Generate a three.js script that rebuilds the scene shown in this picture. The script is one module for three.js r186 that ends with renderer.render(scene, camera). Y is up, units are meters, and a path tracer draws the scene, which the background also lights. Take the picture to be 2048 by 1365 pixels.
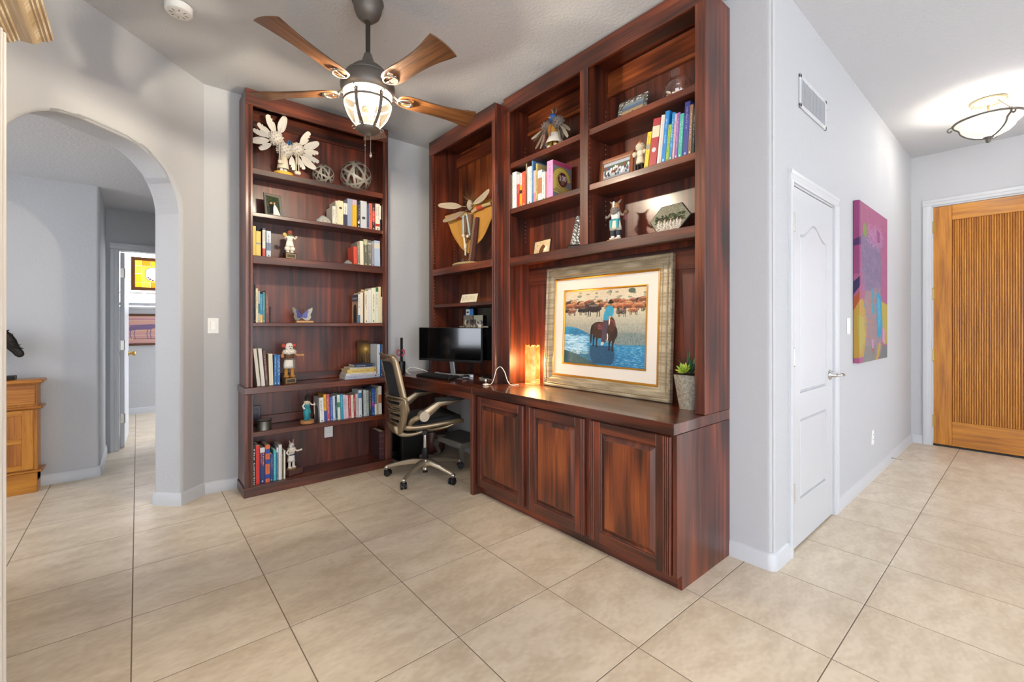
import * as THREE from 'three';
import { mergeGeometries, mergeVertices, toCreasedNormals } from 'three/addons/utils/BufferGeometryUtils.js';
import { RectAreaLightUniformsLib } from 'three/addons/lights/RectAreaLightUniformsLib.js';

// ------------------------------------------------------------------ camera, sky, exposure
RectAreaLightUniformsLib.init();
const scene = new THREE.Scene();
const FRAME_W = 2048, FRAME_H = 1365, FOCAL = 885.6;
const camera = new THREE.PerspectiveCamera(2 * Math.atan(FRAME_H / 2 / FOCAL) * 180 / Math.PI, FRAME_W / FRAME_H, 0.05, 100);
camera.position.set(0, 1.271, 0);
camera.rotation.set(0, -0.7022, 0);
camera.setViewOffset(FRAME_W, FRAME_H, 0, 32.4, FRAME_W, FRAME_H);   // shifted lens: the horizon lies a little above the middle
const renderer = new THREE.WebGLRenderer({ antialias: true });
renderer.toneMapping = THREE.LinearToneMapping;
renderer.toneMappingExposure = 1.02;
renderer.shadowMap.enabled = true;
renderer.shadowMap.type = THREE.PCFSoftShadowMap;
scene.background = new THREE.Color().setRGB(7.4, 7.85, 8.7);          // bright, evenly overcast sky, seen and entering through the windows only

// ------------------------------------------------------------------ helpers
let seed = 7;
const rnd = () => { seed = (seed * 1664525 + 1013904223) >>> 0; return seed / 4294967296; };
const rr = (a, b) => a + (b - a) * rnd();
const V = (x, y, z) => new THREE.Vector3(x, y, z);
const taken = {};
function numbered(name) {
  const n = taken[name] = (taken[name] ?? -1) + 1;
  return n ? name + '_' + String(n).padStart(3, '0') : name;
}
function describe(o, label, category, group, kind) {
  if (label) o.userData.label = label;
  if (category) o.userData.category = category;
  if (group) o.userData.group = group;
  if (kind) o.userData.kind = kind;
  return o;
}
function thing(name, label, category, at = [0, 0, 0], turn = 0, group) {
  const o = new THREE.Group();
  o.name = numbered(name); o.position.set(...at); o.rotation.y = turn;
  scene.add(o);
  return describe(o, label, category, group);
}
// one named mesh out of one or several geometries
function part(name, geos, mat, parent, label) {
  const list = [].concat(geos);
  const g = list.length > 1 ? join(list) : list[0];
  const m = new THREE.Mesh(g, mat);
  m.name = parent ? name : numbered(name);
  m.castShadow = m.receiveShadow = true;
  if (label) m.userData.label = label;
  (parent || scene).add(m);
  return m;
}
function solo(name, geos, mat, label, category, group) { return describe(part(name, geos, mat), label, category, group); }
function struct(name, geos, mat, parent) { const m = part(name, geos, mat, parent); if (!parent) m.userData.kind = 'structure'; return m; }
function structGroup(name) { const g = new THREE.Group(); g.name = numbered(name); g.userData.kind = 'structure'; scene.add(g); return g; }
function join(list) {
  return mergeGeometries(list.map((g) => {
    let k = g.index ? g.toNonIndexed() : g.clone();
    if (!k.attributes.normal) k.computeVertexNormals();
    if (!k.attributes.uv) k.setAttribute('uv', new THREE.Float32BufferAttribute(new Float32Array(k.attributes.position.count * 2), 2));
    for (const n of Object.keys(k.attributes)) if (!['position', 'normal', 'uv'].includes(n)) k.deleteAttribute(n);
    k.morphAttributes = {};
    return k;
  }));
}
// large flat faces keep their own normal next to rounded edges
function flatBig(g, min = 0.02) {
  const p = g.attributes.position, n = g.attributes.normal, a = V(0, 0, 0), b = V(0, 0, 0), c = V(0, 0, 0);
  for (let i = 0; i < p.count; i += 3) {
    a.fromBufferAttribute(p, i); b.fromBufferAttribute(p, i + 1).sub(a); c.fromBufferAttribute(p, i + 2).sub(a); b.cross(c);
    if (b.length() > 2 * min) { b.normalize(); for (let k = 0; k < 3; k++) n.setXYZ(i + k, b.x, b.y, b.z); }
  }
  return g;
}
const move = (g, x, y, z) => g.translate(x, y, z);
// uv in metres, v along the grain axis g ('x' 'y' 'z'), each piece from its own place in the pattern
function metreUV(g, grain = 'y', ou = rnd() * 3, ov = rnd() * 3) {
  if (g.index) g = g.toNonIndexed();
  if (!g.attributes.normal) g.computeVertexNormals();
  const p = g.attributes.position, n = g.attributes.normal, uv = new Float32Array(p.count * 2), ax = { x: 0, y: 1, z: 2 }[grain];
  for (let i = 0; i < p.count; i++) {
    const q = [p.getX(i), p.getY(i), p.getZ(i)], m = [n.getX(i), n.getY(i), n.getZ(i)].map(Math.abs);
    const k = m[0] >= m[1] && m[0] >= m[2] ? 0 : m[1] >= m[2] ? 1 : 2;
    const rest = [0, 1, 2].filter((a) => a !== k);
    let a, b;
    if (k === ax) [a, b] = rest; else { b = ax; a = rest.find((r) => r !== ax); }
    uv[i * 2] = q[a] + ou + k * 0.37; uv[i * 2 + 1] = q[b] + ov;
  }
  g.setAttribute('uv', new THREE.BufferAttribute(uv, 2));
  return g;
}
// box with chamfered edges, centred, flat faces (44 triangles)
function cbox(w, h, d, c = 0.002) {
  const A = [w / 2, h / 2, d / 2]; c = Math.min(c, w * 0.45, h * 0.45, d * 0.45);
  const pos = [], nor = [];
  const pt = (s, f) => s.map((q, i) => q * (i === f ? A[i] : A[i] - c));
  const poly = (pts) => {
    const a = V(...pts[0]), b = V(...pts[1]), e = V(...pts[2]), n = b.clone().sub(a).cross(e.clone().sub(a)).normalize();
    const ctr = pts.reduce((s, q) => s.add(V(...q)), V(0, 0, 0));
    if (n.dot(ctr) < 0) { pts = pts.slice().reverse(); n.negate(); }
    for (let i = 1; i + 1 < pts.length; i++) for (const q of [pts[0], pts[i], pts[i + 1]]) { pos.push(...q); nor.push(n.x, n.y, n.z); }
  };
  for (let f = 0; f < 3; f++) for (const s of [-1, 1]) {
    const o = [0, 1, 2].filter((i) => i !== f);
    poly([[-1, -1], [1, -1], [1, 1], [-1, 1]].map(([p, q]) => { const S = [0, 0, 0]; S[f] = s; S[o[0]] = p; S[o[1]] = q; return pt(S, f); }));
  }
  for (const [f1, f2, f3] of [[0, 1, 2], [0, 2, 1], [1, 2, 0]]) for (const s1 of [-1, 1]) for (const s2 of [-1, 1]) {
    const S = (t) => { const k = [0, 0, 0]; k[f1] = s1; k[f2] = s2; k[f3] = t; return k; };
    poly([pt(S(-1), f1), pt(S(1), f1), pt(S(1), f2), pt(S(-1), f2)]);
  }
  for (const x of [-1, 1]) for (const y of [-1, 1]) for (const z of [-1, 1]) poly([pt([x, y, z], 0), pt([x, y, z], 1), pt([x, y, z], 2)]);
  const g = new THREE.BufferGeometry();
  g.setAttribute('position', new THREE.Float32BufferAttribute(pos, 3));
  g.setAttribute('normal', new THREE.Float32BufferAttribute(nor, 3));
  return g;
}
// chamfered box given by its corners in space, with uv in metres along its longest side (or a given axis)
function bx(x0, x1, y0, y1, z0, z1, c = 0.002, grain) {
  const w = x1 - x0, h = y1 - y0, d = z1 - z0;
  const g = move(cbox(w, h, d, c), (x0 + x1) / 2, (y0 + y1) / 2, (z0 + z1) / 2);
  return metreUV(g, grain || (h >= w && h >= d ? 'y' : w >= d ? 'x' : 'z'));
}
function tube(pts, r, seg = 24, rad = 8, closed = false) {
  return new THREE.TubeGeometry(new THREE.CatmullRomCurve3(pts.map((p) => V(...p)), closed, 'centripetal'), seg, r, rad, closed);
}
// straight tapered rod between two points
function rod(a, b, ra, rb = ra, n = 10, caps = true) {
  const A = V(...a), B = V(...b), L = A.distanceTo(B), g = new THREE.CylinderGeometry(rb, ra, L, n, 1, !caps);
  g.translate(0, L / 2, 0);
  g.applyQuaternion(new THREE.Quaternion().setFromUnitVectors(V(0, 1, 0), B.clone().sub(A).normalize()));
  return g.translate(A.x, A.y, A.z);
}
const lathe = (pts, n = 32) => new THREE.LatheGeometry(pts.map(([r, y]) => new THREE.Vector2(Math.max(r, 1e-4), y)), n);
const ball = (r, x, y, z, sx = 1, sy = 1, sz = 1, n = 14) => new THREE.SphereGeometry(r, n, Math.max(6, n * 0.7 | 0)).scale(sx, sy, sz).translate(x, y, z);
const cyl = (r0, r1, h, n = 24) => new THREE.CylinderGeometry(r1, r0, h, n).translate(0, h / 2, 0);
function shapeOf(pts) { const s = new THREE.Shape(); pts.forEach(([x, y], i) => (i ? s.lineTo(x, y) : s.moveTo(x, y))); s.closePath(); return s; }
function ext(shape, depth, bevel = 0, seg = 1, curve = 12) {
  return new THREE.ExtrudeGeometry(shape, { depth: depth - 2 * bevel, bevelEnabled: bevel > 0, bevelSize: bevel, bevelThickness: bevel, bevelOffset: -bevel, bevelSegments: seg, curveSegments: curve }).translate(0, 0, bevel);
}
// plan polygon (x, z) raised from y0 to y1
function plan(pts, y0, y1) {
  const g = new THREE.ExtrudeGeometry(shapeOf(pts.map(([x, z]) => [x, -z])), { depth: y1 - y0, bevelEnabled: false });
  return g.rotateX(-Math.PI / 2).translate(0, y0, 0);
}
// profile (list of [out, y]) swept along a plan path of points (x, z); "out" is to the left of travel
function sweepProfile(path, prof, closed = false) {
  const n = path.length, pos = [], idx = [];
  const dir = (a, b) => { const l = Math.hypot(b[0] - a[0], b[1] - a[1]); return [(b[0] - a[0]) / l, (b[1] - a[1]) / l]; };
  const left = ([x, z]) => [z, -x];
  for (let i = 0; i < n; i++) {
    const d0 = i > 0 || closed ? dir(path[(i + n - 1) % n], path[i]) : null, d1 = i < n - 1 || closed ? dir(path[i], path[(i + 1) % n]) : null;
    const l0 = left(d0 || d1), l1 = left(d1 || d0), m = [l0[0] + l1[0], l0[1] + l1[1]], k = 2 / (m[0] * m[0] + m[1] * m[1]);
    for (const [o, y] of prof) pos.push(path[i][0] + m[0] * o * k, y, path[i][1] + m[1] * o * k);
  }
  const q = prof.length;
  for (let i = 0; i < (closed ? n : n - 1); i++) for (let j = 0; j < q - 1; j++) {
    const a = i * q + j, b = ((i + 1) % n) * q + j;
    idx.push(a, b, a + 1, b, b + 1, a + 1);
  }
  if (!closed) for (const base of [0, (n - 1) * q]) for (let j = 1; j + 1 < q; j++) base ? idx.push(base, base + j, base + j + 1) : idx.push(0, j + 1, j);
  const g = new THREE.BufferGeometry();
  g.setAttribute('position', new THREE.Float32BufferAttribute(pos, 3));
  g.setIndex(idx);
  return metreUV(toCreasedNormals(g.toNonIndexed(), 0.6), 'y', 0, 0);
}
// several things side by side: run f with a turned/moved frame
function placed(geos, at, turn = 0, tilt = 0) {
  const m = new THREE.Matrix4().compose(V(...at), new THREE.Quaternion().setFromEuler(new THREE.Euler(tilt, turn, 0, 'YXZ')), V(1, 1, 1));
  return [].concat(geos).map((g) => g.clone().applyMatrix4(m));
}
function clone(o, label, at, turn) {
  const c = o.clone(); c.name = numbered(o.name.replace(/_\d{3}$/, '')); c.userData = { ...o.userData };
  if (label) c.userData.label = label;
  if (at) c.position.set(...at);
  if (turn !== undefined) c.rotation.y = turn;
  scene.add(c); return c;
}

// ------------------------------------------------------------------ computed textures
function lattice(px, py, salt) {
  const t = new Float32Array(px * py); let s = (salt * 2654435761) >>> 0 || 1;
  for (let i = 0; i < t.length; i++) { s = (s * 1664525 + 1013904223) >>> 0; t[i] = s / 4294967296; }
  return (x, y) => {
    const ix = Math.floor(x), iy = Math.floor(y), fx = x - ix, fy = y - iy, u = fx * fx * (3 - 2 * fx), v = fy * fy * (3 - 2 * fy);
    const a = (i, j) => t[(((j % py) + py) % py) * px + (((i % px) + px) % px)];
    return (a(ix, iy) * (1 - u) + a(ix + 1, iy) * u) * (1 - v) + (a(ix, iy + 1) * (1 - u) + a(ix + 1, iy + 1) * u) * v;
  };
}
function paint(w, h, f, srgb = true) {
  const d = new Uint8Array(w * h * 4);
  for (let y = 0; y < h; y++) for (let x = 0; x < w; x++) {
    const c = f(x / w, y / h, x, y), o = (y * w + x) * 4;
    for (let k = 0; k < 3; k++) d[o + k] = Math.max(0, Math.min(255, typeof c === 'number' ? c : c[k]));
    d[o + 3] = 255;
  }
  const t = new THREE.DataTexture(d, w, h);
  t.wrapS = t.wrapT = THREE.RepeatWrapping; t.magFilter = THREE.LinearFilter; t.minFilter = THREE.LinearMipmapLinearFilter; t.generateMipmaps = true;
  if (srgb) t.colorSpace = THREE.SRGBColorSpace;
  t.needsUpdate = true; return t;
}
const mix3 = (a, b, t) => [a[0] + (b[0] - a[0]) * t, a[1] + (b[1] - a[1]) * t, a[2] + (b[2] - a[2]) * t];
const clamp01 = (x) => Math.max(0, Math.min(1, x));
// straight-grained wood; the picture covers su x sv metres, grain along v
function woodMap(salt, dark, mid, light, su, sv, blotch = 0.5, fine = 0.5) {
  const n1 = lattice(6, 3, salt), n2 = lattice(24, 4, salt + 1), n3 = lattice(96, 6, salt + 2), n4 = lattice(256, 24, salt + 3), n5 = lattice(5, 5, salt + 4), nw = lattice(4, 6, salt + 5);
  const t = paint(512, 512, (u, v) => {
    const wv = u + 0.03 * (nw(u * 4, v * 6) - 0.5);
    const streak = 0.45 * n2(wv * 24, v * 4) + 0.3 * n3(wv * 96, v * 6) + 0.25 * n1(wv * 6, v * 3);
    const bl = n5(u * 5, v * 5), fi = n4(u * 256, v * 24);
    let k = clamp01((streak - 0.5) * 1.15 + 0.5 + (bl - 0.5) * blotch + (fi - 0.5) * fine * 0.4);
    return k < 0.5 ? mix3(dark, mid, k * 2) : mix3(mid, light, k * 2 - 1);
  });
  t.repeat.set(1 / su, 1 / sv);
  return t;
}
function canvasTex(w, h, draw) {
  const c = document.createElement('canvas'); c.width = w; c.height = h;
  const g = c.getContext('2d'); draw(g, w, h);
  const t = new THREE.CanvasTexture(c); t.colorSpace = THREE.SRGBColorSpace; t.magFilter = THREE.LinearFilter; t.anisotropy = 8;
  return t;
}
const std = (color, roughness = 0.6, more = {}) => new THREE.MeshStandardMaterial({ color, roughness, ...more });
const phy = (color, roughness = 0.5, more = {}) => new THREE.MeshPhysicalMaterial({ color, roughness, ...more });
// ------------------------------------------------------------------ shared materials
const peel = (() => {
  const a = lattice(64, 64, 31), b = lattice(128, 128, 32), t = paint(512, 512, (u, v) => 255 * (0.6 * a(u * 64, v * 64) + 0.4 * b(u * 128, v * 128)), false);
  t.repeat.set(1 / 0.8, 1 / 0.8); return t;
})();
const wallPaint = std(new THREE.Color().setRGB(0.485, 0.49, 0.5), 0.75, { bumpMap: peel, bumpScale: 0.0012 });
const ceilingPaint = std(new THREE.Color().setRGB(0.57, 0.58, 0.6), 0.85, { bumpMap: peel, bumpScale: 0.0018 });
const trimPaint = phy(new THREE.Color().setRGB(0.54, 0.55, 0.565), 0.38);
const doorPaint = (() => {
  const a = lattice(128, 16, 61), b = lattice(40, 8, 62), t = paint(256, 512, (u, v) => 255 * (0.6 * a(u * 128, v * 16) + 0.4 * b(u * 40, v * 8)), false);
  t.repeat.set(1 / 0.25, 1 / 0.6);
  return phy(new THREE.Color().setRGB(0.53, 0.54, 0.555), 0.36, { bumpMap: t, bumpScale: 0.0007 });
})();
const cherryMap = woodMap(11, [40, 16, 10], [86, 37, 20], [126, 61, 31], 0.5, 1.4, 0.55, 0.5);
const cherryWarmMap = woodMap(17, [50, 22, 11], [106, 48, 21], [148, 78, 33], 0.5, 1.2, 0.7, 0.45);
const cherryDarkMap = woodMap(23, [38, 16, 10], [86, 35, 19], [128, 56, 28], 0.55, 1.5, 0.8, 0.5);
const cherry = phy(0xffffff, 0.42, { map: cherryMap, clearcoat: 0.45, clearcoatRoughness: 0.18 });
const cherryWarm = phy(0xffffff, 0.42, { map: cherryWarmMap, clearcoat: 0.35, clearcoatRoughness: 0.22 });
const cherryDark = phy(0xffffff, 0.42, { map: cherryDarkMap, clearcoat: 0.4, clearcoatRoughness: 0.2 });
const cherryTop = phy(0xffffff, 0.3, { map: cherryMap, clearcoat: 0.6, clearcoatRoughness: 0.12 });
const black = phy(0x0b0b0c, 0.45), blackSoft = std(0x131315, 0.8);
const chrome = phy(0xc9c9c6, 0.22, { metalness: 1 }), nickel = phy(0xb9b5ad, 0.3, { metalness: 1 });
const brass = phy(0xb9924a, 0.3, { metalness: 1 }), pewter = phy(0x77756f, 0.42, { metalness: 0.9 });
const whitePlastic = phy(0xe9e8e4, 0.35), creamPaper = std(0xe6dfca, 0.85), holeDark = std(0x0a0605, 0.9);

// ------------------------------------------------------------------ floor: square stone-look tiles in dark grout
const TILE = 0.508, GX = -0.5254, GZ = -3.549, CEIL = 3.075, LOWCEIL = 2.43;
const tileMaps = [[226, 209, 184], [222, 205, 180], [229, 213, 189]].map((base, k) => {
  const a = lattice(5, 12, 71 + k * 9), b = lattice(14, 30, 72 + k * 9), c = lattice(60, 110, 73 + k * 9), d = lattice(256, 256, 74 + k * 9), e = lattice(4, 4, 75 + k * 9);
  const t = paint(768, 768, (u, v) => {
    const wv = v + 0.05 * (e(u * 4, v * 4) - 0.5);
    const cloud = 0.34 * a(u * 5, wv * 12) + 0.36 * b(u * 14, wv * 30) + 0.3 * c(u * 60, wv * 110), fl = d(u * 256, v * 256);
    let col = mix3([base[0] - 16, base[1] - 18, base[2] - 21], [base[0] + 8, base[1] + 9, base[2] + 9], clamp01((cloud - 0.5) * 1.9 + 0.55));
    const pit = fl > 0.9 ? (fl - 0.9) * 160 : 0;
    return [col[0] - pit, col[1] - pit, col[2] - pit];
  });
  t.repeat.set(1 / 1.3, 1 / 1.3); return t;
});
const tileMats = tileMaps.map((m) => phy(0xffffff, 0.36, { map: m, clearcoat: 0.15, clearcoatRoughness: 0.3 }));
const groutMat = std(0x7d6f60, 0.95);
const floor = structGroup('floor');
part('grout_bed', metreUV(plan([[-5.2, -8.6], [6.6, -8.6], [6.6, 4.8], [-5.2, 4.8]], -0.12, -0.0007), 'x', 0, 0), groutMat, floor);
{
  const geos = []; for (let k = 0; k < 9; k++) { const g = cbox(TILE - 0.0042, 0.012, TILE - 0.0042, 0.0006); geos.push(metreUV(g, 'z', k * 0.61 + 0.1, k * 0.83 + 0.2)); }
  const far = [];
  for (let i = -10; i < 15; i++) for (let j = -10; j < 19; j++) {
    const x = GX + (i + 0.5) * TILE, z = GZ + (j + 0.5) * TILE;
    if (x < -5 || x > 6.6 || z > 4.6) continue;
    const back = z < -4.3;
    if (back && (x < -2.6 || x > 2.2)) continue;
    const near = back ? x > -1.3 && x < 0.9 : x > -1.3 && z < 1.4;
    const k = Math.floor(rnd() * 9), m = tileMats[Math.floor(rnd() * 3)];
    if (near) { const t = part('tile', geos[k], m, floor); t.position.set(x, -0.006, z); }
    else far.push(geos[k].clone().translate(x, -0.006, z));
  }
  const rest = part('floor_tiles', far, tileMats[0], floor); rest.userData.kind = 'stuff';
}

// ------------------------------------------------------------------ ceilings and walls
const W = (g) => metreUV(g, 'y', 0, 0);
struct('ceiling', [W(plan([[-5.2, -4.2], [6.6, -4.2], [6.6, 4.8], [-5.2, 4.8]], CEIL, CEIL + 0.12))], ceilingPaint);
struct('ceiling', [W(plan([[-2.7, -8.5], [2.2, -8.5], [2.2, -4.1], [0.2, -4.1], [-1.2, -2.75], [-2.7, -2.75]], LOWCEIL, LOWCEIL + 0.12))], ceilingPaint);
struct('wall_back', W(plan([[0.30, -4.14], [2.62, -4.14], [2.62, -4.02], [0.30, -4.02]], 0, CEIL)), wallPaint);
{ // wall behind the cabinets with a rounded outer corner, running on into the entrance hall up to the closet door
  const r = 0.03, pts = [[2.62, -4.13], [2.5, -4.13]];
  for (let k = 0; k <= 8; k++) { const a = Math.PI + (Math.PI / 2) * (k / 8); pts.push([2.5 + r + Math.cos(a) * r, -0.87 - r - Math.sin(a) * r]); }
  pts.push([2.77, -0.87], [2.77, -0.99], [2.62, -0.99]);
  struct('wall_right', W(flatBig(toCreasedNormals(plan(pts, 0, CEIL), 0.5), 0.1)), wallPaint);
  struct('wall_hall', [W(plan([[2.77, -0.99], [3.556, -0.99], [3.556, -0.87], [2.77, -0.87]], 2.065, CEIL)), W(plan([[3.556, -0.99], [6.53, -0.99], [6.53, -0.87], [3.556, -0.87]], 0, CEIL))], wallPaint);
}
// end wall of the hall around the entrance door
struct('wall_front', [W(bx(6.41, 6.53, 0, CEIL, -0.87, -0.71, 0)), W(bx(6.41, 6.53, 2.525, CEIL, -0.71, 0.39, 0)), W(bx(6.41, 6.53, 0, CEIL, 0.39, 0.7, 0)), W(bx(6.41, 6.53, 0, 0.1, 0.7, 1.5, 0)), W(bx(6.41, 6.53, 2.4, CEIL, 0.7, 1.5, 0)), W(bx(6.41, 6.53, 0, CEIL, 1.5, 4.74, 0))], wallPaint);
// closet behind the white door (dark, closed)
struct('wall_closet', [W(bx(2.62, 3.8, 0, CEIL, -1.75, -1.65, 0)), W(bx(3.7, 3.8, 0, CEIL, -1.65, -0.99, 0))], wallPaint);
{ // diagonal wall with the arched opening
  const s = new THREE.Shape(), L = 1.98, R = 0.262, w = 1.04, spring = 2.05, top = 2.417, rx = 0.4;
  s.moveTo(-R, -0.03); s.lineTo(0, -0.03); s.lineTo(0, spring);
  for (let k = 1; k <= 14; k++) { const a = (Math.PI / 2) * (k / 14); s.lineTo(rx - rx * Math.cos(a), spring + (top - spring) * Math.sin(a)); }
  for (let k = 0; k <= 14; k++) { const a = (Math.PI / 2) * (1 - k / 14); s.lineTo(w - rx + rx * Math.cos(a), spring + (top - spring) * Math.sin(a)); }
  s.lineTo(w, -0.03); s.lineTo(L, -0.03); s.lineTo(L, CEIL + 0.03); s.lineTo(-R, CEIL + 0.03); s.closePath();
  let g = ext(s, 0.21, 0.024, 5);
  g = toCreasedNormals(g, 0.7); { const p = g.attributes.position, n = g.attributes.normal; for (let i = 0; i < p.count; i += 3) { const z = [0, 1, 2].map((k) => p.getZ(i + k)); if (Math.max(...z) - Math.min(...z) < 1e-6) for (let k = 0; k < 3; k++) n.setXYZ(i + k, 0, 0, z[0] > 0.1 ? 1 : -1); } }
  // shape x runs along (-1, 1)/sqrt2 in plan, depth along (-1, -1)/sqrt2
  const q = Math.SQRT1_2, m = new THREE.Matrix4().makeBasis(V(-q, 0, q), V(0, 1, 0), V(-q, 0, -q)).setPosition(0.235, 0, -3.875);
  struct('wall_arch', W(flatBig(g, 0.004).applyMatrix4(m)), wallPaint);
}
struct('wall_left', [W(bx(-0.92, -0.8, 0, CEIL, -2.84, -0.9, 0)), W(bx(-5.12, -0.8, 0, CEIL, -1.02, -0.9, 0))], wallPaint);
// the living room behind the camera: big openings to the outside on two sides
{
  const wz = 4.6, H = 2.62;
  struct('wall_rear', [W(bx(-5.1, -3.9, 0, CEIL, wz, wz + 0.14, 0)), W(bx(-1.3, -0.5, 0, CEIL, wz, wz + 0.14, 0)), W(bx(2.1, 3.8, 0, CEIL, wz, wz + 0.14, 0)), W(bx(4.9, 6.53, 0, CEIL, wz, wz + 0.14, 0)), W(bx(3.8, 4.9, 0, 0.7, wz, wz + 0.14, 0)),
    W(bx(-3.9, -1.3, H, CEIL, wz, wz + 0.14, 0)), W(bx(-0.5, 2.1, H, CEIL, wz, wz + 0.14, 0)), W(bx(3.8, 4.9, H, CEIL, wz, wz + 0.14, 0))], wallPaint);
  struct('wall_side', [W(bx(-5.14, -5.0, 0, CEIL, -1.0, 0.0, 0)), W(bx(-5.14, -5.0, 0, CEIL, 4.2, 4.74, 0)), W(bx(-5.14, -5.0, H, CEIL, 0.0, 4.2, 0)), W(bx(-5.14, -5.0, 0, 0.25, 0.0, 4.2, 0))], wallPaint);
  for (const [x0, x1] of [[-3.9, -1.3], [-0.5, 2.1], [3.8, 4.9]])
    struct('window_' + (x0 < -1 ? 5 : x0 < 1 ? 6 : 7), [bx(x0, x0 + 0.06, x0 > 3 ? 0.7 : 0, H, wz + 0.03, wz + 0.1, 0.004), bx(x1 - 0.06, x1, x0 > 3 ? 0.7 : 0, H, wz + 0.03, wz + 0.1, 0.004), bx((x0 + x1) / 2 - 0.04, (x0 + x1) / 2 + 0.04, x0 > 3 ? 0.7 : 0, H, wz + 0.03, wz + 0.1, 0.004), bx(x0, x1, H - 0.06, H, wz + 0.03, wz + 0.1, 0.004)], trimPaint);
}
// back hallway and the bright room at its end
{
  const r = 0.025, pts = [[-2.6, -5.19], [-2.6, -5.07]];
  for (let k = 0; k <= 8; k++) { const a = Math.PI / 2 * (1 - k / 8); pts.push([-0.24 - r + Math.cos(a) * r, -5.07 - r + Math.sin(a) * r]); }
  pts.push([-0.24, -5.95], [-0.36, -5.95], [-0.36, -5.19]);
  struct('wall_hallway', W(flatBig(toCreasedNormals(plan(pts, 0, LOWCEIL), 0.5), 0.1)), wallPaint);
  struct('wall_hallway_side', [W(bx(0.78, 0.9, 0, LOWCEIL, -5.95, -4.1, 0)), W(bx(-2.7, -2.6, 0, LOWCEIL, -8.4, -4.9, 0)), W(bx(-2.7, -2.6, 0, 0.8, -4.9, -3.5, 0)), W(bx(-2.7, -2.6, 2.2, LOWCEIL, -4.9, -3.5, 0)), W(bx(-2.7, -2.6, 0, LOWCEIL, -3.5, -2.8, 0))], wallPaint);
  struct('wall_hallway_end', [W(bx(-2.6, -0.155, 0, LOWCEIL, -6.07, -5.95, 0)), W(bx(-0.155, 0.63, 2.035, LOWCEIL, -6.07, -5.95, 0)), W(bx(0.63, 2.1, 0, LOWCEIL, -6.07, -5.95, 0))], wallPaint);
  struct('wall_far', [W(bx(-2.6, -0.5, 0, LOWCEIL, -8.39, -8.27, 0)), W(bx(-0.5, 1.0, 0, 1.52, -8.39, -8.27, 0)), W(bx(1.0, 2.1, 0, LOWCEIL, -8.39, -8.27, 0)), W(bx(-0.5, 1.0, 2.36, LOWCEIL, -8.39, -8.27, 0))], wallPaint);
  struct('wall_far_side', [W(bx(2.05, 2.17, 0, 0.3, -8.3, -5.95, 0)), W(bx(2.05, 2.17, 2.3, LOWCEIL, -8.3, -5.95, 0)), W(bx(2.05, 2.17, 0.3, 2.3, -8.3, -8.1, 0)), W(bx(2.05, 2.17, 0.3, 2.3, -6.15, -5.95, 0)), W(bx(2.05, 2.17, 0, LOWCEIL, -5.95, -4.1, 0))], wallPaint);
}

// ------------------------------------------------------------------ baseboards
const BBP = [[0, 0], [0.014, 0], [0.014, 0.062], [0.011, 0.068], [0.0105, 0.078], [0.006, 0.086], [0, 0.09]];
const base = (name, path) => struct('baseboard_' + name, sweepProfile(path, BBP), trimPaint);
{
  const arc = []; const r = 0.03;
  for (let k = 0; k <= 5; k++) { const a = Math.PI + (Math.PI / 2) * (k / 5); arc.push([2.5 + r + Math.cos(a) * r, -0.87 - r - Math.sin(a) * r]); }
  base('right', [[2.71, -0.87], ...arc.slice().reverse(), [2.5, -1.089]]);
  base('hall', [[6.41, -0.775], [6.41, -0.87], [3.616, -0.87]]);
  const q = Math.SQRT1_2, P = (s, t = 0) => [0.235 - s * q - t * q, -3.875 + s * q - t * q];
  base('back', [[0.597, -4.02], [0.38, -4.02], P(-0.024), P(-0.006, 0.006), P(0, 0.024), P(0, 0.186), P(-0.006, 0.204), P(-0.024, 0.21), P(-0.26, 0.21)]);
  base('arch', [P(1.4, 0.21), P(1.064, 0.21), P(1.046, 0.204), P(1.04, 0.186), P(1.04, 0.024), P(1.046, 0.006), P(1.064, 0), P(1.45, 0)]);
  base('hallway', [[-0.24, -5.94], [-0.24, -5.095], [-0.247, -5.077], [-0.265, -5.07], [-2.6, -5.07]]);
  base('far', [[2.05, -8.27], [-2.5, -8.27]]);
}
// ------------------------------------------------------------------ casings and doors
// door casing: flat board with a stepped outer edge, built round an opening in a wall; u = along the wall, n = out of it
function casing(name, frame, u0, u1, top, w = 0.06) {
  const prof = [[0, 0], [0, 0.006], [0.008, 0.011], [0.03, 0.013], [0.036, 0.018], [w - 0.008, 0.019], [w, 0.014], [w, 0]];
  const leg = (x, dir) => {
    const g = new THREE.ExtrudeGeometry(shapeOf(prof.map(([a, b]) => [x + dir * a, b])), { depth: top, bevelEnabled: false });
    return g.rotateX(Math.PI / 2).translate(0, top, 0);   // x along wall, y up, z out
  };
  const head = new THREE.ExtrudeGeometry(shapeOf(prof.map(([a, b]) => [b, top + a])), { depth: u1 - u0 + 2 * w, bevelEnabled: false }).rotateY(-Math.PI / 2).scale(1, 1, 1);
  head.computeBoundingBox(); const hb = head.boundingBox;
  // head: x runs along the wall after the turn; bring it to u0 - w, and its thickness to +z
  head.translate(u1 + w - hb.max.x, 0, 0);
  const geos = [leg(u0, -1), leg(u1, 1), head].map((g) => { const k = g.toNonIndexed ? (g.index ? g.toNonIndexed() : g) : g; k.computeVertexNormals(); return metreUV(k.applyMatrix4(frame), 'y', 0, 0); });
  return struct(name, geos, trimPaint);
}
const basis = (ux, uz, nx, nz, x, z) => new THREE.Matrix4().makeBasis(V(ux, 0, uz), V(0, 1, 0), V(nx, 0, nz)).setPosition(x, 0, z);
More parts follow.
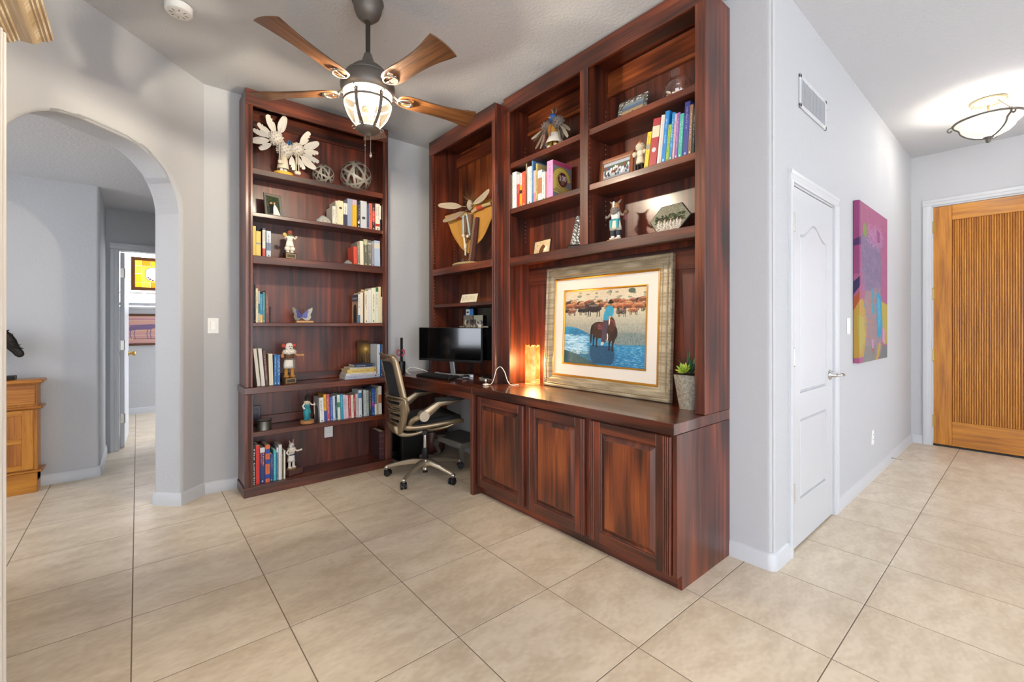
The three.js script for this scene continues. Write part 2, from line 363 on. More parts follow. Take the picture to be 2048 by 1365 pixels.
const hallFrame = basis(1, 0, 0, 1, 0, -0.87), frontFrame = basis(0, 1, -1, 0, 6.41, 0), endFrame = basis(1, 0, 0, 1, 0, -5.95);
casing('trim_1', hallFrame, 2.77, 3.556, 2.065);
casing('trim_2', frontFrame, -0.71, 0.39, 2.525, 0.07);
casing('trim_3', endFrame, -0.145, 0.62, 2.03, 0.066);
// jambs lining the openings
struct('trim_4', [bx(2.77, 2.782, 0, 2.06, -0.985, -0.872, 0.001), bx(3.544, 3.556, 0, 2.06, -0.985, -0.872, 0.001), bx(2.77, 3.556, 2.052, 2.065, -0.985, -0.872, 0.001), bx(2.782, 2.79, 0, 2.052, -0.95, -0.935, 0), bx(3.536, 3.544, 0, 2.052, -0.95, -0.935, 0), bx(2.782, 3.544, 2.044, 2.052, -0.95, -0.935, 0)], trimPaint);
struct('trim_5', [bx(6.412, 6.53, 0, 2.52, -0.71, -0.698, 0.001), bx(6.412, 6.53, 0, 2.52, 0.378, 0.39, 0.001), bx(6.412, 6.53, 2.513, 2.525, -0.71, 0.39, 0.001)], trimPaint);
struct('trim_6', [bx(-0.155, -0.14, 0, 2.03, -6.07, -5.952, 0.001), bx(0.615, 0.63, 0, 2.03, -6.07, -5.952, 0.001), bx(-0.155, 0.63, 2.02, 2.035, -6.07, -5.952, 0.001)], trimPaint);

// raised panel: frame moulding and bevelled field. Outline in the xy plane, front to +z
function mouldedPanel(outline, wMould, depth) {
  // rings: outer edge at 0, dip, rise to the field
  const c = outline.reduce((s, p) => [s[0] + p[0] / outline.length, s[1] + p[1] / outline.length], [0, 0]);
  const n = outline.length, inset = (d) => outline.map((p, i) => {
    const a = outline[(i + n - 1) % n], b = outline[(i + 1) % n];
    const e0 = [p[0] - a[0], p[1] - a[1]], e1 = [b[0] - p[0], b[1] - p[1]], l0 = Math.hypot(...e0), l1 = Math.hypot(...e1);
    const n0 = [-e0[1] / l0, e0[0] / l0], n1 = [-e1[1] / l1, e1[0] / l1], m = [n0[0] + n1[0], n0[1] + n1[1]], k = 2 / (m[0] * m[0] + m[1] * m[1]);
    return [p[0] + m[0] * d * k / 2, p[1] + m[1] * d * k / 2];
  });
  const rings = [[0, 0], [0.006, -depth], [0.014, -depth], [wMould, -0.001]].map(([d, z]) => inset(d).map((p) => [p[0], p[1], z]));
  const pos = [];
  const tri = (a, b, e) => pos.push(...a, ...b, ...e);
  for (let r = 0; r + 1 < rings.length; r++) for (let i = 0; i < n; i++) { const j = (i + 1) % n; tri(rings[r][i], rings[r][j], rings[r + 1][i]); tri(rings[r][j], rings[r + 1][j], rings[r + 1][i]); }
  const last = rings[rings.length - 1], tris = THREE.ShapeUtils.triangulateShape(last.map((p) => new THREE.Vector2(p[0], p[1])), []);
  for (const [a, b, e] of tris) tri(last[a], last[b], last[e]);
  const g = new THREE.BufferGeometry(); g.setAttribute('position', new THREE.Float32BufferAttribute(pos, 3)); g.computeVertexNormals();
  return g;
}
// flat slab with panel holes cut through its front skin
function slabWithHoles(w, h, t, holes) {
  const s = shapeOf([[0, 0], [w, 0], [w, h], [0, h]]);
  for (const o of holes) { const p = new THREE.Path(); o.slice().reverse().forEach(([x, y], i) => (i ? p.lineTo(x, y) : p.moveTo(x, y))); p.closePath(); s.holes.push(p); }
  return new THREE.ExtrudeGeometry(s, { depth: t, bevelEnabled: false });
}
function hinge(h = 0.09) {
  const parts = []; for (let k = 0; k < 5; k++) parts.push(move(cyl(0.0055, 0.0055, h / 5 - 0.001, 10), 0, k * h / 5 - h / 2, 0.006));
  parts.push(move(cbox(0.02, h, 0.003, 0.0008), -0.008, 0, 0.0015), move(cbox(0.02, h, 0.003, 0.0008), 0.008, 0, 0.0015));
  parts.push(ball(0.0065, 0, h / 2 + 0.002, 0.006), ball(0.0065, 0, -h / 2 - 0.003, 0.006));
  return parts;
}
function lever(parent, x, y, z, dir, mat) {
  const h = new THREE.Group(); h.name = 'door_handle'; h.position.set(x, y, z); parent.add(h);
  part('rosette', placed(lathe([[0, 0], [0.033, 0], [0.033, 0.004], [0.028, 0.01], [0.016, 0.013], [0.013, 0.04], [0, 0.04]], 24), [0, 0, 0], 0, Math.PI / 2), mat, h);
  part('lever', [tube([[0, 0, 0.036], [0, 0, 0.05], [dir * 0.02, 0.002, 0.056], [dir * 0.06, 0.004, 0.055], [dir * 0.1, -0.002, 0.052], [dir * 0.115, -0.006, 0.05]], 0.0085, 20, 10), ball(0.0088, dir * 0.116, -0.006, 0.05)], mat, h);
}
{ // white two-panel door to the closet
  const d = structGroup('door_1'); d.position.set(2.784, 0.012, -0.905);
  const w = 0.758, h = 2.036, st = 0.13;
  const upper = [[st, 0.865], [w - st, 0.865]];
  for (let k = 0; k <= 24; k++) { const t = k / 24, x = w - st - (w - 2 * st) * t, b = Math.pow(Math.sin(Math.PI * t), 2); upper.push([x, 1.78 + 0.085 * (b * b * 0.35 + b * 0.65)]); }
  const lower = [[st, 0.255], [w - st, 0.255], [w - st, 0.715], [st, 0.715]];
  const rt = [upper, lower];
  part('door_leaf', [metreUV(slabWithHoles(w, h, 0.03, rt)), metreUV(bx(0, w, 0, h, -0.002, 0.016, 0))], doorPaint, d);
  part('upper_panel', metreUV(move(mouldedPanel(upper, 0.034, 0.011), 0, 0, 0.03)), doorPaint, d);
  part('lower_panel', metreUV(move(mouldedPanel(lower, 0.034, 0.011), 0, 0, 0.03)), doorPaint, d);
  for (const y of [1.83, 1.08, 0.32]) part('hinge', placed(hinge(), [0.003, y, 0.033]), nickel, d, 'satin nickel hinge');
  lever(d, w - 0.062, 0.93, 0.03, 1, chrome);
}
const oakMap = woodMap(41, [146, 86, 16], [186, 118, 26], [208, 142, 44], 0.4, 1.1, 0.35, 0.7);
const oakDarkMap = woodMap(45, [128, 70, 14], [168, 100, 22], [198, 132, 40], 0.22, 1.2, 0.45, 0.7);
const oak = phy(0xffffff, 0.42, { map: oakMap, clearcoat: 0.25, clearcoatRoughness: 0.25 }), oakDark = phy(0xffffff, 0.36, { map: oakDarkMap, clearcoat: 0.35, clearcoatRoughness: 0.2 });
{ // oak entrance door with a reeded centre panel
  const d = structGroup('door_2');
  const X = 6.425, z0 = -0.695, z1 = 0.375, st = 0.138, rb = [0.27, 2.355];
  part('stile', bx(X, X + 0.045, 0.018, 2.51, z0, z0 + st, 0.003), oak, d); part('stile', bx(X, X + 0.045, 0.018, 2.51, z1 - st, z1, 0.003), oak, d);
  part('rail', bx(X, X + 0.045, 0.018, rb[0], z0 + st, z1 - st, 0.003), oak, d); part('rail', bx(X, X + 0.045, rb[1], 2.51, z0 + st, z1 - st, 0.003), oak, d);
  part('backing_panel', bx(X + 0.022, X + 0.04, rb[0], rb[1], z0 + st, z1 - st, 0), oakDark, d);
  const n = 46, pw = (z1 - z0 - 2 * st) / n;
  const vars = []; for (let k = 0; k < 5; k++) { const g = new THREE.CylinderGeometry(pw * 0.5, pw * 0.5, rb[1] - rb[0], 10, 1, true, Math.PI, Math.PI); g.scale(1.1, 1, 0.98); vars.push(metreUV(g, 'y', k * 0.31, k * 0.53)); }
  for (let k = 0; k < n; k++) { const m = part('reed', vars[k % 5], k % 3 ? oak : oakDark, d); m.position.set(X + 0.022, (rb[0] + rb[1]) / 2, z0 + st + (k + 0.5) * pw); }
  for (const y of [2.3, 1.6, 0.95, 0.26]) part('hinge', placed(hinge(0.11), [X - 0.003, y, z0 - 0.004], -Math.PI / 2), brass, d, 'brass hinge');
  part('threshold', bx(6.415, 6.55, -0.004, 0.017, -0.7, 0.38, 0.004, 'z'), std(0x2b2825, 0.5, { metalness: 0.4 }), d, 'dark threshold strip');
}
{ // white door standing open into the far room
  const d = structGroup('door_3'); d.position.set(-0.135, 0.012, -6.045); d.rotation.y = Math.PI / 2 - 0.03;
  part('door_leaf', metreUV(bx(0, 0.755, 0, 2.0, 0, 0.035, 0.002)), doorPaint, d);
  part('door_panel', [metreUV(placed(mouldedPanel([[0.11, 0.2], [0.645, 0.2], [0.645, 0.75], [0.11, 0.75]], 0.034, 0.01), [0, 0, -0.001], 0)[0].scale(1, 1, -1)), metreUV(placed(mouldedPanel([[0.11, 0.9], [0.645, 0.9], [0.645, 1.8], [0.11, 1.8]], 0.034, 0.01), [0, 0, -0.001], 0)[0].scale(1, 1, -1))], doorPaint, d);
  for (const y of [1.79, 1.05, 0.3]) part('hinge', [bx(-0.004, 0.0, y - 0.05, y + 0.05, 0.002, 0.033, 0.001), move(cyl(0.006, 0.006, 0.1, 10), -0.004, y - 0.05, 0.036)], nickel, d, 'satin nickel hinge');
  for (const s of [-1, 1]) part('door_knob', placed(lathe([[0, 0], [0.03, 0], [0.03, 0.005], [0.012, 0.012], [0.012, 0.03], [0.026, 0.04], [0.029, 0.052], [0.022, 0.064], [0, 0.067]], 20), [0.69, 0.93, s > 0 ? 0.035 : 0], 0, 0).map((g) => g.translate(-0.69, -0.93, -(s > 0 ? 0.035 : 0)).rotateX(s * Math.PI / 2).translate(0.69, 0.93, s > 0 ? 0.035 : 0)), brass, d, 'brass door knob');
}
{ // window of the far room: frame, pane, sill
  const w = structGroup('window_1');
  part('window_frame', [bx(-0.5, -0.45, 1.52, 2.36, -8.36, -8.3, 0.003), bx(0.95, 1.0, 1.52, 2.36, -8.36, -8.3, 0.003), bx(-0.5, 1.0, 2.31, 2.36, -8.36, -8.3, 0.003), bx(-0.5, 1.0, 1.545, 1.59, -8.36, -8.3, 0.003), bx(-0.45, 0.95, 1.72, 1.735, -8.35, -8.31, 0.002)], trimPaint, w);
  part('pane', bx(-0.46, 0.96, 1.58, 2.32, -8.335, -8.331, 0), new THREE.MeshPhysicalMaterial({ color: 0xffffff, roughness: 0.02, transmission: 1, thickness: 0, ior: 1.45 }), w);
  part('window_sill', bx(-0.53, 1.03, 1.5, 1.53, -8.38, -8.245, 0.004), trimPaint, w);
  struct('window_3', [bx(6.44, 6.5, 0.1, 2.4, 0.7, 0.75, 0.003), bx(6.44, 6.5, 0.1, 2.4, 1.45, 1.5, 0.003), bx(6.44, 6.5, 0.1, 0.15, 0.75, 1.45, 0.003), bx(6.44, 6.5, 2.35, 2.4, 0.75, 1.45, 0.003)], trimPaint);
  struct('window_4', [bx(-2.67, -2.62, 0.8, 2.2, -4.9, -4.84, 0.003), bx(-2.67, -2.62, 0.8, 2.2, -3.56, -3.5, 0.003), bx(-2.67, -2.62, 0.8, 0.86, -4.84, -3.56, 0.003), bx(-2.67, -2.62, 2.14, 2.2, -4.84, -3.56, 0.003)], trimPaint);
  const w2 = structGroup('window_2');
  part('window_frame', [bx(2.09, 2.14, 0.3, 0.36, -8.1, -6.15, 0.003), bx(2.09, 2.14, 2.24, 2.3, -8.1, -6.15, 0.003), bx(2.09, 2.14, 0.36, 2.24, -7.13, -7.07, 0.003)], trimPaint, w2);
}
// ------------------------------------------------------------------ built-in furniture of dark stained wood
const local = (g, o) => [].concat(g).map((k) => k.translate(-o.position.x, -o.position.y, -o.position.z));
const wp = (name, geos, mat, o, label) => part(name, local(geos, o), mat, o, label);          // geometry given in room coordinates
// fluted post: board with three beads up its face. axis: which way the face looks
function fluted(x0, x1, y0, y1, z0, z1, face, beads = 3) {
  const out = [bx(x0, x1, y0, y1, z0, z1, 0.0015, 'y')];
  for (let k = 0; k < beads; k++) {
    const t = (k + 1) / (beads + 1);
    const g = new THREE.CylinderGeometry(0.0045, 0.0045, y1 - y0 - 0.004, 8, 1);
    if (face === 'z') g.translate(x0 + (x1 - x0) * (0.3 + 0.55 * t), (y0 + y1) / 2, z1); else g.translate(x0, (y0 + y1) / 2, z0 + (z1 - z0) * (0.12 + 0.76 * t));
    out.push(metreUV(g, 'y'));
  }
  return out;
}
function pins(list) { return list.map(([p, n]) => { const g = new THREE.CylinderGeometry(0.0032, 0.0032, 0.0012, 8); if (n === 'x') g.rotateZ(Math.PI / 2); else g.rotateX(Math.PI / 2); return g.translate(...p); }); }
const pinMat = std(0xb9a78c, 0.6);

{ // tall bookcase on the back wall
  const o = thing('bookcase', 'tall dark cherry bookcase with seven shelves against the back wall', 'bookcase', [1.17, 0, -3.88]);
  const ZB = -4.015, ZU = -3.755, ZL = -3.737;
  wp('back_panel', bx(0.62, 1.74, 0.07, 3.0, ZB, ZB + 0.012, 0, 'y'), cherryDark, o);
  wp('side_panel', bx(0.608, 0.63, 0.806, 3.02, ZB, ZU - 0.02, 0.001, 'y'), cherryDark, o); wp('side_panel', bx(1.698, 1.72, 0.806, 3.02, ZB, ZU - 0.02, 0.001, 'y'), cherryDark, o);
  wp('side_panel', bx(0.6005, 0.622, 0, 0.7565, ZB, ZL - 0.02, 0.001, 'y'), cherryDark, o); wp('side_panel', bx(1.726, 1.75, 0, 0.7565, ZB, ZL - 0.02, 0.001, 'y'), cherryDark, o);
  wp('stile', fluted(0.608, 0.655, 0.8065, 2.9025, ZU - 0.02, ZU, 'z', 2), cherry, o); wp('stile', fluted(1.671, 1.72, 0.8065, 2.9025, ZU - 0.02, ZU, 'z', 2), cherry, o);
  wp('stile', fluted(0.598, 0.655, 0.07, 0.7565, ZL - 0.02, ZL, 'z', 3), cherry, o); wp('stile', fluted(1.684, 1.75, 0.07, 0.7565, ZL - 0.02, ZL, 'z', 3), cherry, o);
  wp('top_rail', bx(0.608, 1.72, 2.903, 3.022, ZU - 0.02, ZU + 0.001, 0.002), cherry, o);
  wp('top_panel', bx(0.63, 1.698, 3.0, 3.02, ZB, ZU - 0.02, 0), cherryDark, o);
  wp('cleat', [bx(0.63, 1.698, 2.875, 2.985, ZB + 0.012, ZB + 0.03, 0.002), bx(0.63, 1.698, 2.862, 2.882, ZB + 0.012, ZB + 0.037, 0.004)], cherry, o);
  wp('cleat', bx(0.63, 1.698, 0.806, 0.872, ZB + 0.012, ZB + 0.03, 0.003), cherry, o); wp('cleat', bx(0.622, 1.726, 0.472, 0.545, ZB + 0.012, ZB + 0.026, 0.003), cherryDark, o);
  for (const [y, t] of [[2.445, 0.045], [2.113, 0.03], [1.79, 0.06], [1.286, 0.028]])
    wp('shelf', [bx(0.631, 1.697, y - Math.min(t, 0.022), y, ZB + 0.013, ZU - 0.014, 0.001, 'x'), bx(t > 0.05 ? 0.655 : 0.633, t > 0.05 ? 1.671 : 1.695, y - t, y, ZU - 0.03, t > 0.05 ? ZU - 0.001 : ZU - 0.012, 0.003, 'x')], cherry, o);
  wp('ledge', bx(0.594, 1.754, 0.757, 0.806, ZB, ZL + 0.006, 0.003, 'x'), cherryTop, o);
  wp('shelf', bx(0.623, 1.725, 0.434, 0.472, ZB + 0.013, ZL - 0.012, 0.003, 'x'), cherryTop, o);
  wp('bottom_shelf', bx(0.623, 1.725, 0.048, 0.07, ZB + 0.013, ZL - 0.02, 0.002, 'x'), cherryTop, o);
  wp('plinth', [bx(0.592, 1.756, 0, 0.0695, ZL - 0.0195, ZL + 0.008, 0.003, 'x'), bx(0.592, 0.6, 0, 0.0695, ZB, ZL - 0.02, 0.002, 'z')], cherry, o);
  const ps = []; for (const z of [-3.81, -3.97]) { for (let y = 1.0; y < 1.7; y += 0.032) ps.push([[1.6975, y, z], 'x']); for (let y = 1.9; y < 2.8; y += 0.032) ps.push([[1.6975, y, z], 'x']); }
  wp('shelf_pin_holes', pins(ps), pinMat, o);
}
{ // desk hutch: tall shelf unit standing on the desk
  const o = thing('desk_hutch', 'tall narrow dark cherry shelf unit standing on the corner desk', 'shelf unit', [2.31, 0.806, -3.24]);
  const XF = 2.132, XB = 2.487, z0 = -3.75, z1 = -2.727, y0 = 0.807, y1 = 3.012;
  wp('back_panel', bx(XB - 0.03, XB - 0.018, y0, y1 - 0.02, z0 + 0.02, z1 - 0.02, 0, 'y'), cherryWarm, o);
  wp('side_panel', bx(XF + 0.02, XB, y0, y1, z0, z0 + 0.022, 0.001, 'y'), cherryDark, o); wp('side_panel', bx(XF + 0.02, XB, y0, y1, z1 - 0.022, z1, 0.001, 'y'), cherryDark, o);
  wp('stile', [bx(XF, XF + 0.02, y0, 2.88, z0, z0 + 0.06, 0.002, 'y'), bx(XF - 0.004, XF + 0.004, y0, 2.88, z0 + 0.04, z0 + 0.05, 0.002, 'y')], cherry, o);
  wp('stile', [bx(XF, XF + 0.02, y0, 2.88, z1 - 0.042, z1, 0.002, 'y'), bx(XF - 0.004, XF + 0.004, y0, 2.88, z1 - 0.034, z1 - 0.024, 0.002, 'y')], cherry, o);
  wp('top_rail', bx(XF - 0.001, XF + 0.02, 2.878, y1, z0, z1, 0.002, 'z'), cherry, o);
  wp('top_panel', bx(XF + 0.02, XB, y1 - 0.02, y1, z0 + 0.022, z1 - 0.022, 0), cherryDark, o);
  wp('cleat', bx(XB - 0.06, XB - 0.03, 2.83, 2.94, z0 + 0.022, z1 - 0.022, 0.003, 'z'), cherry, o);
  wp('fixed_shelf', [bx(XF + 0.02, XB - 0.03, 1.768, 1.79, z0 + 0.023, z1 - 0.023, 0.001, 'z'), bx(XF + 0.001, XF + 0.022, 1.732, 1.79, z0 + 0.06, z1 - 0.042, 0.003, 'z')], cherry, o);
  wp('shelf', bx(XF + 0.012, XB - 0.03, 1.433, 1.461, z0 + 0.024, z1 - 0.024, 0.003, 'z'), cherry, o);
  const ps = []; for (const x of [2.18, 2.40]) for (let y = 1.86; y < 2.46; y += 0.032) ps.push([[x, y, z0 + 0.0225], 'z']);
  for (let y = 1.15; y < 1.7; y += 0.032) ps.push([[2.18, y, z0 + 0.0225], 'z']);
  wp('shelf_pin_holes', pins(ps), pinMat, o);
}
{ // wide shelf unit standing on the counter
  const o = thing('wall_shelf_unit', 'wide dark cherry shelf unit with six cubbies above the counter', 'shelf unit', [2.35, 0.806, -1.9]);
  const XF = 2.217, XB = 2.495, z0 = -2.7255, z1 = -1.09, y0 = 0.807, y1 = 3.06;
  wp('back_panel', bx(XB - 0.02, XB - 0.008, y0, y1 - 0.02, z0 + 0.02, z1 - 0.02, 0, 'y'), cherryDark, o);
  wp('side_panel', bx(XF + 0.02, XB, y0, y1, z0, z0 + 0.022, 0.001, 'y'), cherryDark, o);
  wp('side_panel', bx(XF, XB + 0.004, y0, 3.02, z1 - 0.022, z1, 0.002, 'y'), cherryDark, o);
  wp('stile', bx(XF, XF + 0.02, y0, 2.94, z0 + 0.0005, z0 + 0.075, 0.002, 'y'), cherry, o); wp('stile', bx(XF - 0.001, XF + 0.02, y0, 2.94, -1.146, z1 - 0.001, 0.002, 'y'), cherry, o);
  wp('top_rail', bx(XF - 0.001, XF + 0.02, 2.935, y1, z0, z1 - 0.001, 0.002, 'z'), cherry, o);
  wp('top_panel', bx(XF + 0.02, XB, y1 - 0.06, y1 - 0.04, z0 + 0.022, z1 - 0.022, 0), cherryDark, o);
  wp('cleat', [bx(XB - 0.04, XB - 0.02, 2.84, 2.99, z0 + 0.022, z1 - 0.022, 0.002, 'z'), bx(XB - 0.048, XB - 0.02, 2.82, 2.845, z0 + 0.022, z1 - 0.022, 0.005, 'z')], cherryWarm, o);
  wp('cleat', bx(XB - 0.026, XB - 0.02, 1.6, 1.73, z0 + 0.022, z1 - 0.022, 0.003, 'z'), cherry, o);
  wp('divider', [bx(XF + 0.02, XB - 0.02, 1.79, 3.0, -1.909, -1.886, 0.001, 'y'), bx(XF - 0.001, XF + 0.02, 1.79, 2.936, -1.931, -1.864, 0.002, 'y')], cherry, o);
  wp('fixed_shelf', [bx(XF + 0.02, XB - 0.02, 1.766, 1.79, z0 + 0.022, z1 - 0.022, 0.001, 'z'), bx(XF - 0.0015, XF + 0.022, 1.73, 1.791, z0 + 0.075, -1.146, 0.002, 'z')], cherry, o);
  for (const y of [2.535, 2.178]) for (const [a, b] of [[z0 + 0.024, -1.91], [-1.885, z1 - 0.024]]) wp('shelf', bx(XF + 0.012, XB - 0.021, y - 0.04, y, a, b, 0.003, 'z'), cherry, o);
  const ps = []; for (const x of [2.262, 2.43]) { for (let y = 1.95; y < 2.75; y += 0.032) { ps.push([[x, y, z0 + 0.0225], 'z']); ps.push([[x, y, -1.8855], 'z']); } }
  wp('shelf_pin_holes', pins(ps), pinMat, o);
}
{ // base cabinet with three raised-panel doors
  const o = thing('base_cabinet', 'dark cherry base cabinet with three raised panel doors', 'cabinet', [2.2, 0, -1.9]);
  const z0 = -2.7, z1 = -1.09, XD = 1.955;
  wp('carcass', bx(XD + 0.002, 2.494, 0.075, 0.749, z0, z1 - 0.024, 0.001, 'y'), cherryDark, o);
  wp('side_panel', metreUV(move(ext(shapeOf([[1.94, 0.07], [1.985, 0.07], [1.985, 0], [2.496, 0], [2.496, 0.749], [1.94, 0.749]]), 0.022, 0.001), 0, 0, z1 - 0.022), 'y'), cherryDark, o);
  wp('toe_board', bx(1.985, 2.0, 0, 0.075, z0, z1 - 0.022, 0.001, 'z'), cherryDark, o);
  const doors = [[-2.69, -2.172, 0, 1], [-2.12, -1.652, 1, 3], [-1.615, -1.118, 3, 4]];
  doors.slice(0, 2).forEach(([, b], i) => wp('face_frame', bx(XD - 0.004, XD + 0.002, 0.075, 0.749, b + 0.001, doors[i + 1][0] - 0.001, 0.002, 'y'), cherryDark, o));
  doors.forEach(([a, b, fl, fr]) => {
    const d = new THREE.Group(); d.name = 'door'; d.position.set(XD, 0.073, a); o.add(d); d.position.sub(o.position);
    const w = b - a, h = 0.664, bead = 0.011, L = 0.045 + fl * bead * 0.8, R = 0.045 + fr * bead * 0.8, tb = 0.06;
    // door axes: x = into the room is negative, z along
    const stile = (s0, s1) => bx(-0.021, 0, 0, h, s0, s1, 0.002, 'y');
    part('stile', stile(0, L), cherryDark, d); part('stile', stile(w - R, w), cherryDark, d);
    part('rail', bx(-0.021, 0, 0, tb, L, w - R, 0.002, 'z'), cherry, d); part('rail', bx(-0.021, 0, h - tb, h, L, w - R, 0.002, 'z'), cherry, d);
    for (const [n, z, d1] of [[fl, 0.006, 1], [fr, w - 0.006, -1]]) for (let k = 0; k < n; k++) part('flute', metreUV(move(cyl(0.005, 0.005, h - 0.004, 8), -0.021, 0.002, z + d1 * k * bead), 'y'), cherryDark, d);
    // raised panel: bevel rising to a flat field
    const y0 = tb, y1 = h - tb, p = 0.032, q = (z, y, x) => [x, y, z], pos = [];
    const ring = (i, x) => [q(L + i, y0 + i, x), q(w - R - i, y0 + i, x), q(w - R - i, y1 - i, x), q(L + i, y1 - i, x)];
    const rings = [ring(0, -0.012), ring(0.006, -0.008), ring(0.010, -0.008), ring(p, -0.0195), ring(p + 0.0015, -0.0175)];
    for (let r = 0; r + 1 < rings.length; r++) for (let i = 0; i < 4; i++) { const j = (i + 1) % 4, A = rings[r], B = rings[r + 1]; pos.push(...A[i], ...B[i], ...A[j], ...A[j], ...B[i], ...B[j]); }
    const g1 = new THREE.BufferGeometry(); g1.setAttribute('position', new THREE.Float32BufferAttribute(pos, 3)); g1.computeVertexNormals();
    part('panel_bevel', metreUV(g1, 'y'), cherry, d);
    part('panel', bx(-0.0195, -0.002, y0 + p + 0.001, y1 - p - 0.001, L + p + 0.001, w - R - p - 0.001, 0.001, 'y'), cherryWarm, d);
  });
}
solo('counter_top', bx(1.917, 2.4975, 0.75, 0.806, -2.721, -1.0905, 0.003, 'z'), cherryTop, 'long glossy dark cherry counter top over the base cabinet', 'counter');
{ // corner desk between the counter and the bookcase
  const o = thing('desk', 'dark cherry corner desk joined to the counter beside the bookcase', 'desk', [2.15, 0, -3.3]);
  const g = new THREE.ExtrudeGeometry(shapeOf([[1.904, 2.7225], [2.497, 2.7225], [2.497, 4.018], [1.757, 4.018], [1.757, 3.725], [1.846, 3.725]]), { depth: 0.044, bevelEnabled: true, bevelSize: 0.003, bevelThickness: 0.003, bevelOffset: -0.003, bevelSegments: 1 });
  wp('desk_top', metreUV(g.rotateX(-Math.PI / 2).translate(0, 0.759, 0), 'z'), cherryTop, o);
  wp('apron', metreUV(move(cbox(0.02, 0.05, 0.98, 0.002), 0, 0, 0).rotateY(0.057).translate(1.9, 0.731, -3.22), 'z'), cherry, o);
  wp('end_panel', bx(1.905, 2.494, 0, 0.7495, -2.738, -2.703, 0.003, 'y'), cherry, o);
  wp('back_panel', bx(1.76, 2.49, 0.05, 0.75, -4.018, -4.0, 0.002, 'y'), cherryDark, o);
}
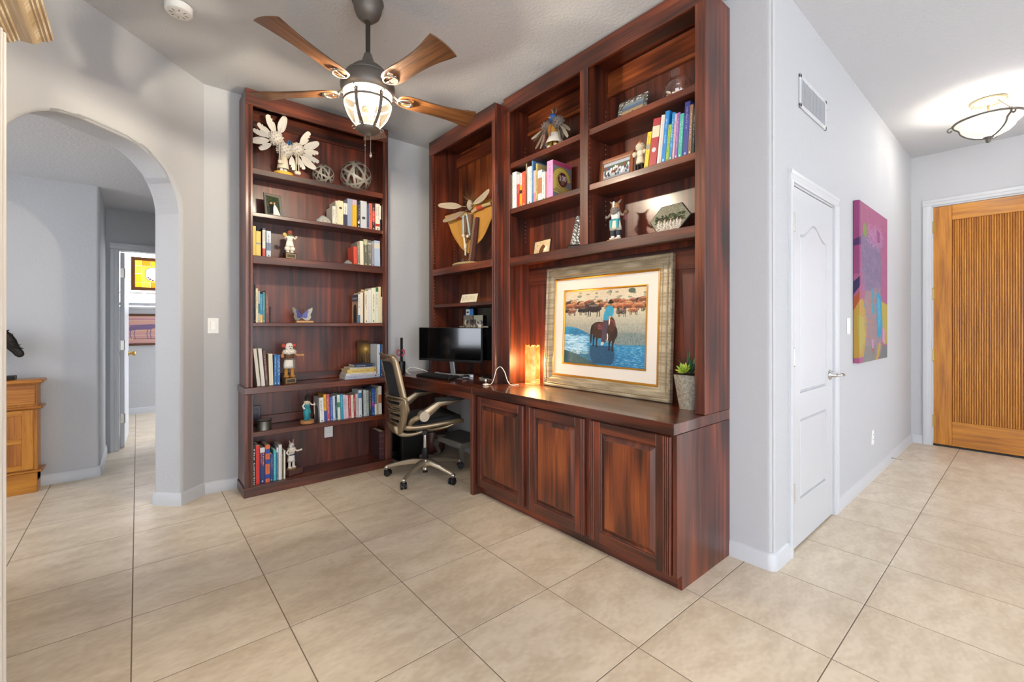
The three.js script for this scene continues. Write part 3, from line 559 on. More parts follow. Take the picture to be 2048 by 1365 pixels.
// ------------------------------------------------------------------ ceiling fan with lantern light
const bronze = phy(0x6e6862, 0.5, { metalness: 0.6 }), bronzeDark = phy(0x3a3632, 0.5, { metalness: 0.6 });
{
  const C = [0.98, 0, -2.4], o = thing('ceiling_fan', 'bronze ceiling fan with five walnut blades and a lantern light', 'ceiling fan', [C[0], CEIL, C[2]]);
  const P = (name, g, m, parent = o, label) => part(name, [].concat(g).map((k) => k.translate(0, parent === o ? -CEIL : 0, 0)), m, parent, label);
  P('canopy', lathe([[0, 3.074], [0.083, 3.074], [0.085, 3.062], [0.08, 3.056], [0.077, 3.045], [0.074, 3.02], [0.062, 2.99], [0.042, 2.97], [0.03, 2.966], [0.028, 2.958], [0.018, 2.956], [0, 2.956]], 40), bronze);
  P('downrod', move(cyl(0.0125, 0.0125, 0.24, 16), 0, 2.73, 0), bronzeDark);
  P('motor_housing', lathe([[0.013, 2.78], [0.02, 2.778], [0.03, 2.745], [0.042, 2.718], [0.07, 2.706], [0.088, 2.69], [0.098, 2.672], [0.1, 2.664], [0.115, 2.664], [0.118, 2.655], [0.112, 2.65], [0.128, 2.645], [0.14, 2.625], [0.146, 2.595], [0.143, 2.57], [0.135, 2.552], [0.124, 2.549], [0.122, 2.565], [0, 2.57]], 48), bronze);
  const walnutMap = woodMap(53, [62, 38, 20], [104, 65, 35], [140, 94, 54], 0.22, 0.7, 0.4, 0.6);
  const walnut = phy(0xffffff, 0.38, { map: walnutMap, clearcoat: 0.3, clearcoatRoughness: 0.2 });
  // blade: outline along +x, thin, pitched about its own length
  const s = new THREE.Shape();
  s.moveTo(0.17, -0.018); s.bezierCurveTo(0.175, -0.052, 0.23, -0.058, 0.3, -0.055); s.bezierCurveTo(0.42, -0.05, 0.5, -0.058, 0.58, -0.076); s.lineTo(0.632, -0.086);
  s.bezierCurveTo(0.65, -0.05, 0.655, 0.03, 0.64, 0.075); s.lineTo(0.6, 0.07); s.bezierCurveTo(0.5, 0.05, 0.42, 0.047, 0.32, 0.052); s.bezierCurveTo(0.23, 0.056, 0.175, 0.05, 0.17, 0.018); s.closePath();
  const blade = metreUV(ext(s, 0.007, 0.0015, 1, 14).translate(0, 0, -0.0035).rotateX(-Math.PI / 2), 'x', 0, 0);
  const iron = [
    placed([tube([[0.12, 0.03, 0], [0.15, 0.012, 0], [0.175, -0.004, 0]], 0.008, 10, 8), tube([[0.17, -0.006, 0], [0.185, -0.008, 0.026], [0.22, -0.008, 0.036], [0.245, -0.008, 0.022], [0.25, -0.008, 0]], 0.006, 18, 8), tube([[0.17, -0.006, 0], [0.185, -0.008, -0.026], [0.22, -0.008, -0.036], [0.245, -0.008, -0.022], [0.25, -0.008, 0]], 0.006, 18, 8), ball(0.011, 0.252, -0.008, 0, 1, 0.6, 1), ball(0.006, 0.2, -0.01, 0.0, 1, 1, 1), tube([[0.18, -0.008, 0], [0.215, -0.01, 0], [0.25, -0.008, 0]], 0.0045, 8, 6)], [0, 0, 0]),
  ].flat();
  for (let k = 0; k < 5; k++) {
    const b = new THREE.Group(); b.name = 'blade'; b.position.set(0, 2.568 - CEIL, 0); b.rotation.set(0, -(8 + 72 * k) * Math.PI / 180, 0); o.add(b);
    const t = new THREE.Group();
    const m = part('blade_board', blade, walnut, b); m.rotation.x = -0.21;
    part('blade_iron', iron.map((g) => g.clone()), nickel, b, 'bright metal blade bracket');
  }
  // lantern
  const L = new THREE.Group(); L.name = 'lantern'; L.position.set(0, -CEIL, 0); o.add(L);
  const gp = [[0.119, 2.556], [0.122, 2.535], [0.1235, 2.51], [0.121, 2.48], [0.112, 2.448], [0.097, 2.415], [0.078, 2.388], [0.06, 2.368], [0.056, 2.362]];
  const ripple = (() => { const a = lattice(24, 24, 91), b = lattice(60, 60, 92), t = paint(256, 256, (u, v) => 255 * (0.6 * a(u * 24, v * 24) + 0.4 * b(u * 60, v * 60)), false); t.repeat.set(3, 1); return t; })();
  part('glass', lathe(gp, 56), new THREE.MeshPhysicalMaterial({ color: 0xfff6e4, roughness: 0.02, transmission: 1, thickness: 0, ior: 1.5, bumpMap: ripple, bumpScale: 0.0012 }), L, 'seeded clear glass shade');
  for (let k = 0; k < 6; k++) {
    const a = (k / 6) * Math.PI * 2 + 0.35, pt = ([r, y]) => [Math.cos(a) * (r + 0.006), y, Math.sin(a) * (r + 0.006)];
    const out = gp.slice(1).map(([r, y]) => [r + 0.0065, y]), inn = gp.slice(1).map(([r, y]) => [r + 0.0025, y]).reverse();
    const ribbon = ext(shapeOf([...out, ...inn]), 0.019, 0.0008).translate(0, 0, -0.0095).rotateY(-a);
    const coil = (r, y, R) => new THREE.TorusGeometry(R, 0.0032, 8, 20, 5.2).translate(r, y, 0).rotateY(-a);
    part('strap', [ribbon, coil(0.142, 2.528, 0.013), coil(0.074, 2.362, 0.009)], bronze, L);
  }
  part('ring', lathe([[0.1275, 2.498], [0.131, 2.498], [0.131, 2.51], [0.1275, 2.51], [0.1275, 2.498]], 56), bronze, L);
  part('bottom_cap', lathe([[0, 2.372], [0.058, 2.37], [0.064, 2.362], [0.062, 2.352], [0.05, 2.342], [0.03, 2.334], [0.018, 2.33], [0.014, 2.322], [0.006, 2.318], [0, 2.318]], 40), bronze, L);
  part('lamp_holder', lathe([[0, 2.372], [0.03, 2.374], [0.03, 2.41], [0.034, 2.42], [0.034, 2.43], [0, 2.436]], 28), bronze, L);
  const bulbGlow = new THREE.MeshStandardMaterial({ color: 0xfff3dc, emissive: new THREE.Color().setRGB(1, 0.88, 0.68), emissiveIntensity: 3 });
  for (const [x, z] of [[-0.045, -0.014], [0.036, -0.034], [0.012, 0.046]]) {
    part('bulb', move(lathe([[0, 0], [0.011, 0.002], [0.013, 0.02], [0.017, 0.035], [0.016, 0.05], [0.009, 0.068], [0.003, 0.082], [0, 0.084]], 18), x, 2.45, z), bulbGlow, L, 'glowing candle bulb');
    const p = new THREE.PointLight(new THREE.Color().setRGB(1, 0.945, 0.86), 2.5); p.shadow.radius = 0.5; p.name = 'fan_bulb_light'; p.position.set(x, 2.49, z); p.castShadow = true; L.add(p);
  }
  P('pull_chain', [rod([0.012, 2.325, 0.01], [0.012, 2.235, 0.01], 0.0012, 0.0012, 6), lathe([[0, 0], [0.007, 0.008], [0.008, 0.016], [0.004, 0.028], [0.001, 0.034], [0, 0.034]], 12).translate(0.012, 2.2, 0.01)], nickel);
  P('pull_chain', [rod([-0.012, 2.325, -0.01], [-0.012, 2.16, -0.01], 0.0012, 0.0012, 6), ball(0.004, -0.012, 2.272, -0.01), ball(0.004, -0.012, 2.158, -0.01)], nickel);
}
// ------------------------------------------------------------------ alabaster bowl light in the hall
{
  const c = [5.22, 0, -0.245], o = thing('hall_ceiling_light', 'semi flush bowl light with scrolled metal arms on the hall ceiling', 'ceiling light', [c[0], CEIL, c[2]]);
  const Y = (g) => [].concat(g).map((k) => k.translate(0, -CEIL, 0));
  const goldish = phy(0x8a7f66, 0.4, { metalness: 0.8 });
  const canopy = [lathe([[0, 3.0745], [0.108, 3.0745], [0.112, 3.066], [0.108, 3.058], [0.1, 3.057], [0.055, 3.05], [0.045, 3.04], [0.02, 3.034], [0, 3.034]], 48)];
  for (let k = 0; k < 28; k++) { const a = k / 28 * 2 * Math.PI; canopy.push(rod([Math.cos(a) * 0.05, 3.05, Math.sin(a) * 0.05], [Math.cos(a) * 0.1, 3.058, Math.sin(a) * 0.1], 0.003, 0.005, 6)); }
  part('canopy', Y(canopy), goldish, o);
  part('stem', Y(rod([0, 3.04, 0], [0, 2.86, 0], 0.009, 0.009, 12)), goldish, o);
  const rimY = 2.918;
  part('bowl', Y(lathe([[0.196, rimY], [0.19, rimY - 0.02], [0.175, rimY - 0.036], [0.158, rimY - 0.05], [0.148, rimY - 0.075], [0.125, rimY - 0.1], [0.085, rimY - 0.122], [0.04, rimY - 0.133], [0.001, rimY - 0.135]], 56)), new THREE.MeshPhysicalMaterial({ color: 0xfff4dd, roughness: 0.35, emissive: new THREE.Color().setRGB(1, 0.93, 0.76), emissiveIntensity: 0.5 }), o, 'glowing alabaster glass bowl');
  part('rim', Y(new THREE.TorusGeometry(0.2, 0.009, 10, 64).rotateX(Math.PI / 2).translate(0, rimY, 0)), bronze, o);
  for (let k = 0; k < 3; k++) {
    const a = k * 2 * Math.PI / 3 + 2.45, R = (r, y) => [Math.cos(a) * r, y, Math.sin(a) * r];
    part('arm', Y([tube([R(0.2, rimY), R(0.198, rimY - 0.022), R(0.168, rimY - 0.048), R(0.156, rimY - 0.078), R(0.125, rimY - 0.108), R(0.07, rimY - 0.135), R(0.02, rimY - 0.145)], 0.007, 30, 8), tube([R(0.2, rimY - 0.004), R(0.222, rimY - 0.008), R(0.234, rimY - 0.024), R(0.226, rimY - 0.04), R(0.212, rimY - 0.038), R(0.212, rimY - 0.028)], 0.0055, 24, 8), ball(0.012, ...R(0.2, rimY))]), bronze, o);
    part('suspension_rod', Y([rod(R(0.092, 3.034), R(0.19, rimY + 0.012), 0.0035, 0.0035, 8), new THREE.TorusGeometry(0.009, 0.002, 6, 16).rotateY(a).translate(...R(0.088, 3.042)), new THREE.TorusGeometry(0.009, 0.002, 6, 16).rotateY(a).translate(...R(0.193, rimY + 0.012))]), bronze, o);
  }
  part('finial', Y(lathe([[0, rimY - 0.128], [0.03, rimY - 0.134], [0.034, rimY - 0.142], [0.018, rimY - 0.152], [0.014, rimY - 0.168], [0.017, rimY - 0.174], [0.008, rimY - 0.182], [0, rimY - 0.184]], 24)), bronze, o);
  const p = new THREE.PointLight(new THREE.Color().setRGB(1, 0.96, 0.9), 1.1); p.name = 'hall_light_bulb'; p.position.set(0, 2.86 - CEIL, 0); p.shadow.radius = 2; p.castShadow = true; o.add(p);
}
// ------------------------------------------------------------------ things on walls and ceiling
{
  const o = thing('smoke_detector', 'round white smoke detector on the ceiling near the arch', 'smoke detector', [0.178, CEIL, -3.125]);
  part('housing', lathe([[0, -0.001], [0.068, -0.001], [0.07, -0.012], [0.066, -0.016], [0.066, -0.036], [0.058, -0.046], [0, -0.048]], 40), whitePlastic, o);
  part('grille', [...Array(8)].map((_, k) => { const a = k * Math.PI / 4; return move(cbox(0.016, 0.002, 0.003, 0.0005).rotateY(-a), Math.cos(a) * 0.036, -0.0478, Math.sin(a) * 0.036); }), std(0x55544f, 0.7), o);
  part('test_button', move(cyl(0.012, 0.012, 0.003, 18), 0, -0.051, 0), whitePlastic, o);
}
function plate(name, label, cat, at, turn, kind) {
  const o = thing(name, label, cat, at, turn);
  part('cover_plate', move(cbox(0.072, 0.118, 0.006, 0.0025), 0, 0, 0.003), whitePlastic, o);
  if (kind === 'rocker') part('rocker', [move(cbox(0.034, 0.068, 0.006, 0.002), 0, 0, 0.0065), move(cbox(0.03, 0.03, 0.005, 0.002), 0, 0.016, 0.008).rotateX(0.03)], phy(0xf2f1ee, 0.3), o);
  else for (const y of [0.02, -0.02]) { const r = part('socket', move(cbox(0.034, 0.03, 0.004, 0.004), 0, y, 0.0055), phy(0xf2f1ee, 0.3), o); part('slots', [-0.007, 0.007].map((x) => move(cbox(0.0025, 0.009, 0.001, 0.0002), x, y + 0.003, 0.0078)), holeDark, r); }
  return o;
}
plate('light_switch', 'white rocker light switch beside the arched opening', 'light switch', [0.437, 1.264, -4.02], 0, 'rocker');
plate('light_switch', 'white rocker light switch between white door and colourful canvas', 'light switch', [3.9, 1.262, -0.87], 0, 'rocker');
plate('wall_outlet', 'white wall outlet low on the hall wall', 'outlet', [4.63, 0.342, -0.87], 0, 'outlet');
plate('wall_outlet', 'pale outlet on the back of the lowest bookcase shelf', 'outlet', [1.279, 0.345, -4.0025], 0, 'outlet');
{
  const o = plate('wall_outlet', 'dark outlet at left end inside the bookcase beside pewter box', 'outlet', [0.712, 0.572, -4.0025 + 0.014], 0, 'outlet');
  o.traverse((m) => { if (m.isMesh && m.name !== 'slots') m.material = phy(0x4a4650, 0.3); });
}
{ // return-air vent
  const o = thing('wall_vent', 'white louvred air vent high on the hall wall above the door', 'vent', [3.115, 2.606, -0.87]);
  const w = 0.49, h = 0.19, f = 0.024;
  part('frame', [bx(-w / 2, w / 2, h / 2 - f, h / 2, 0, 0.01, 0.003), bx(-w / 2, w / 2, -h / 2, -h / 2 + f, 0, 0.01, 0.003), bx(-w / 2, -w / 2 + f, -h / 2, h / 2, 0, 0.01, 0.003), bx(w / 2 - f, w / 2, -h / 2, h / 2, 0, 0.01, 0.003)], trimPaint, o);
  part('duct', bx(-w / 2 + f, w / 2 - f, -h / 2 + f, h / 2 - f, 0.0003, 0.001, 0), std(0x3a3b3e, 0.9), o);
  const g = cbox(0.003, h - 2 * f, 0.009, 0.0005).rotateY(-0.25);
  for (let k = 0; k < 20; k++) { const m = part('louvre', g, trimPaint, o); m.position.set(-w / 2 + f + (k + 0.5) * (w - 2 * f) / 20, 0, 0.006); }
  for (const y of [0.03, -0.05]) part('damper_lever', rod([w / 2 - f, y, 0.01], [w / 2 - 0.01, y, 0.03], 0.002, 0.002, 6), trimPaint, o);
}
solo('door_stop', [rod([5.3, 0.045, -0.858], [5.3, 0.045, -0.795], 0.005, 0.0045, 10), move(new THREE.SphereGeometry(0.008, 10, 8), 5.3, 0.045, -0.79), rod([5.3, 0.045, -0.866], [5.3, 0.045, -0.855], 0.01, 0.008, 12)], nickel, 'slim metal spring door stop on the hall baseboard', 'door stop');

// abstract canvas on the hall wall
{
  const art = canvasTex(700, 900, (g, w, h) => {
    const blob = (col, pts, al = 1) => { g.globalAlpha = al; g.fillStyle = col; g.beginPath(); pts.forEach(([x, y], i) => (i ? g.lineTo(x * w, y * h) : g.moveTo(x * w, y * h))); g.closePath(); g.fill(); g.globalAlpha = 1; };
    g.fillStyle = '#b8608c'; g.fillRect(0, 0, w, h);
    const strokes = (n, cols, x0, x1, y0, y1, len, al, wd) => { for (let k = 0; k < n; k++) { g.globalAlpha = al; g.strokeStyle = cols[Math.floor(rnd() * cols.length)]; g.lineWidth = rr(2, wd); g.beginPath(); const x = rr(x0, x1) * w, y = rr(y0, y1) * h, a = rr(0, 6.3); g.moveTo(x, y); g.quadraticCurveTo(x + rr(-20, 20), y + rr(-20, 20), x + Math.cos(a) * len, y + Math.sin(a) * len); g.stroke(); } g.globalAlpha = 1; };
    strokes(260, ['#c46a94', '#a94f86', '#c9768a', '#b86b7c'], 0.0, 1, 0, 0.45, 60, 0.35, 14);
    blob('#a3427c', [[0.05, 0], [0.13, 0], [0.13, 0.45], [0, 0.45], [0, 0]], 0.8);
    blob('#8a6f93', [[0.16, 0.2], [0.3, 0.17], [0.42, 0.24], [0.55, 0.22], [0.7, 0.24], [0.78, 0.34], [0.76, 0.5], [0.62, 0.54], [0.3, 0.55], [0.18, 0.45]], 1);
    blob('#a98a8f', [[0.25, 0.55], [0.75, 0.5], [0.8, 0.98], [0.2, 1], [0.2, 0.7]], 1);
    strokes(420, ['#8e7aa6', '#7b6b97', '#a07f9b', '#9a86b0', '#6f6a92'], 0.18, 0.76, 0.22, 0.54, 50, 0.5, 12);
    strokes(200, ['#c08ac0', '#d29ac4', '#b583b5'], 0.35, 0.8, 0.12, 0.24, 40, 0.6, 8);
    blob('#8f9a4c', [[0.2, 0.13], [0.28, 0.12], [0.33, 0.18], [0.26, 0.22], [0.2, 0.19]]); blob('#9a4a86', [[0.62, 0.12], [0.72, 0.13], [0.73, 0.2], [0.64, 0.21]]);
    blob('#cfa23f', [[0, 0.62], [0.2, 0.6], [0.32, 0.76], [0.24, 0.96], [0, 0.97]]); blob('#c8b24d', [[0.05, 0.7], [0.24, 0.72], [0.28, 0.85], [0.1, 0.95]]);
    blob('#2ea7c4', [[0.44, 0.52], [0.52, 0.54], [0.54, 0.68], [0.47, 0.7]]); blob('#2a9fc6', [[0.6, 0.56], [0.72, 0.54], [0.84, 0.66], [0.82, 0.78], [0.74, 0.86], [0.63, 0.84]]); blob('#4cb4d8', [[0.64, 0.58], [0.7, 0.58], [0.76, 0.72], [0.68, 0.8]]);
    strokes(160, ['#c4705c', '#b9826e', '#d28a77', '#8a88a4'], 0.26, 0.6, 0.55, 0.95, 46, 0.55, 10); strokes(70, ['#3aa9ca', '#2b8fb2'], 0.22, 0.8, 0.52, 0.98, 36, 0.5, 8);
    blob('#8d8a86', [[0.25, 0.9], [0.6, 0.9], [0.62, 1], [0.2, 1]]); blob('#c9b03f', [[0.78, 0.6], [1, 0.62], [1, 0.9], [0.86, 0.9]]); blob('#cbaa3e', [[0.58, 1], [0.7, 0.88], [0.76, 0.9], [0.66, 1]]); blob('#7b7e7a', [[0.7, 1], [0.82, 0.9], [1, 0.92], [1, 1]]);
    blob('#d6a0c6', [[0.82, 0.78], [0.9, 0.8], [0.9, 0.9], [0.82, 0.88]]); blob('#cf97c8', [[0.46, 0.86], [0.52, 0.86], [0.52, 0.93], [0.47, 0.93]]); blob('#cc4f52', [[0.46, 0.92], [0.53, 0.92], [0.51, 0.97]]);
    blob('#5a2f6e', [[0, 0.24], [0.14, 0.22], [0.14, 0.27], [0, 0.28]]); blob('#3d2a5e', [[0, 0.5], [0.12, 0.46], [0.12, 0.52], [0, 0.58]]); blob('#c05a2c', [[0, 0.6], [0.12, 0.55], [0.12, 0.6], [0, 0.68]]);
  });
  const o = thing('canvas_painting', 'tall abstract canvas in pink, violet, turquoise and mustard on the hall wall', 'painting', [4.5, 0.988, -0.868]);
  const w = 0.94, h = 1.2, d = 0.038;
  const g = cbox(w, h, d, 0.003).translate(0, h / 2, d / 2), p = g.attributes.position, n = g.attributes.normal, uv = [];
  for (let i = 0; i < p.count; i++) { let u = 0.1 + 0.9 * (p.getX(i) / w + 0.5); if (Math.abs(n.getX(i)) > 0.7) u = n.getX(i) < 0 ? 0.1 * (p.getZ(i) / d) : 1 - 0.04 * (1 - p.getZ(i) / d); uv.push(u, p.getY(i) / h); }
  g.setAttribute('uv', new THREE.Float32BufferAttribute(uv, 2));
  part('canvas', g, std(0xcdcdcd, 0.7, { map: art }), o);
}
// ------------------------------------------------------------------ left: whitewashed cabinet edge, sideboard, far room
{
  const limeMap = woodMap(67, [196, 184, 166], [222, 215, 204], [236, 233, 228], 0.2, 1.2, 0.7, 0.8), goldMap = woodMap(69, [150, 122, 86], [188, 164, 126], [214, 200, 174], 0.16, 0.9, 0.6, 0.7);
  const lime = std(0xffffff, 0.55, { map: limeMap }), gilt = std(0xffffff, 0.45, { map: goldMap });
  const o = thing('display_cabinet', 'tall whitewashed cabinet with crown moulding at the left edge', 'cabinet', [-0.52, 0, -1.45]);
  const x1 = -0.3, z0 = -2.0, top = 2.125;
  wp('body', bx(-0.79, x1 - 0.012, 0.02, top, z0 + 0.012, -0.95, 0.003, 'y'), lime, o);
  wp('corner_post', [bx(x1 - 0.06, x1 - 0.002, 0, top, z0, z0 + 0.04, 0.004, 'y'), metreUV(move(cyl(0.011, 0.011, top, 12), x1 - 0.004, 0, z0 + 0.052), 'y'), metreUV(move(cyl(0.008, 0.008, top, 12), x1 - 0.004, 0, z0 + 0.078), 'y'), bx(x1 - 0.05, x1 - 0.006, 0, top, z0 + 0.09, z0 + 0.17, 0.004, 'y')], lime, o);
  wp('plinth', bx(-0.79, x1 + 0.01, 0, 0.1, z0 - 0.008, -0.94, 0.006, 'z'), lime, o);
  const prof = [[0, 0], [0.006, 0.001], [0.008, 0.008], [0.014, 0.01], [0.016, 0.018], [0.022, 0.02], [0.024, 0.026], [0.03, 0.028], [0.036, 0.03], [0.048, 0.034], [0.058, 0.044], [0.063, 0.056], [0.066, 0.06], [0.071, 0.061], [0.073, 0.066], [0.079, 0.068], [0.082, 0.078], [0.088, 0.08], [0.09, 0.09], [0, 0.09]];
  wp('crown_moulding', sweepProfile([[-0.79, z0], [x1, z0], [x1, -0.95]].reverse(), prof.map(([a, b]) => [-a, top + b])), gilt, o);
  wp('cabinet_top', bx(-0.79, x1, top, top + 0.085, z0, -0.95, 0.002, 'z'), gilt, o);
}
{ // oak sideboard in the hallway
  const o = thing('sideboard', 'honey oak sideboard seen through the arch beside the hallway wall', 'sideboard', [-1.0, 0, -4.97]);
  const x1 = -0.58, x0 = -1.4, z1 = -4.905, z0 = -5.05;
  wp('body', bx(x0, x1, 0.08, 0.83, z0, z1, 0.002, 'y'), oak, o);
  wp('drawer_front', bx(x0 + 0.02, x1 - 0.012, 0.67, 0.82, z1, z1 + 0.01, 0.003, 'x'), oakDark, o);
  wp('sideboard_top', bx(x0 - 0.03, x1 + 0.035, 0.83, 0.858, z0, z1 + 0.035, 0.008, 'x'), oakDark, o);
  wp('moulding', bx(x0 - 0.02, x1 + 0.03, 0.635, 0.655, z0, z1 + 0.028, 0.006, 'x'), oakDark, o);
  wp('moulding', bx(x0 - 0.02, x1 + 0.03, 0.155, 0.172, z0, z1 + 0.028, 0.006, 'x'), oakDark, o);
  for (let k = 0; k < 2; k++) {
    const a = x1 - 0.01 - (k + 1) * 0.38, b = a + 0.37, d = new THREE.Group(); d.name = 'door'; d.position.set(a, 0.18, z1); o.add(d); d.position.sub(o.position);
    part('stile', bx(0, 0.06, 0, 0.45, 0, 0.014, 0.002, 'y'), oak, d); part('stile', bx(0.31, 0.37, 0, 0.45, 0, 0.014, 0.002, 'y'), oak, d); part('stile', bx(0.16, 0.2, 0, 0.45, 0, 0.012, 0.002, 'y'), oak, d);
    for (const y of [0, 0.2, 0.41]) part('rail', bx(0.06, 0.31, y, y + 0.04, 0, 0.013, 0.002, 'x'), oak, d);
    part('panel', bx(0.05, 0.32, 0.02, 0.43, 0, 0.004, 0, 'y'), oakDark, d);
  }
  wp('plinth', bx(x0, x1, 0, 0.155, z0, z1 + 0.01, 0.004, 'x'), oak, o);
}
{ // bronze horse head sculpture, one continuous surface on a small base
  const o = thing('horse_sculpture', 'dark bronze horse head sculpture on the oak sideboard', 'sculpture', [-0.79, 0.858, -4.965]);
  const dark = phy(0x2a2623, 0.45, { metalness: 0.6 });
  part('base', [bx(-0.09, 0.09, 0, 0.03, -0.05, 0.05, 0.004), bx(-0.03, 0.03, 0.03, 0.05, -0.03, 0.03, 0.004)], dark, o);
  const prof = [[-0.07, 0.09, 0.03], [-0.075, 0.15, 0.045], [-0.06, 0.22, 0.052], [-0.035, 0.28, 0.05], [-0.01, 0.325, 0.046], [0.015, 0.335, 0.046], [0.035, 0.315, 0.047], [0.055, 0.285, 0.043], [0.075, 0.25, 0.034], [0.092, 0.222, 0.029], [0.105, 0.2, 0.028], [0.112, 0.188, 0.024]];
  const beads = []; for (let k = 0; k + 1 < prof.length; k++) for (let q = 0; q < 3; q++) { const [a, b] = [prof[k], prof[k + 1]], t = q / 3, m = (i) => a[i] + (b[i] - a[i]) * t; beads.push(ball(m(2), m(0), m(1), 0, 1, 1, 0.62, 12)); }
  part('horse_head', [rod([-0.06, 0.04, 0], [-0.07, 0.12, 0], 0.012, 0.03, 12), ...beads, rod([-0.005, 0.365, 0.02], [0.002, 0.41, 0.026], 0.013, 0.002, 8), rod([-0.005, 0.365, -0.02], [0.002, 0.41, -0.026], 0.013, 0.002, 8),
    ...[...Array(12)].map((_, k) => rod([0.0 - k * 0.009, 0.375 - k * 0.02, rr(-0.012, 0.012)], [0.03 - k * 0.016 + rr(-0.02, 0.02), 0.385 - k * 0.024, rr(-0.04, 0.04)], 0.014, 0.002, 6)), ...[...Array(10)].map((_, k) => rod([0.02 + k * 0.007, 0.36 - k * 0.012, rr(-0.01, 0.02)], [0.05 + k * 0.0085 + rr(-0.012, 0.014), 0.385 - k * 0.016 + rr(-0.015, 0.01), rr(-0.01, 0.04)], 0.011, 0.002, 6)), tube([[0.1, 0.24, 0.022], [0.06, 0.26, 0.03], [0.02, 0.33, 0.032]], 0.003, 10, 5)], dark, o);
}
{ // stained glass panel hanging in the far window
  const o = thing('stained_glass_panel', 'amber stained glass panel in wooden frame hanging in the far window', 'stained glass', [0.2, 1.76, -8.2]);
  const w = 0.54, h = 0.47, f = 0.045, wood = std(0x7b4a1e, 0.5);
  part('frame', [bx(-w / 2, w / 2, h - f, h, -0.012, 0.012, 0.002), bx(-w / 2, w / 2, 0, f, -0.012, 0.012, 0.002), bx(-w / 2, -w / 2 + f, f, h - f, -0.012, 0.012, 0.002), bx(w / 2 - f, w / 2, f, h - f, -0.012, 0.012, 0.002)], wood, o);
  const glass = (c) => new THREE.MeshPhysicalMaterial({ color: c, roughness: 0.9, transmission: 0.7, thickness: 0 });
  const gl = [glass(0xf4c440), glass(0xf8d870), glass(0xeeb030)], clear = glass(0xd7e6ee), lead = std(0x2a2622, 0.6);
  const iw = w / 2 - f, y0 = f, y1 = h - f, b = 0.075;
  const pane = (pts, m) => part('pane', new THREE.ExtrudeGeometry(shapeOf(pts), { depth: 0.003, bevelEnabled: false }).translate(0, 0, -0.0015), m, o);
  const xs = [-iw, -iw + b, -0.05, 0.05, iw - b, iw];
  for (let k = 0; k + 1 < xs.length; k++) { pane([[xs[k], y0], [xs[k + 1] - 0.003, y0], [xs[k + 1] - 0.003, y0 + b - 0.003], [xs[k], y0 + b - 0.003]], gl[k % 3]); pane([[xs[k], y1 - b + 0.003], [xs[k + 1] - 0.003, y1 - b + 0.003], [xs[k + 1] - 0.003, y1], [xs[k], y1]], gl[(k + 1) % 3]); }
  const ys = [y0 + b, (y0 + y1) / 2, y1 - b];
  for (let k = 0; k < 2; k++) for (const s of [-1, 1]) pane([[s * iw, ys[k]], [s * (iw - b + 0.003), ys[k]], [s * (iw - b + 0.003), ys[k + 1] - 0.003], [s * iw, ys[k + 1] - 0.003]].sort((p, q) => 0), gl[(k + (s > 0 ? 1 : 0)) % 3]);
  const cx = iw - b, oval = []; for (let k = 0; k < 28; k++) { const a = k / 28 * 2 * Math.PI, e = 0.62; oval.push([Math.sign(Math.cos(a)) * Math.pow(Math.abs(Math.cos(a)), e) * (cx - 0.04), h / 2 + Math.sign(Math.sin(a)) * Math.pow(Math.abs(Math.sin(a)), e) * ((y1 - y0) / 2 - b - 0.02)]); }
  const sur = shapeOf([[-cx, y0 + b], [cx, y0 + b], [cx, y1 - b], [-cx, y1 - b]]), hole = new THREE.Path(); oval.slice().reverse().forEach(([x, y], i) => (i ? hole.lineTo(x, y) : hole.moveTo(x, y))); hole.closePath(); sur.holes.push(hole);
  part('pane', new THREE.ExtrudeGeometry(sur, { depth: 0.003, bevelEnabled: false }).translate(0, 0, -0.0015), gl[1], o);
  pane(oval.map(([x, y]) => [x * 0.985, h / 2 + (y - h / 2) * 0.985]), clear);
  part('lead_came', [tube(oval.map(([x, y]) => [x, y, 0]), 0.003, 60, 6, true), ...xs.slice(1, -1).flatMap((x) => [rod([x, y0, 0], [x, y0 + b, 0], 0.0025), rod([x, y1 - b, 0], [x, y1, 0], 0.0025)]), rod([-iw, y0 + b, 0], [iw, y0 + b, 0], 0.0025), rod([-iw, y1 - b, 0], [iw, y1 - b, 0], 0.0025), rod([-cx, y0 + b, 0], [-cx, y1 - b, 0], 0.0025), rod([cx, y0 + b, 0], [cx, y1 - b, 0], 0.0025)], lead, o);
  part('flower_motif', [ball(0.016, -0.06, h / 2 - 0.07, 0.002, 1, 0.7, 0.15), ball(0.012, -0.03, h / 2 - 0.085, 0.002, 1, 0.7, 0.15), ball(0.01, 0.0, h / 2 - 0.08, 0.002, 1, 0.7, 0.15), ball(0.012, -0.08, h / 2 - 0.05, 0.002, 1, 0.7, 0.15)], std(0x9a3b52, 0.6), o);
  part('hanging_chain', [tube([[-w / 2 + 0.1, h, 0], [-w / 2 + 0.12, h + 0.06, 0.0], [-w / 2 + 0.11, h + 0.13, 0]], 0.0015, 10, 5), tube([[w / 2 - 0.1, h, 0], [w / 2 - 0.1, h + 0.13, 0]], 0.0015, 6, 5)], lead, o);
}
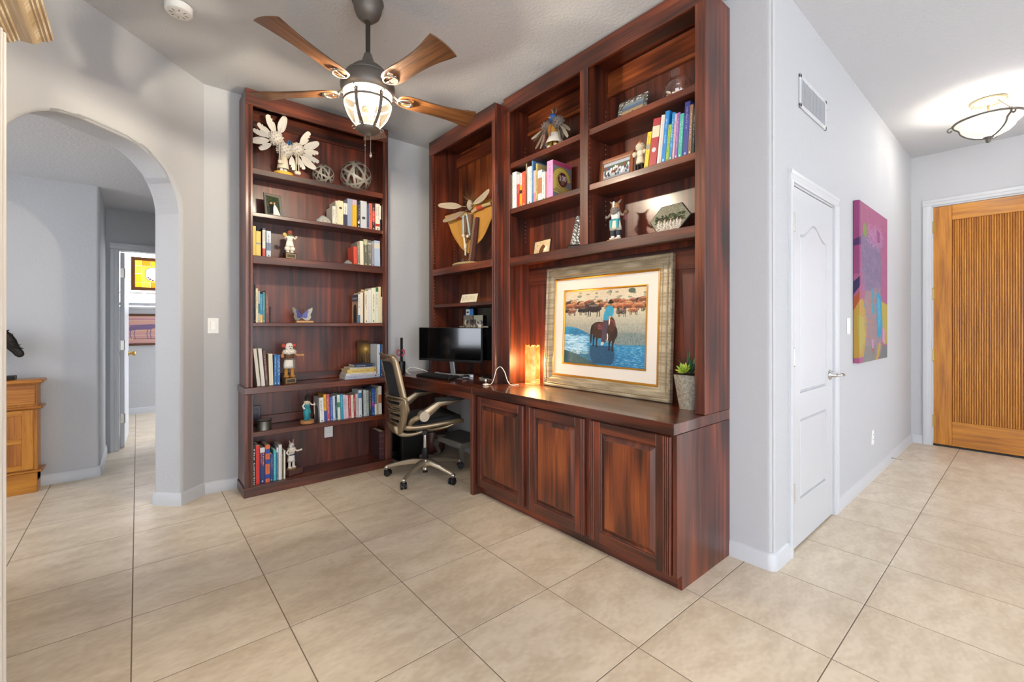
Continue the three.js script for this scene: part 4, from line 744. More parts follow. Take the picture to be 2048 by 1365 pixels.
{ // horse picture under the far window
  const art = canvasTex(512, 256, (g, w, h) => {
    g.fillStyle = '#c99a8c'; g.fillRect(0, 0, w, h);
    for (let k = 0; k < 16; k++) { g.fillStyle = ['#c48e96', '#dcb8a4', '#b98098', '#e0c0a2', '#cf9c90'][k % 5]; g.globalAlpha = 0.75; g.fillRect(0, k * 16 + rr(-4, 4), w, rr(5, 14)); }
    g.globalAlpha = 0.85; g.fillStyle = '#6b5a84'; g.beginPath(); g.moveTo(20, 90); g.lineTo(150, 80); g.lineTo(190, 84); g.lineTo(205, 110); g.lineTo(196, 128); g.lineTo(176, 112); g.lineTo(140, 126); g.lineTo(60, 130); g.lineTo(16, 140); g.fill();
    g.lineWidth = 5; g.strokeStyle = '#6b5a84'; for (const x of [28, 52, 128, 148]) { g.beginPath(); g.moveTo(x, 120); g.lineTo(x - 6, 170); g.lineTo(x + 2, 208); g.stroke(); }
    g.fillStyle = '#6d4a5c'; g.fillRect(40, 206, w, 7);
  });
  const o = thing('horse_picture', 'framed horse picture on the far room wall below the window', 'picture', [0.35, 0.976, -8.268]);
  const w = 0.96, h = 0.452, f = 0.03, wood = std(0x5f3a22, 0.45);
  part('frame', [bx(-w / 2, w / 2, h - f, h, 0, 0.022, 0.003), bx(-w / 2, w / 2, 0, f, 0, 0.022, 0.003), bx(-w / 2, -w / 2 + 0.012, f, h - f, 0, 0.022, 0.003), bx(w / 2 - 0.012, w / 2, f, h - f, 0, 0.022, 0.003)], wood, o);
  part('picture', new THREE.PlaneGeometry(w - 0.02, h - 0.04).translate(0, h / 2, 0.008), std(0xffffff, 0.7, { map: art }), o);
}
// ------------------------------------------------------------------ office chair
{
  const champ = phy(0x9c8a70, 0.36, { metalness: 0.75 }), champLight = phy(0xb5a791, 0.34, { metalness: 0.75 });
  const o = thing('office_chair', 'champagne framed office chair with black mesh back and five casters', 'chair', [1.845, 0, -3.31], -10 * Math.PI / 180);
  // five star base (angles in the chair's own axes)
  for (let k = 0; k < 5; k++) {
    const a = (5 + 72 * k) * Math.PI / 180 - 10 * Math.PI / 180, c = Math.cos(a), s = Math.sin(a), R = (r, y) => [c * r, y, s * r];
    const leg = new THREE.Group(); leg.name = 'leg'; o.add(leg);
    const g = new THREE.BufferGeometry(), st = [[0.03, 0.125, 0.026, 0.03], [0.1, 0.128, 0.024, 0.028], [0.2, 0.112, 0.02, 0.024], [0.3, 0.088, 0.015, 0.018], [0.33, 0.08, 0.012, 0.014]], pos = [], idx = [];
    st.forEach(([r, y, hw, hh]) => { for (const [u, v] of [[-1, -0.9], [-1, 0.3], [-0.55, 1], [0.55, 1], [1, 0.3], [1, -0.9]]) pos.push(c * r - s * hw * u, y + hh * v * 0.7, s * r + c * hw * u); });
    for (let i = 0; i < 4; i++) for (let j = 0; j < 6; j++) { const A = i * 6 + j, B = i * 6 + (j + 1) % 6; idx.push(A, B, A + 6, B, B + 6, A + 6); }
    idx.push(24, 25, 26, 24, 26, 27, 24, 27, 28, 24, 28, 29);
    g.setAttribute('position', new THREE.Float32BufferAttribute(pos, 3)); g.setIndex(idx);
    part('leg_arm', toCreasedNormals(g.toNonIndexed(), 0.9), champLight, leg);
    part('caster_joint', [rod(R(0.325, 0.045), R(0.325, 0.085), 0.011, 0.011), ball(0.02, ...R(0.325, 0.073), 1, 0.85, 1)], nickel, leg);
    const tw = a + 0.6 + k * 0.9, cc = Math.cos(tw), ss = Math.sin(tw);
    const wheel = (t) => placed(new THREE.CylinderGeometry(0.027, 0.027, 0.017, 20).rotateX(Math.PI / 2), [c * 0.325 + cc * 0.012 - ss * t, 0.0275, s * 0.325 + ss * 0.012 + cc * t], -tw)[0];
    part('caster', [wheel(0.014), wheel(-0.014), ball(0.022, c * 0.325, 0.042, s * 0.325, 1.1, 0.7, 1.1)], black, leg);
  }
  part('hub', [lathe([[0, 0.08], [0.036, 0.08], [0.042, 0.1], [0.042, 0.14], [0.034, 0.152], [0, 0.152]], 28), lathe([[0, 0.03], [0.02, 0.03], [0.022, 0.08], [0, 0.08]], 20)], champLight, o);
  part('column', [lathe([[0, 0.14], [0.029, 0.145], [0.029, 0.235], [0.025, 0.24], [0, 0.24]], 24), lathe([[0, 0.035], [0.021, 0.035], [0.021, 0.08], [0, 0.08]], 20)], black, o);
  part('gas_lift', lathe([[0, 0.24], [0.0165, 0.24], [0.0165, 0.42], [0, 0.42]], 24), chrome, o);
  part('tilt_mechanism', [bx(-0.12, 0.13, 0.395, 0.44, -0.085, 0.085, 0.012), bx(-0.05, 0.09, 0.37, 0.4, -0.06, 0.06, 0.012), rod([0.03, 0.4, 0.08], [0.05, 0.385, 0.2], 0.006, 0.006), bx(0.02, 0.09, 0.375, 0.392, 0.19, 0.23, 0.006), rod([-0.1, 0.405, -0.08], [-0.12, 0.36, -0.13], 0.008), rod([-0.04, 0.39, -0.09], [-0.04, 0.39, 0.105], 0.02, 0.02, 14)], black, o);
  // seat
  const seatShape = new THREE.Shape(); seatShape.moveTo(-0.21, -0.2); seatShape.bezierCurveTo(-0.1, -0.235, 0.1, -0.25, 0.2, -0.235); seatShape.bezierCurveTo(0.26, -0.22, 0.265, -0.1, 0.268, 0); seatShape.bezierCurveTo(0.265, 0.1, 0.26, 0.22, 0.2, 0.235); seatShape.bezierCurveTo(0.1, 0.25, -0.1, 0.235, -0.21, 0.2); seatShape.bezierCurveTo(-0.235, 0.1, -0.235, -0.1, -0.21, -0.2);
  const bend = (g) => { const p = g.attributes.position; for (let i = 0; i < p.count; i++) { const x = p.getX(i), z = p.getZ(i); p.setY(i, p.getY(i) + 0.35 * Math.max(0, -x - 0.05) ** 2 - 1.6 * Math.max(0, x - 0.17) ** 2 + 0.3 * z * z + 0.06 * x); } g.computeVertexNormals(); return g; };
  const meshMat = std(0x101114, 0.9), clothBump = (() => { const t = paint(64, 64, (u, v, x, y) => ((x >> 2) + (y >> 2)) % 2 ? 200 : 60, false); t.repeat.set(60, 60); return t; })();
  const seatMat = std(0x15171b, 0.92, { bumpMap: clothBump, bumpScale: 0.0008 });
  part('seat', bend(toCreasedNormals(ext(seatShape, 0.055, 0.02, 4, 16).rotateX(-Math.PI / 2), 0.9).translate(0, 0.455, 0)), seatMat, o);
  const rim = new THREE.CatmullRomCurve3(seatShape.getSpacedPoints(40).slice(0, 40).map((p) => V(p.x, 0.46, -p.y)), true);
  part('seat_frame', bend(new THREE.TubeGeometry(rim, 90, 0.02, 8, true).scale(1.02, 1, 1.03)), champ, o);
  for (const s of [-1, 1]) part('seat_bracket', tube([[0.2, 0.475, s * 0.215], [0.12, 0.445, s * 0.2], [0.02, 0.42, s * 0.14], [-0.02, 0.415, s * 0.08]], 0.014, 20, 8), champ, o);
  // back: everything bent round the sitter and leaning back
  const X0 = (y) => -0.235 - 0.2 * (y - 0.5) + (y < 0.62 ? -0.25 * (0.62 - y) ** 2 * 6 : 0) * 0.15;
  const wrap = (g) => { const p = g.attributes.position; for (let i = 0; i < p.count; i++) { const z = p.getX(i), y = p.getY(i), t = p.getZ(i); p.setXYZ(i, X0(y) + 1.35 * z * z - t, y, z); } g.computeVertexNormals(); return g; };
  const rrect = (hw0, hw1, y0, y1, r) => { const s = new THREE.Shape(); s.moveTo(-hw0 + r, y0); for (let k = 1; k <= 8; k++) s.lineTo(-hw0 + r + (2 * hw0 - 2 * r) * k / 8, y0); s.quadraticCurveTo(hw0, y0, hw0, y0 + r); s.lineTo(hw1, y1 - r); s.quadraticCurveTo(hw1, y1, hw1 - r, y1); for (let k = 1; k <= 8; k++) s.lineTo(hw1 - r - (2 * hw1 - 2 * r) * k / 8, y1); s.quadraticCurveTo(-hw1, y1, -hw1, y1 - r); s.lineTo(-hw0, y0 + r); s.quadraticCurveTo(-hw0, y0, -hw0 + r, y0); return s; };
  const fr = rrect(0.215, 0.2, 0.56, 1.04, 0.06), inner = rrect(0.175, 0.162, 0.61, 0.985, 0.04); fr.holes.push(new THREE.Path(inner.getPoints(10).reverse()));
  part('back_frame', toCreasedNormals(wrap(ext(fr, 0.03, 0.006, 2, 10)), 0.7), champ, o);
  { const g = new THREE.PlaneGeometry(0.36, 0.4, 12, 6).translate(0, 0.8, 0.016); part('back_mesh', wrap(g), new THREE.MeshPhysicalMaterial({ color: 0x14161a, roughness: 0.85, bumpMap: clothBump, bumpScale: 0.0006 }), o, 'black mesh'); }
  const lum = new THREE.Shape(); lum.moveTo(-0.1, 0.4); for (let k = 1; k <= 6; k++) lum.lineTo(-0.1 + 0.2 * k / 6, 0.4); lum.bezierCurveTo(0.16, 0.42, 0.2, 0.5, 0.228, 0.6); lum.lineTo(0.235, 0.69); lum.quadraticCurveTo(0.232, 0.71, 0.2, 0.71); for (let k = 1; k <= 10; k++) lum.lineTo(0.2 - 0.4 * k / 10, 0.71); lum.quadraticCurveTo(-0.232, 0.71, -0.235, 0.69); lum.lineTo(-0.228, 0.6); lum.bezierCurveTo(-0.2, 0.5, -0.16, 0.42, -0.1, 0.4);
  for (const [y, hw] of [[0.66, 0.17], [0.61, 0.165], [0.56, 0.15], [0.51, 0.13]]) { const q = new THREE.Path(), pts = []; const h = 0.012; for (let k = 0; k <= 8; k++) pts.push([-hw + 2 * hw * k / 8, y - h]); pts.push([hw + 0.012, y]); for (let k = 0; k <= 8; k++) pts.push([hw - 2 * hw * k / 8, y + h]); pts.push([-hw - 0.012, y]); pts.reverse().forEach(([a, b], i) => (i ? q.lineTo(a, b) : q.moveTo(a, b))); q.closePath(); lum.holes.push(q); }
  part('lumbar_shell', toCreasedNormals(wrap(ext(lum, 0.02, 0.004, 2, 8).translate(0, 0, 0.028)), 0.7), champ, o);
  part('back_spine', toCreasedNormals(ext((() => { const s = new THREE.Shape(); s.moveTo(-0.29, 0.47); s.bezierCurveTo(-0.29, 0.38, -0.22, 0.35, -0.05, 0.385); s.lineTo(-0.05, 0.415); s.bezierCurveTo(-0.18, 0.385, -0.235, 0.41, -0.245, 0.47); s.closePath(); return s; })(), 0.2, 0.01, 3, 14).translate(0, 0, -0.1), 0.6), champ, o);
  for (const s of [-1, 1]) {
    const arm = new THREE.Group(); arm.name = 'armrest'; o.add(arm);
    part('arm_bracket', [tube([[-0.19, 0.47, s * 0.17], [-0.18, 0.53, s * 0.235], [-0.13, 0.56, s * 0.262]], 0.022, 16, 10)], champ, arm);
    part('pivot', rod([-0.11, 0.565, s * 0.245], [-0.11, 0.565, s * 0.305], 0.04, 0.04, 26), champLight, arm);
    part('arm_beam', toCreasedNormals(ext((() => { const q = new THREE.Shape(); q.moveTo(-0.14, 0.545); q.lineTo(-0.1, 0.528); q.lineTo(0.03, 0.63); q.lineTo(0.2, 0.655); q.lineTo(0.2, 0.67); q.lineTo(0.0, 0.668); q.lineTo(-0.14, 0.59); q.closePath(); return q; })(), 0.04, 0.006, 2).translate(0, 0, s * 0.275 - 0.02), 0.6), champ, arm);
    part('arm_pad', ext((() => { const q = new THREE.Shape(); q.moveTo(-0.0, -0.035); q.lineTo(0.2, -0.04); q.quadraticCurveTo(0.24, -0.03, 0.24, 0); q.quadraticCurveTo(0.24, 0.03, 0.2, 0.04); q.lineTo(0, 0.035); q.quadraticCurveTo(-0.03, 0, 0, -0.035); return q; })(), 0.026, 0.008, 3).rotateX(-Math.PI / 2).translate(0, 0.668, s * 0.275), blackSoft, arm);
  }
}
// ------------------------------------------------------------------ things on the desk
const DESK = 0.8063;
{
  const screenMat = phy(0x07080a, 0.12, { clearcoat: 0.4, clearcoatRoughness: 0.05 }), silver = phy(0xaeb2b8, 0.3, { metalness: 0.5 });
  const turn = Math.atan2(-0.938, 0.347);
  const o = thing('monitor', 'wide black monitor on a silver curved stand on the desk', 'monitor', [2.142, DESK, -3.406], turn);
  const w = 0.7, h = 0.305, y0 = 0.135;
  part('screen', [bx(-w / 2 + 0.006, w / 2 - 0.006, y0 + 0.02, y0 + h - 0.006, 0.001, 0.0035, 0.0005)], screenMat, o, 'dark glossy screen');
  part('bezel', [bx(-w / 2, w / 2, y0, y0 + 0.02, -0.005, 0.006, 0.001), bx(-w / 2, w / 2, y0 + h - 0.006, y0 + h, -0.005, 0.006, 0.001), bx(-w / 2, -w / 2 + 0.006, y0, y0 + h, -0.005, 0.006, 0.001), bx(w / 2 - 0.006, w / 2, y0, y0 + h, -0.005, 0.006, 0.001)], black, o);
  part('back_cover', bx(-w / 2, w / 2, y0, y0 + h, -0.028, -0.004, 0.008), black, o);
  part('stand_neck', [placed(cbox(0.05, 0.17, 0.016, 0.005), [0, 0.1, -0.045], 0, 0.18)[0], bx(-0.03, 0.03, 0.14, 0.2, -0.05, -0.025, 0.004)], silver, o);
  const foot = []; for (let k = 0; k <= 14; k++) { const a = -0.62 + 1.24 * k / 14; foot.push([Math.sin(a) * 0.36, -0.4 + Math.cos(a) * 0.36 + 0.03]); }
  part('stand_foot', sweepProfile(foot.reverse(), [[-0.018, 0.0005], [-0.018, 0.018], [-0.012, 0.024], [0.012, 0.024], [0.018, 0.018], [0.018, 0.0005]]), silver, o);
}
{
  const t = Math.atan2(-0.985, 0.17);
  const o = thing('keyboard', 'black keyboard on the desk in front of the monitor', 'keyboard', [2.02, DESK, -3.4], t);
  part('body', placed(cbox(0.44, 0.016, 0.135, 0.004), [0, 0.012, 0], 0, 0.05), black, o);
  const keyG = cbox(0.016, 0.006, 0.015, 0.002), keyM = std(0x1b1c1f, 0.6);
  for (let r = 0; r < 6; r++) for (let c = 0; c < 22; c++) { if (c === 15 || c === 18) continue; const m = part('key', keyG, keyM, o); m.position.set(-0.205 + c * 0.0195, 0.0225 + (2.5 - r) * 0.0009, -0.052 + r * 0.0208); }
}
{
  const o = thing('mouse', 'black and grey mouse beside the keyboard', 'mouse', [2.165, DESK, -3.185], -1.2);
  part('shell', ball(0.034, 0, 0.0165, 0, 0.95, 0.48, 1.6, 20), phy(0x2c2f36, 0.35), o);
  part('scroll_wheel', new THREE.TorusGeometry(0.008, 0.003, 8, 16).rotateY(Math.PI / 2).translate(0, 0.024, 0.03), std(0x8a8d92, 0.5), o);
  part('side_grip', [ball(0.03, 0.006, 0.0125, 0.004, 0.95, 0.38, 1.6, 14)], std(0x9a9da3, 0.45), o);
}
{ // dark second screen inside the hutch
  const o = thing('dark_screen', 'dark flat screen standing inside the shelf unit behind the monitor', 'monitor', [2.385, DESK, -3.06], -Math.PI / 2 + 0.12);
  part('panel', bx(-0.31, 0.3, 0.15, 0.62, 0, 0.02, 0.004), phy(0x0e1214, 0.18), o);
  part('stand', [bx(-0.1, 0.1, 0.0005, 0.015, -0.05, 0.06, 0.004), bx(-0.03, 0.03, 0.012, 0.2, -0.03, 0.0, 0.004)], black, o);
}
{ // photo cards clipped to a bar
  const o = thing('photo_clip_bar', 'grey clip bar holding three small photo cards above the monitor', 'photo holder', [2.31, DESK, -3.36], -Math.PI / 2 + 0.12);
  part('bar', bx(-0.11, 0.27, 0.44, 0.455, -0.004, 0.004, 0.002), std(0x8d8678, 0.5), o);
  part('post', [rod([0.0, 0.001, -0.01], [0, 0.44, -0.005], 0.005), move(cyl(0.05, 0.045, 0.012, 24), 0, 0.0005, -0.01)], black, o);
  const card = (f) => std(0xffffff, 0.7, { map: canvasTex(128, 160, f) });
  const people = (bg, cols) => (g, w, h) => { g.fillStyle = bg; g.fillRect(0, 0, w, h); for (let k = 0; k < 40; k++) { g.fillStyle = cols[k % cols.length]; g.globalAlpha = 0.8; g.beginPath(); g.ellipse(rr(0, w), rr(h * 0.25, h), rr(6, 20), rr(8, 26), rr(0, 3), 0, 6.3); g.fill(); } g.globalAlpha = 1; };
  const put = (n, x, y, w, h, z, m) => part(n, bx(x - w / 2, x + w / 2, y, y + h, z, z + 0.002, 0).translate(0, 0, 0), m, o);
  const fit = (m, w, h) => { const p = m.geometry.attributes.position, b = new THREE.Box3().setFromBufferAttribute(p), uv = []; for (let i = 0; i < p.count; i++) uv.push((p.getX(i) - b.min.x) / w, (p.getY(i) - b.min.y) / h); m.geometry.setAttribute('uv', new THREE.Float32BufferAttribute(uv, 2)); };
  fit(put('photo_card', 0.015, 0.34, 0.125, 0.21, 0.006, card(people('#8d8272', ['#4d4238', '#b8a48c', '#6d5c4a', '#d8cdbb', '#3a3430']))), 0.125, 0.21);
  fit(put('photo_card', 0.15, 0.34, 0.12, 0.21, 0.006, card(people('#b9b79f', ['#6d4a5c', '#d3cfc0', '#8a946a', '#4a3f46', '#e8e2d2']))), 0.12, 0.21);
  fit(put('photo_card', 0.04, 0.55, 0.1, 0.06, 0.009, card((g, w, h) => { g.fillStyle = '#3f86c9'; g.fillRect(0, 0, w, h); g.fillStyle = '#e8eef4'; g.fillRect(0, h * 0.1, w * 0.5, h * 0.85); g.fillStyle = '#444'; g.fillRect(w * 0.08, h * 0.4, w * 0.3, h * 0.25); })), 0.1, 0.06);
}
{ // small cream sign with raised letters on the hutch shelf
  const o = thing('word_sign', 'small cream sign with faint raised letters on the shelf', 'sign', [2.16, 1.4615, -3.12], -Math.PI / 2);
  const t = canvasTex(256, 96, (g, w, h) => { g.fillStyle = '#d9cfb4'; g.fillRect(0, 0, w, h); g.fillStyle = '#bfb08d'; for (let k = 0; k < 5; k++) { const x = 22 + k * 44; g.fillRect(x, 22, 8, 52); if (k % 2) g.fillRect(x, 22, 30, 8); else g.fillRect(x, 66, 30, 8); g.fillRect(x + 22, 30, 8, 36); if (k !== 2) g.fillRect(x, 44, 28, 7); } });
  const g = cbox(0.23, 0.072, 0.008, 0.001), p = g.attributes.position, uv = []; for (let i = 0; i < p.count; i++) uv.push(p.getX(i) / 0.23 + 0.5, p.getY(i) / 0.072 + 0.5); g.setAttribute('uv', new THREE.Float32BufferAttribute(uv, 2));
  const m = part('plaque', g, std(0xffffff, 0.7, { map: t }), o); m.position.set(0, 0.036, 0); m.rotation.x = -0.28;
  part('easel_foot', bx(-0.02, 0.02, 0, 0.045, -0.04, -0.03, 0.002), std(0x6d5238, 0.6), o);
}
{ // pen cup with red scissors and a black ruler
  const o = thing('pen_cup', 'black pen cup at the back corner of the desk', 'pen cup', [1.915, DESK, -3.9]);
  part('cup', lathe([[0, 0.004], [0.036, 0.004], [0.036, 0], [0.04, 0], [0.042, 0.115], [0.039, 0.115], [0.037, 0.006], [0, 0.006]], 28), black, o);
  const sc = thing('scissors', 'scissors with pink red handles standing in the pen cup', 'scissors', [1.915, DESK, -3.9], -0.6);
  part('blades', [placed(cbox(0.012, 0.17, 0.003, 0.0008), [0.003, 0.095, 0.01])[0], placed(cbox(0.012, 0.17, 0.003, 0.0008), [-0.004, 0.095, 0.014])[0]], chrome, sc);
  for (const s of [-1, 1]) { const m = part('handle', new THREE.TorusGeometry(0.021, 0.006, 8, 24).scale(0.75, 1.25, 1), phy(0xb93a55, 0.4), sc); m.position.set(s * 0.02, 0.2, 0.012); m.rotation.z = s * -0.15; }
  solo('ruler', bx(1.9, 1.926, DESK + 0.008, 1.148, -3.885, -3.881, 0.001), black, 'black ruler standing up in the pen cup', 'ruler');
}
solo('silver_button', [move(cyl(0.017, 0.015, 0.014, 20), 2.2, DESK, -2.93), move(cyl(0.006, 0.006, 0.006, 12), 2.2, DESK + 0.014, -2.93)], chrome, 'small round silver knob lying on the desk', 'knob');
{
  const o = thing('charging_cable', 'white charging cable looping up beside the shelf unit', 'cable', [2.1, DESK, -2.655]);
  part('cord', tube([[-0.05, 0.006, -0.06], [-0.02, 0.01, -0.05], [0.005, 0.06, -0.045], [0.02, 0.12, -0.035], [0.045, 0.14, -0.02], [0.07, 0.1, -0.0], [0.08, 0.04, 0.02], [0.09, 0.005, 0.045], [0.14, 0.004, 0.09]], 0.0028, 50, 7), whitePlastic, o);
  part('plug', [bx(-0.085, -0.045, 0.0005, 0.014, -0.075, -0.05, 0.003)], whitePlastic, o);
}
solo('desk_cables', [tube([[2.3, DESK + 0.003, -3.14], [2.26, DESK + 0.004, -3.1], [2.22, DESK + 0.003, -3.04], [2.28, DESK + 0.003, -2.93], [2.24, DESK + 0.004, -2.86]], 0.003, 40, 6), tube([[2.3, DESK + 0.009, -3.11], [2.24, DESK + 0.009, -3.08], [2.26, DESK + 0.01, -2.99], [2.2, DESK + 0.0095, -2.85]], 0.003, 40, 6)], std(0x9a978f, 0.6), 'grey cables tangled on the desk under the screens', 'cables');
solo('monitor_cable', tube([[2.1, DESK + 0.022, -3.72], [2.03, DESK + 0.05, -3.76], [1.97, DESK + 0.06, -3.82], [1.93, DESK + 0.03, -3.82], [1.95, DESK + 0.004, -3.78]], 0.003, 30, 6), whitePlastic, 'white cable arching from the monitor foot towards the wall', 'cable');
// ------------------------------------------------------------------ under the desk
{
  const o = thing('computer_tower', 'black computer tower on the floor under the desk', 'computer', [1.93, 0, -3.84]);
  part('case', bx(-0.09, 0.14, 0.012, 0.36, -0.14, 0.12, 0.006), black, o);
  part('front_panel', bx(-0.094, -0.088, 0.03, 0.34, -0.12, 0.1, 0.002), phy(0x050506, 0.2), o);
  part('foot', bx(-0.08, 0.13, 0, 0.014, -0.12, 0.1, 0.003), blackSoft, o);
}
{ // woven dark basket
  const wm = (() => { const t = paint(128, 128, (u, v, x, y) => { const k = ((x >> 3) + (y >> 3)) % 2, e = (x % 8 < 1 || y % 8 < 1) ? 0.45 : 1; return (k ? [112, 52, 28] : [64, 26, 16]).map((c) => c * e); }); t.repeat.set(7, 2.5); return t; })();
  const o = thing('woven_bag', 'brown woven leather bag on the floor behind the silver stool', 'bag', [2.26, 0, -3.885]);
  const g = lathe([[0.001, 0.004], [0.1, 0.002], [0.118, 0.03], [0.128, 0.12], [0.12, 0.22], [0.112, 0.26], [0.104, 0.26], [0.11, 0.2], [0.001, 0.03]], 36).scale(1.0, 1.0, 0.8);
  part('bag_body', g, phy(0xffffff, 0.45, { map: wm, clearcoat: 0.3 }), o);
  part('handle', tube([[-0.07, 0.25, 0.05], [-0.05, 0.36, 0.04], [0.0, 0.4, 0.03], [0.05, 0.36, 0.04], [0.07, 0.25, 0.05]], 0.008, 24, 8), std(0x3b1a10, 0.5), o);
}
{ // ornate silver foot stool
  const silverOld = phy(0xb5b0a4, 0.36, { metalness: 0.6, bumpMap: (() => { const a = lattice(40, 40, 131), b = lattice(90, 90, 132), t = paint(256, 256, (u, v) => 255 * clamp01(1.6 * Math.abs(a(u * 40, v * 40) - 0.5) + 0.6 * b(u * 90, v * 90)), false); t.repeat.set(5, 5); return t; })(), bumpScale: 0.006 });
  const o = thing('foot_stool', 'small ornate embossed silver footstool with cabriole legs under the desk', 'stool', [2.355, 0, -3.54], 0.04);
  const w = 0.29, d = 0.42, h = 0.215;
  part('stool_top', [metreUV(bx(-w / 2, w / 2, h - 0.014, h, -d / 2, d / 2, 0.005)), metreUV(bx(-w / 2 + 0.02, w / 2 - 0.02, h, h + 0.004, -d / 2 + 0.02, d / 2 - 0.02, 0.002))], phy(0x6a665e, 0.35, { metalness: 0.5, bumpMap: silverOld.bumpMap, bumpScale: 0.006 }), o);
  part('apron', metreUV(bx(-w / 2 + 0.012, w / 2 - 0.012, h - 0.07, h - 0.013, -d / 2 + 0.012, d / 2 - 0.012, 0.006)), silverOld, o);
  for (const sx of [-1, 1]) for (const sz of [-1, 1]) part('leg', [tube([[sx * (w / 2 - 0.02), h - 0.05, sz * (d / 2 - 0.02)], [sx * (w / 2 + 0.004), h - 0.085, sz * (d / 2 + 0.004)], [sx * (w / 2 - 0.01), h - 0.13, sz * (d / 2 - 0.01)], [sx * (w / 2 - 0.022), h - 0.17, sz * (d / 2 - 0.022)], [sx * (w / 2 + 0.004), 0.014, sz * (d / 2 + 0.004)]], 0.017, 24, 10), ball(0.017, sx * (w / 2 + 0.006), 0.0165, sz * (d / 2 + 0.006), 1.2, 0.9, 1.2), ball(0.028, sx * (w / 2 - 0.006), h - 0.078, sz * (d / 2 - 0.006), 1, 1.2, 1)], silverOld, o);
}
// ------------------------------------------------------------------ books: cover (boards and spine) and page block each
const CELLW = 56, CELLH = 256, COLS = 36, ROWS = 8;
const atlasCanvas = document.createElement('canvas'); atlasCanvas.width = 2048; atlasCanvas.height = 2048;
const AG = atlasCanvas.getContext('2d');
let cellCount = 0;
function marks(g, x, y, len, size, col, vertical) {            // print too small to read: letter-like strokes in a line
  g.fillStyle = col; let p = 0;
  while (p < len) { const w = size * rr(0.3, 0.5); if (rnd() > 0.16) { const k = Math.floor(rnd() * 3); g.fillRect(x + p, y - size * rr(0.3, 0.5), w * 0.32, size * rr(0.7, 1)); if (k !== 1) g.fillRect(x + p, y - size / 2, w * 0.8, size * 0.2); if (k !== 2) g.fillRect(x + p, y + size * 0.3, w * 0.8, size * 0.2); if (k === 0) g.fillRect(x + p + w * 0.55, y - size / 2, w * 0.28, size); } p += w + size * 0.16; }
}
function spineCell(b) {
  const n = cellCount++, cx = (n % COLS) * CELLW, cy = Math.floor(n / COLS) * CELLH, g = AG;
  g.save(); g.beginPath(); g.rect(cx, cy, CELLW, CELLH); g.clip();
  g.fillStyle = b.c; g.fillRect(cx, cy, CELLW, CELLH);
  for (const [a, e, col] of b.bands || []) { g.fillStyle = col; g.fillRect(cx, cy + 2 + a * 236, CELLW, (e - a) * 236); }
  if (b.spot) { g.fillStyle = b.spot[1]; g.beginPath(); g.ellipse(cx + CELLW / 2, cy + b.spot[0] * 238, 15, 12, 0, 0, 6.3); g.fill(); }
  const ink = b.ink || (parseInt(b.c.slice(1, 3), 16) + parseInt(b.c.slice(3, 5), 16) > 260 ? '#3a342c' : '#ece4d0');
  g.translate(cx + CELLW / 2, cy + 14); g.rotate(Math.PI / 2);
  if (b.title) { g.fillStyle = ink; g.font = 'bold ' + (b.size || 34) + 'px ' + (b.face || 'serif'); g.textBaseline = 'middle'; g.fillText(b.title, 4, 0); }
  else if (b.ink !== 'none') { const L = rr(90, 160), s = rr(8, 14), y0 = rr(0, 20); marks(g, y0 + 6, b.two ? -9 : 0, L, s, ink); if (b.two || rnd() > 0.6) marks(g, y0 + 14, 12, L * 0.7, 7, ink); if (rnd() > 0.35) { g.fillStyle = ink; g.fillRect(206, -7, 9, 14); } }
  g.restore();
  g.fillStyle = b.board || b.c; g.fillRect(cx, cy + 242, CELLW, 14);
  return [cx, cy];
}
const atlas = new THREE.CanvasTexture(atlasCanvas); atlas.colorSpace = THREE.SRGBColorSpace; atlas.magFilter = THREE.LinearFilter;
const coverMat = phy(0xffffff, 0.45, { map: atlas }), pageMat = std(0xe4dcc6, 0.9), pageMat2 = std(0xd6ccb2, 0.9);
// a face with its own uv rectangle in the atlas (pixels, y from the top)
function boardUV(g, f) { const p = g.attributes.position, n = g.attributes.normal, uv = []; for (let i = 0; i < p.count; i++) { const [u, v] = f(p.getX(i), p.getY(i), p.getZ(i), n.getX(i), n.getY(i), n.getZ(i)); uv.push(u / 2048, 1 - v / 2048); } g.setAttribute('uv', new THREE.Float32BufferAttribute(uv, 2)); return g; }
// thickness along x, spine towards +z, standing on y = 0, x from 0
function buildBook(o, b) {
  const [t, h, d] = [b.t, b.h, b.d || 0.17], [cx, cy] = spineCell(b), plain = () => [cx + 28, cy + 249];
  const bd = Math.min(0.0028, t * 0.18);
  const sp = boardUV(cbox(t, h, 0.004, 0.0014).translate(t / 2, h / 2, d / 2 - 0.002), (x, y, z, nx, ny, nz) => (nz > 0.5 ? [cx + 2 + (x / t) * (CELLW - 4), cy + 2 + (1 - y / h) * 236] : plain()));
  const l = boardUV(cbox(bd, h, d - 0.003, 0.0006).translate(bd / 2, h / 2, -0.0015), plain), r = boardUV(cbox(bd, h, d - 0.003, 0.0006).translate(t - bd / 2, h / 2, -0.0015), plain);
  part('cover', [sp, l, r], coverMat, o);
  part('pages', bx(bd, t - bd, b.soft ? 0.001 : 0.003, h - (b.soft ? 0.0008 : 0.004), -d / 2 + 0.004, d / 2 - 0.005, 0), rnd() > 0.5 ? pageMat : pageMat2, o);
}
const ORD = ['first', 'second', 'third', 'fourth', 'fifth', 'sixth', 'seventh', 'eighth', 'ninth', 'tenth', 'eleventh', 'twelfth', 'thirteenth', 'fourteenth', 'fifteenth', 'sixteenth', 'seventeenth', 'eighteenth', 'nineteenth', 'twentieth', 'twenty-first', 'twenty-second', 'twenty-third', 'twenty-fourth'];
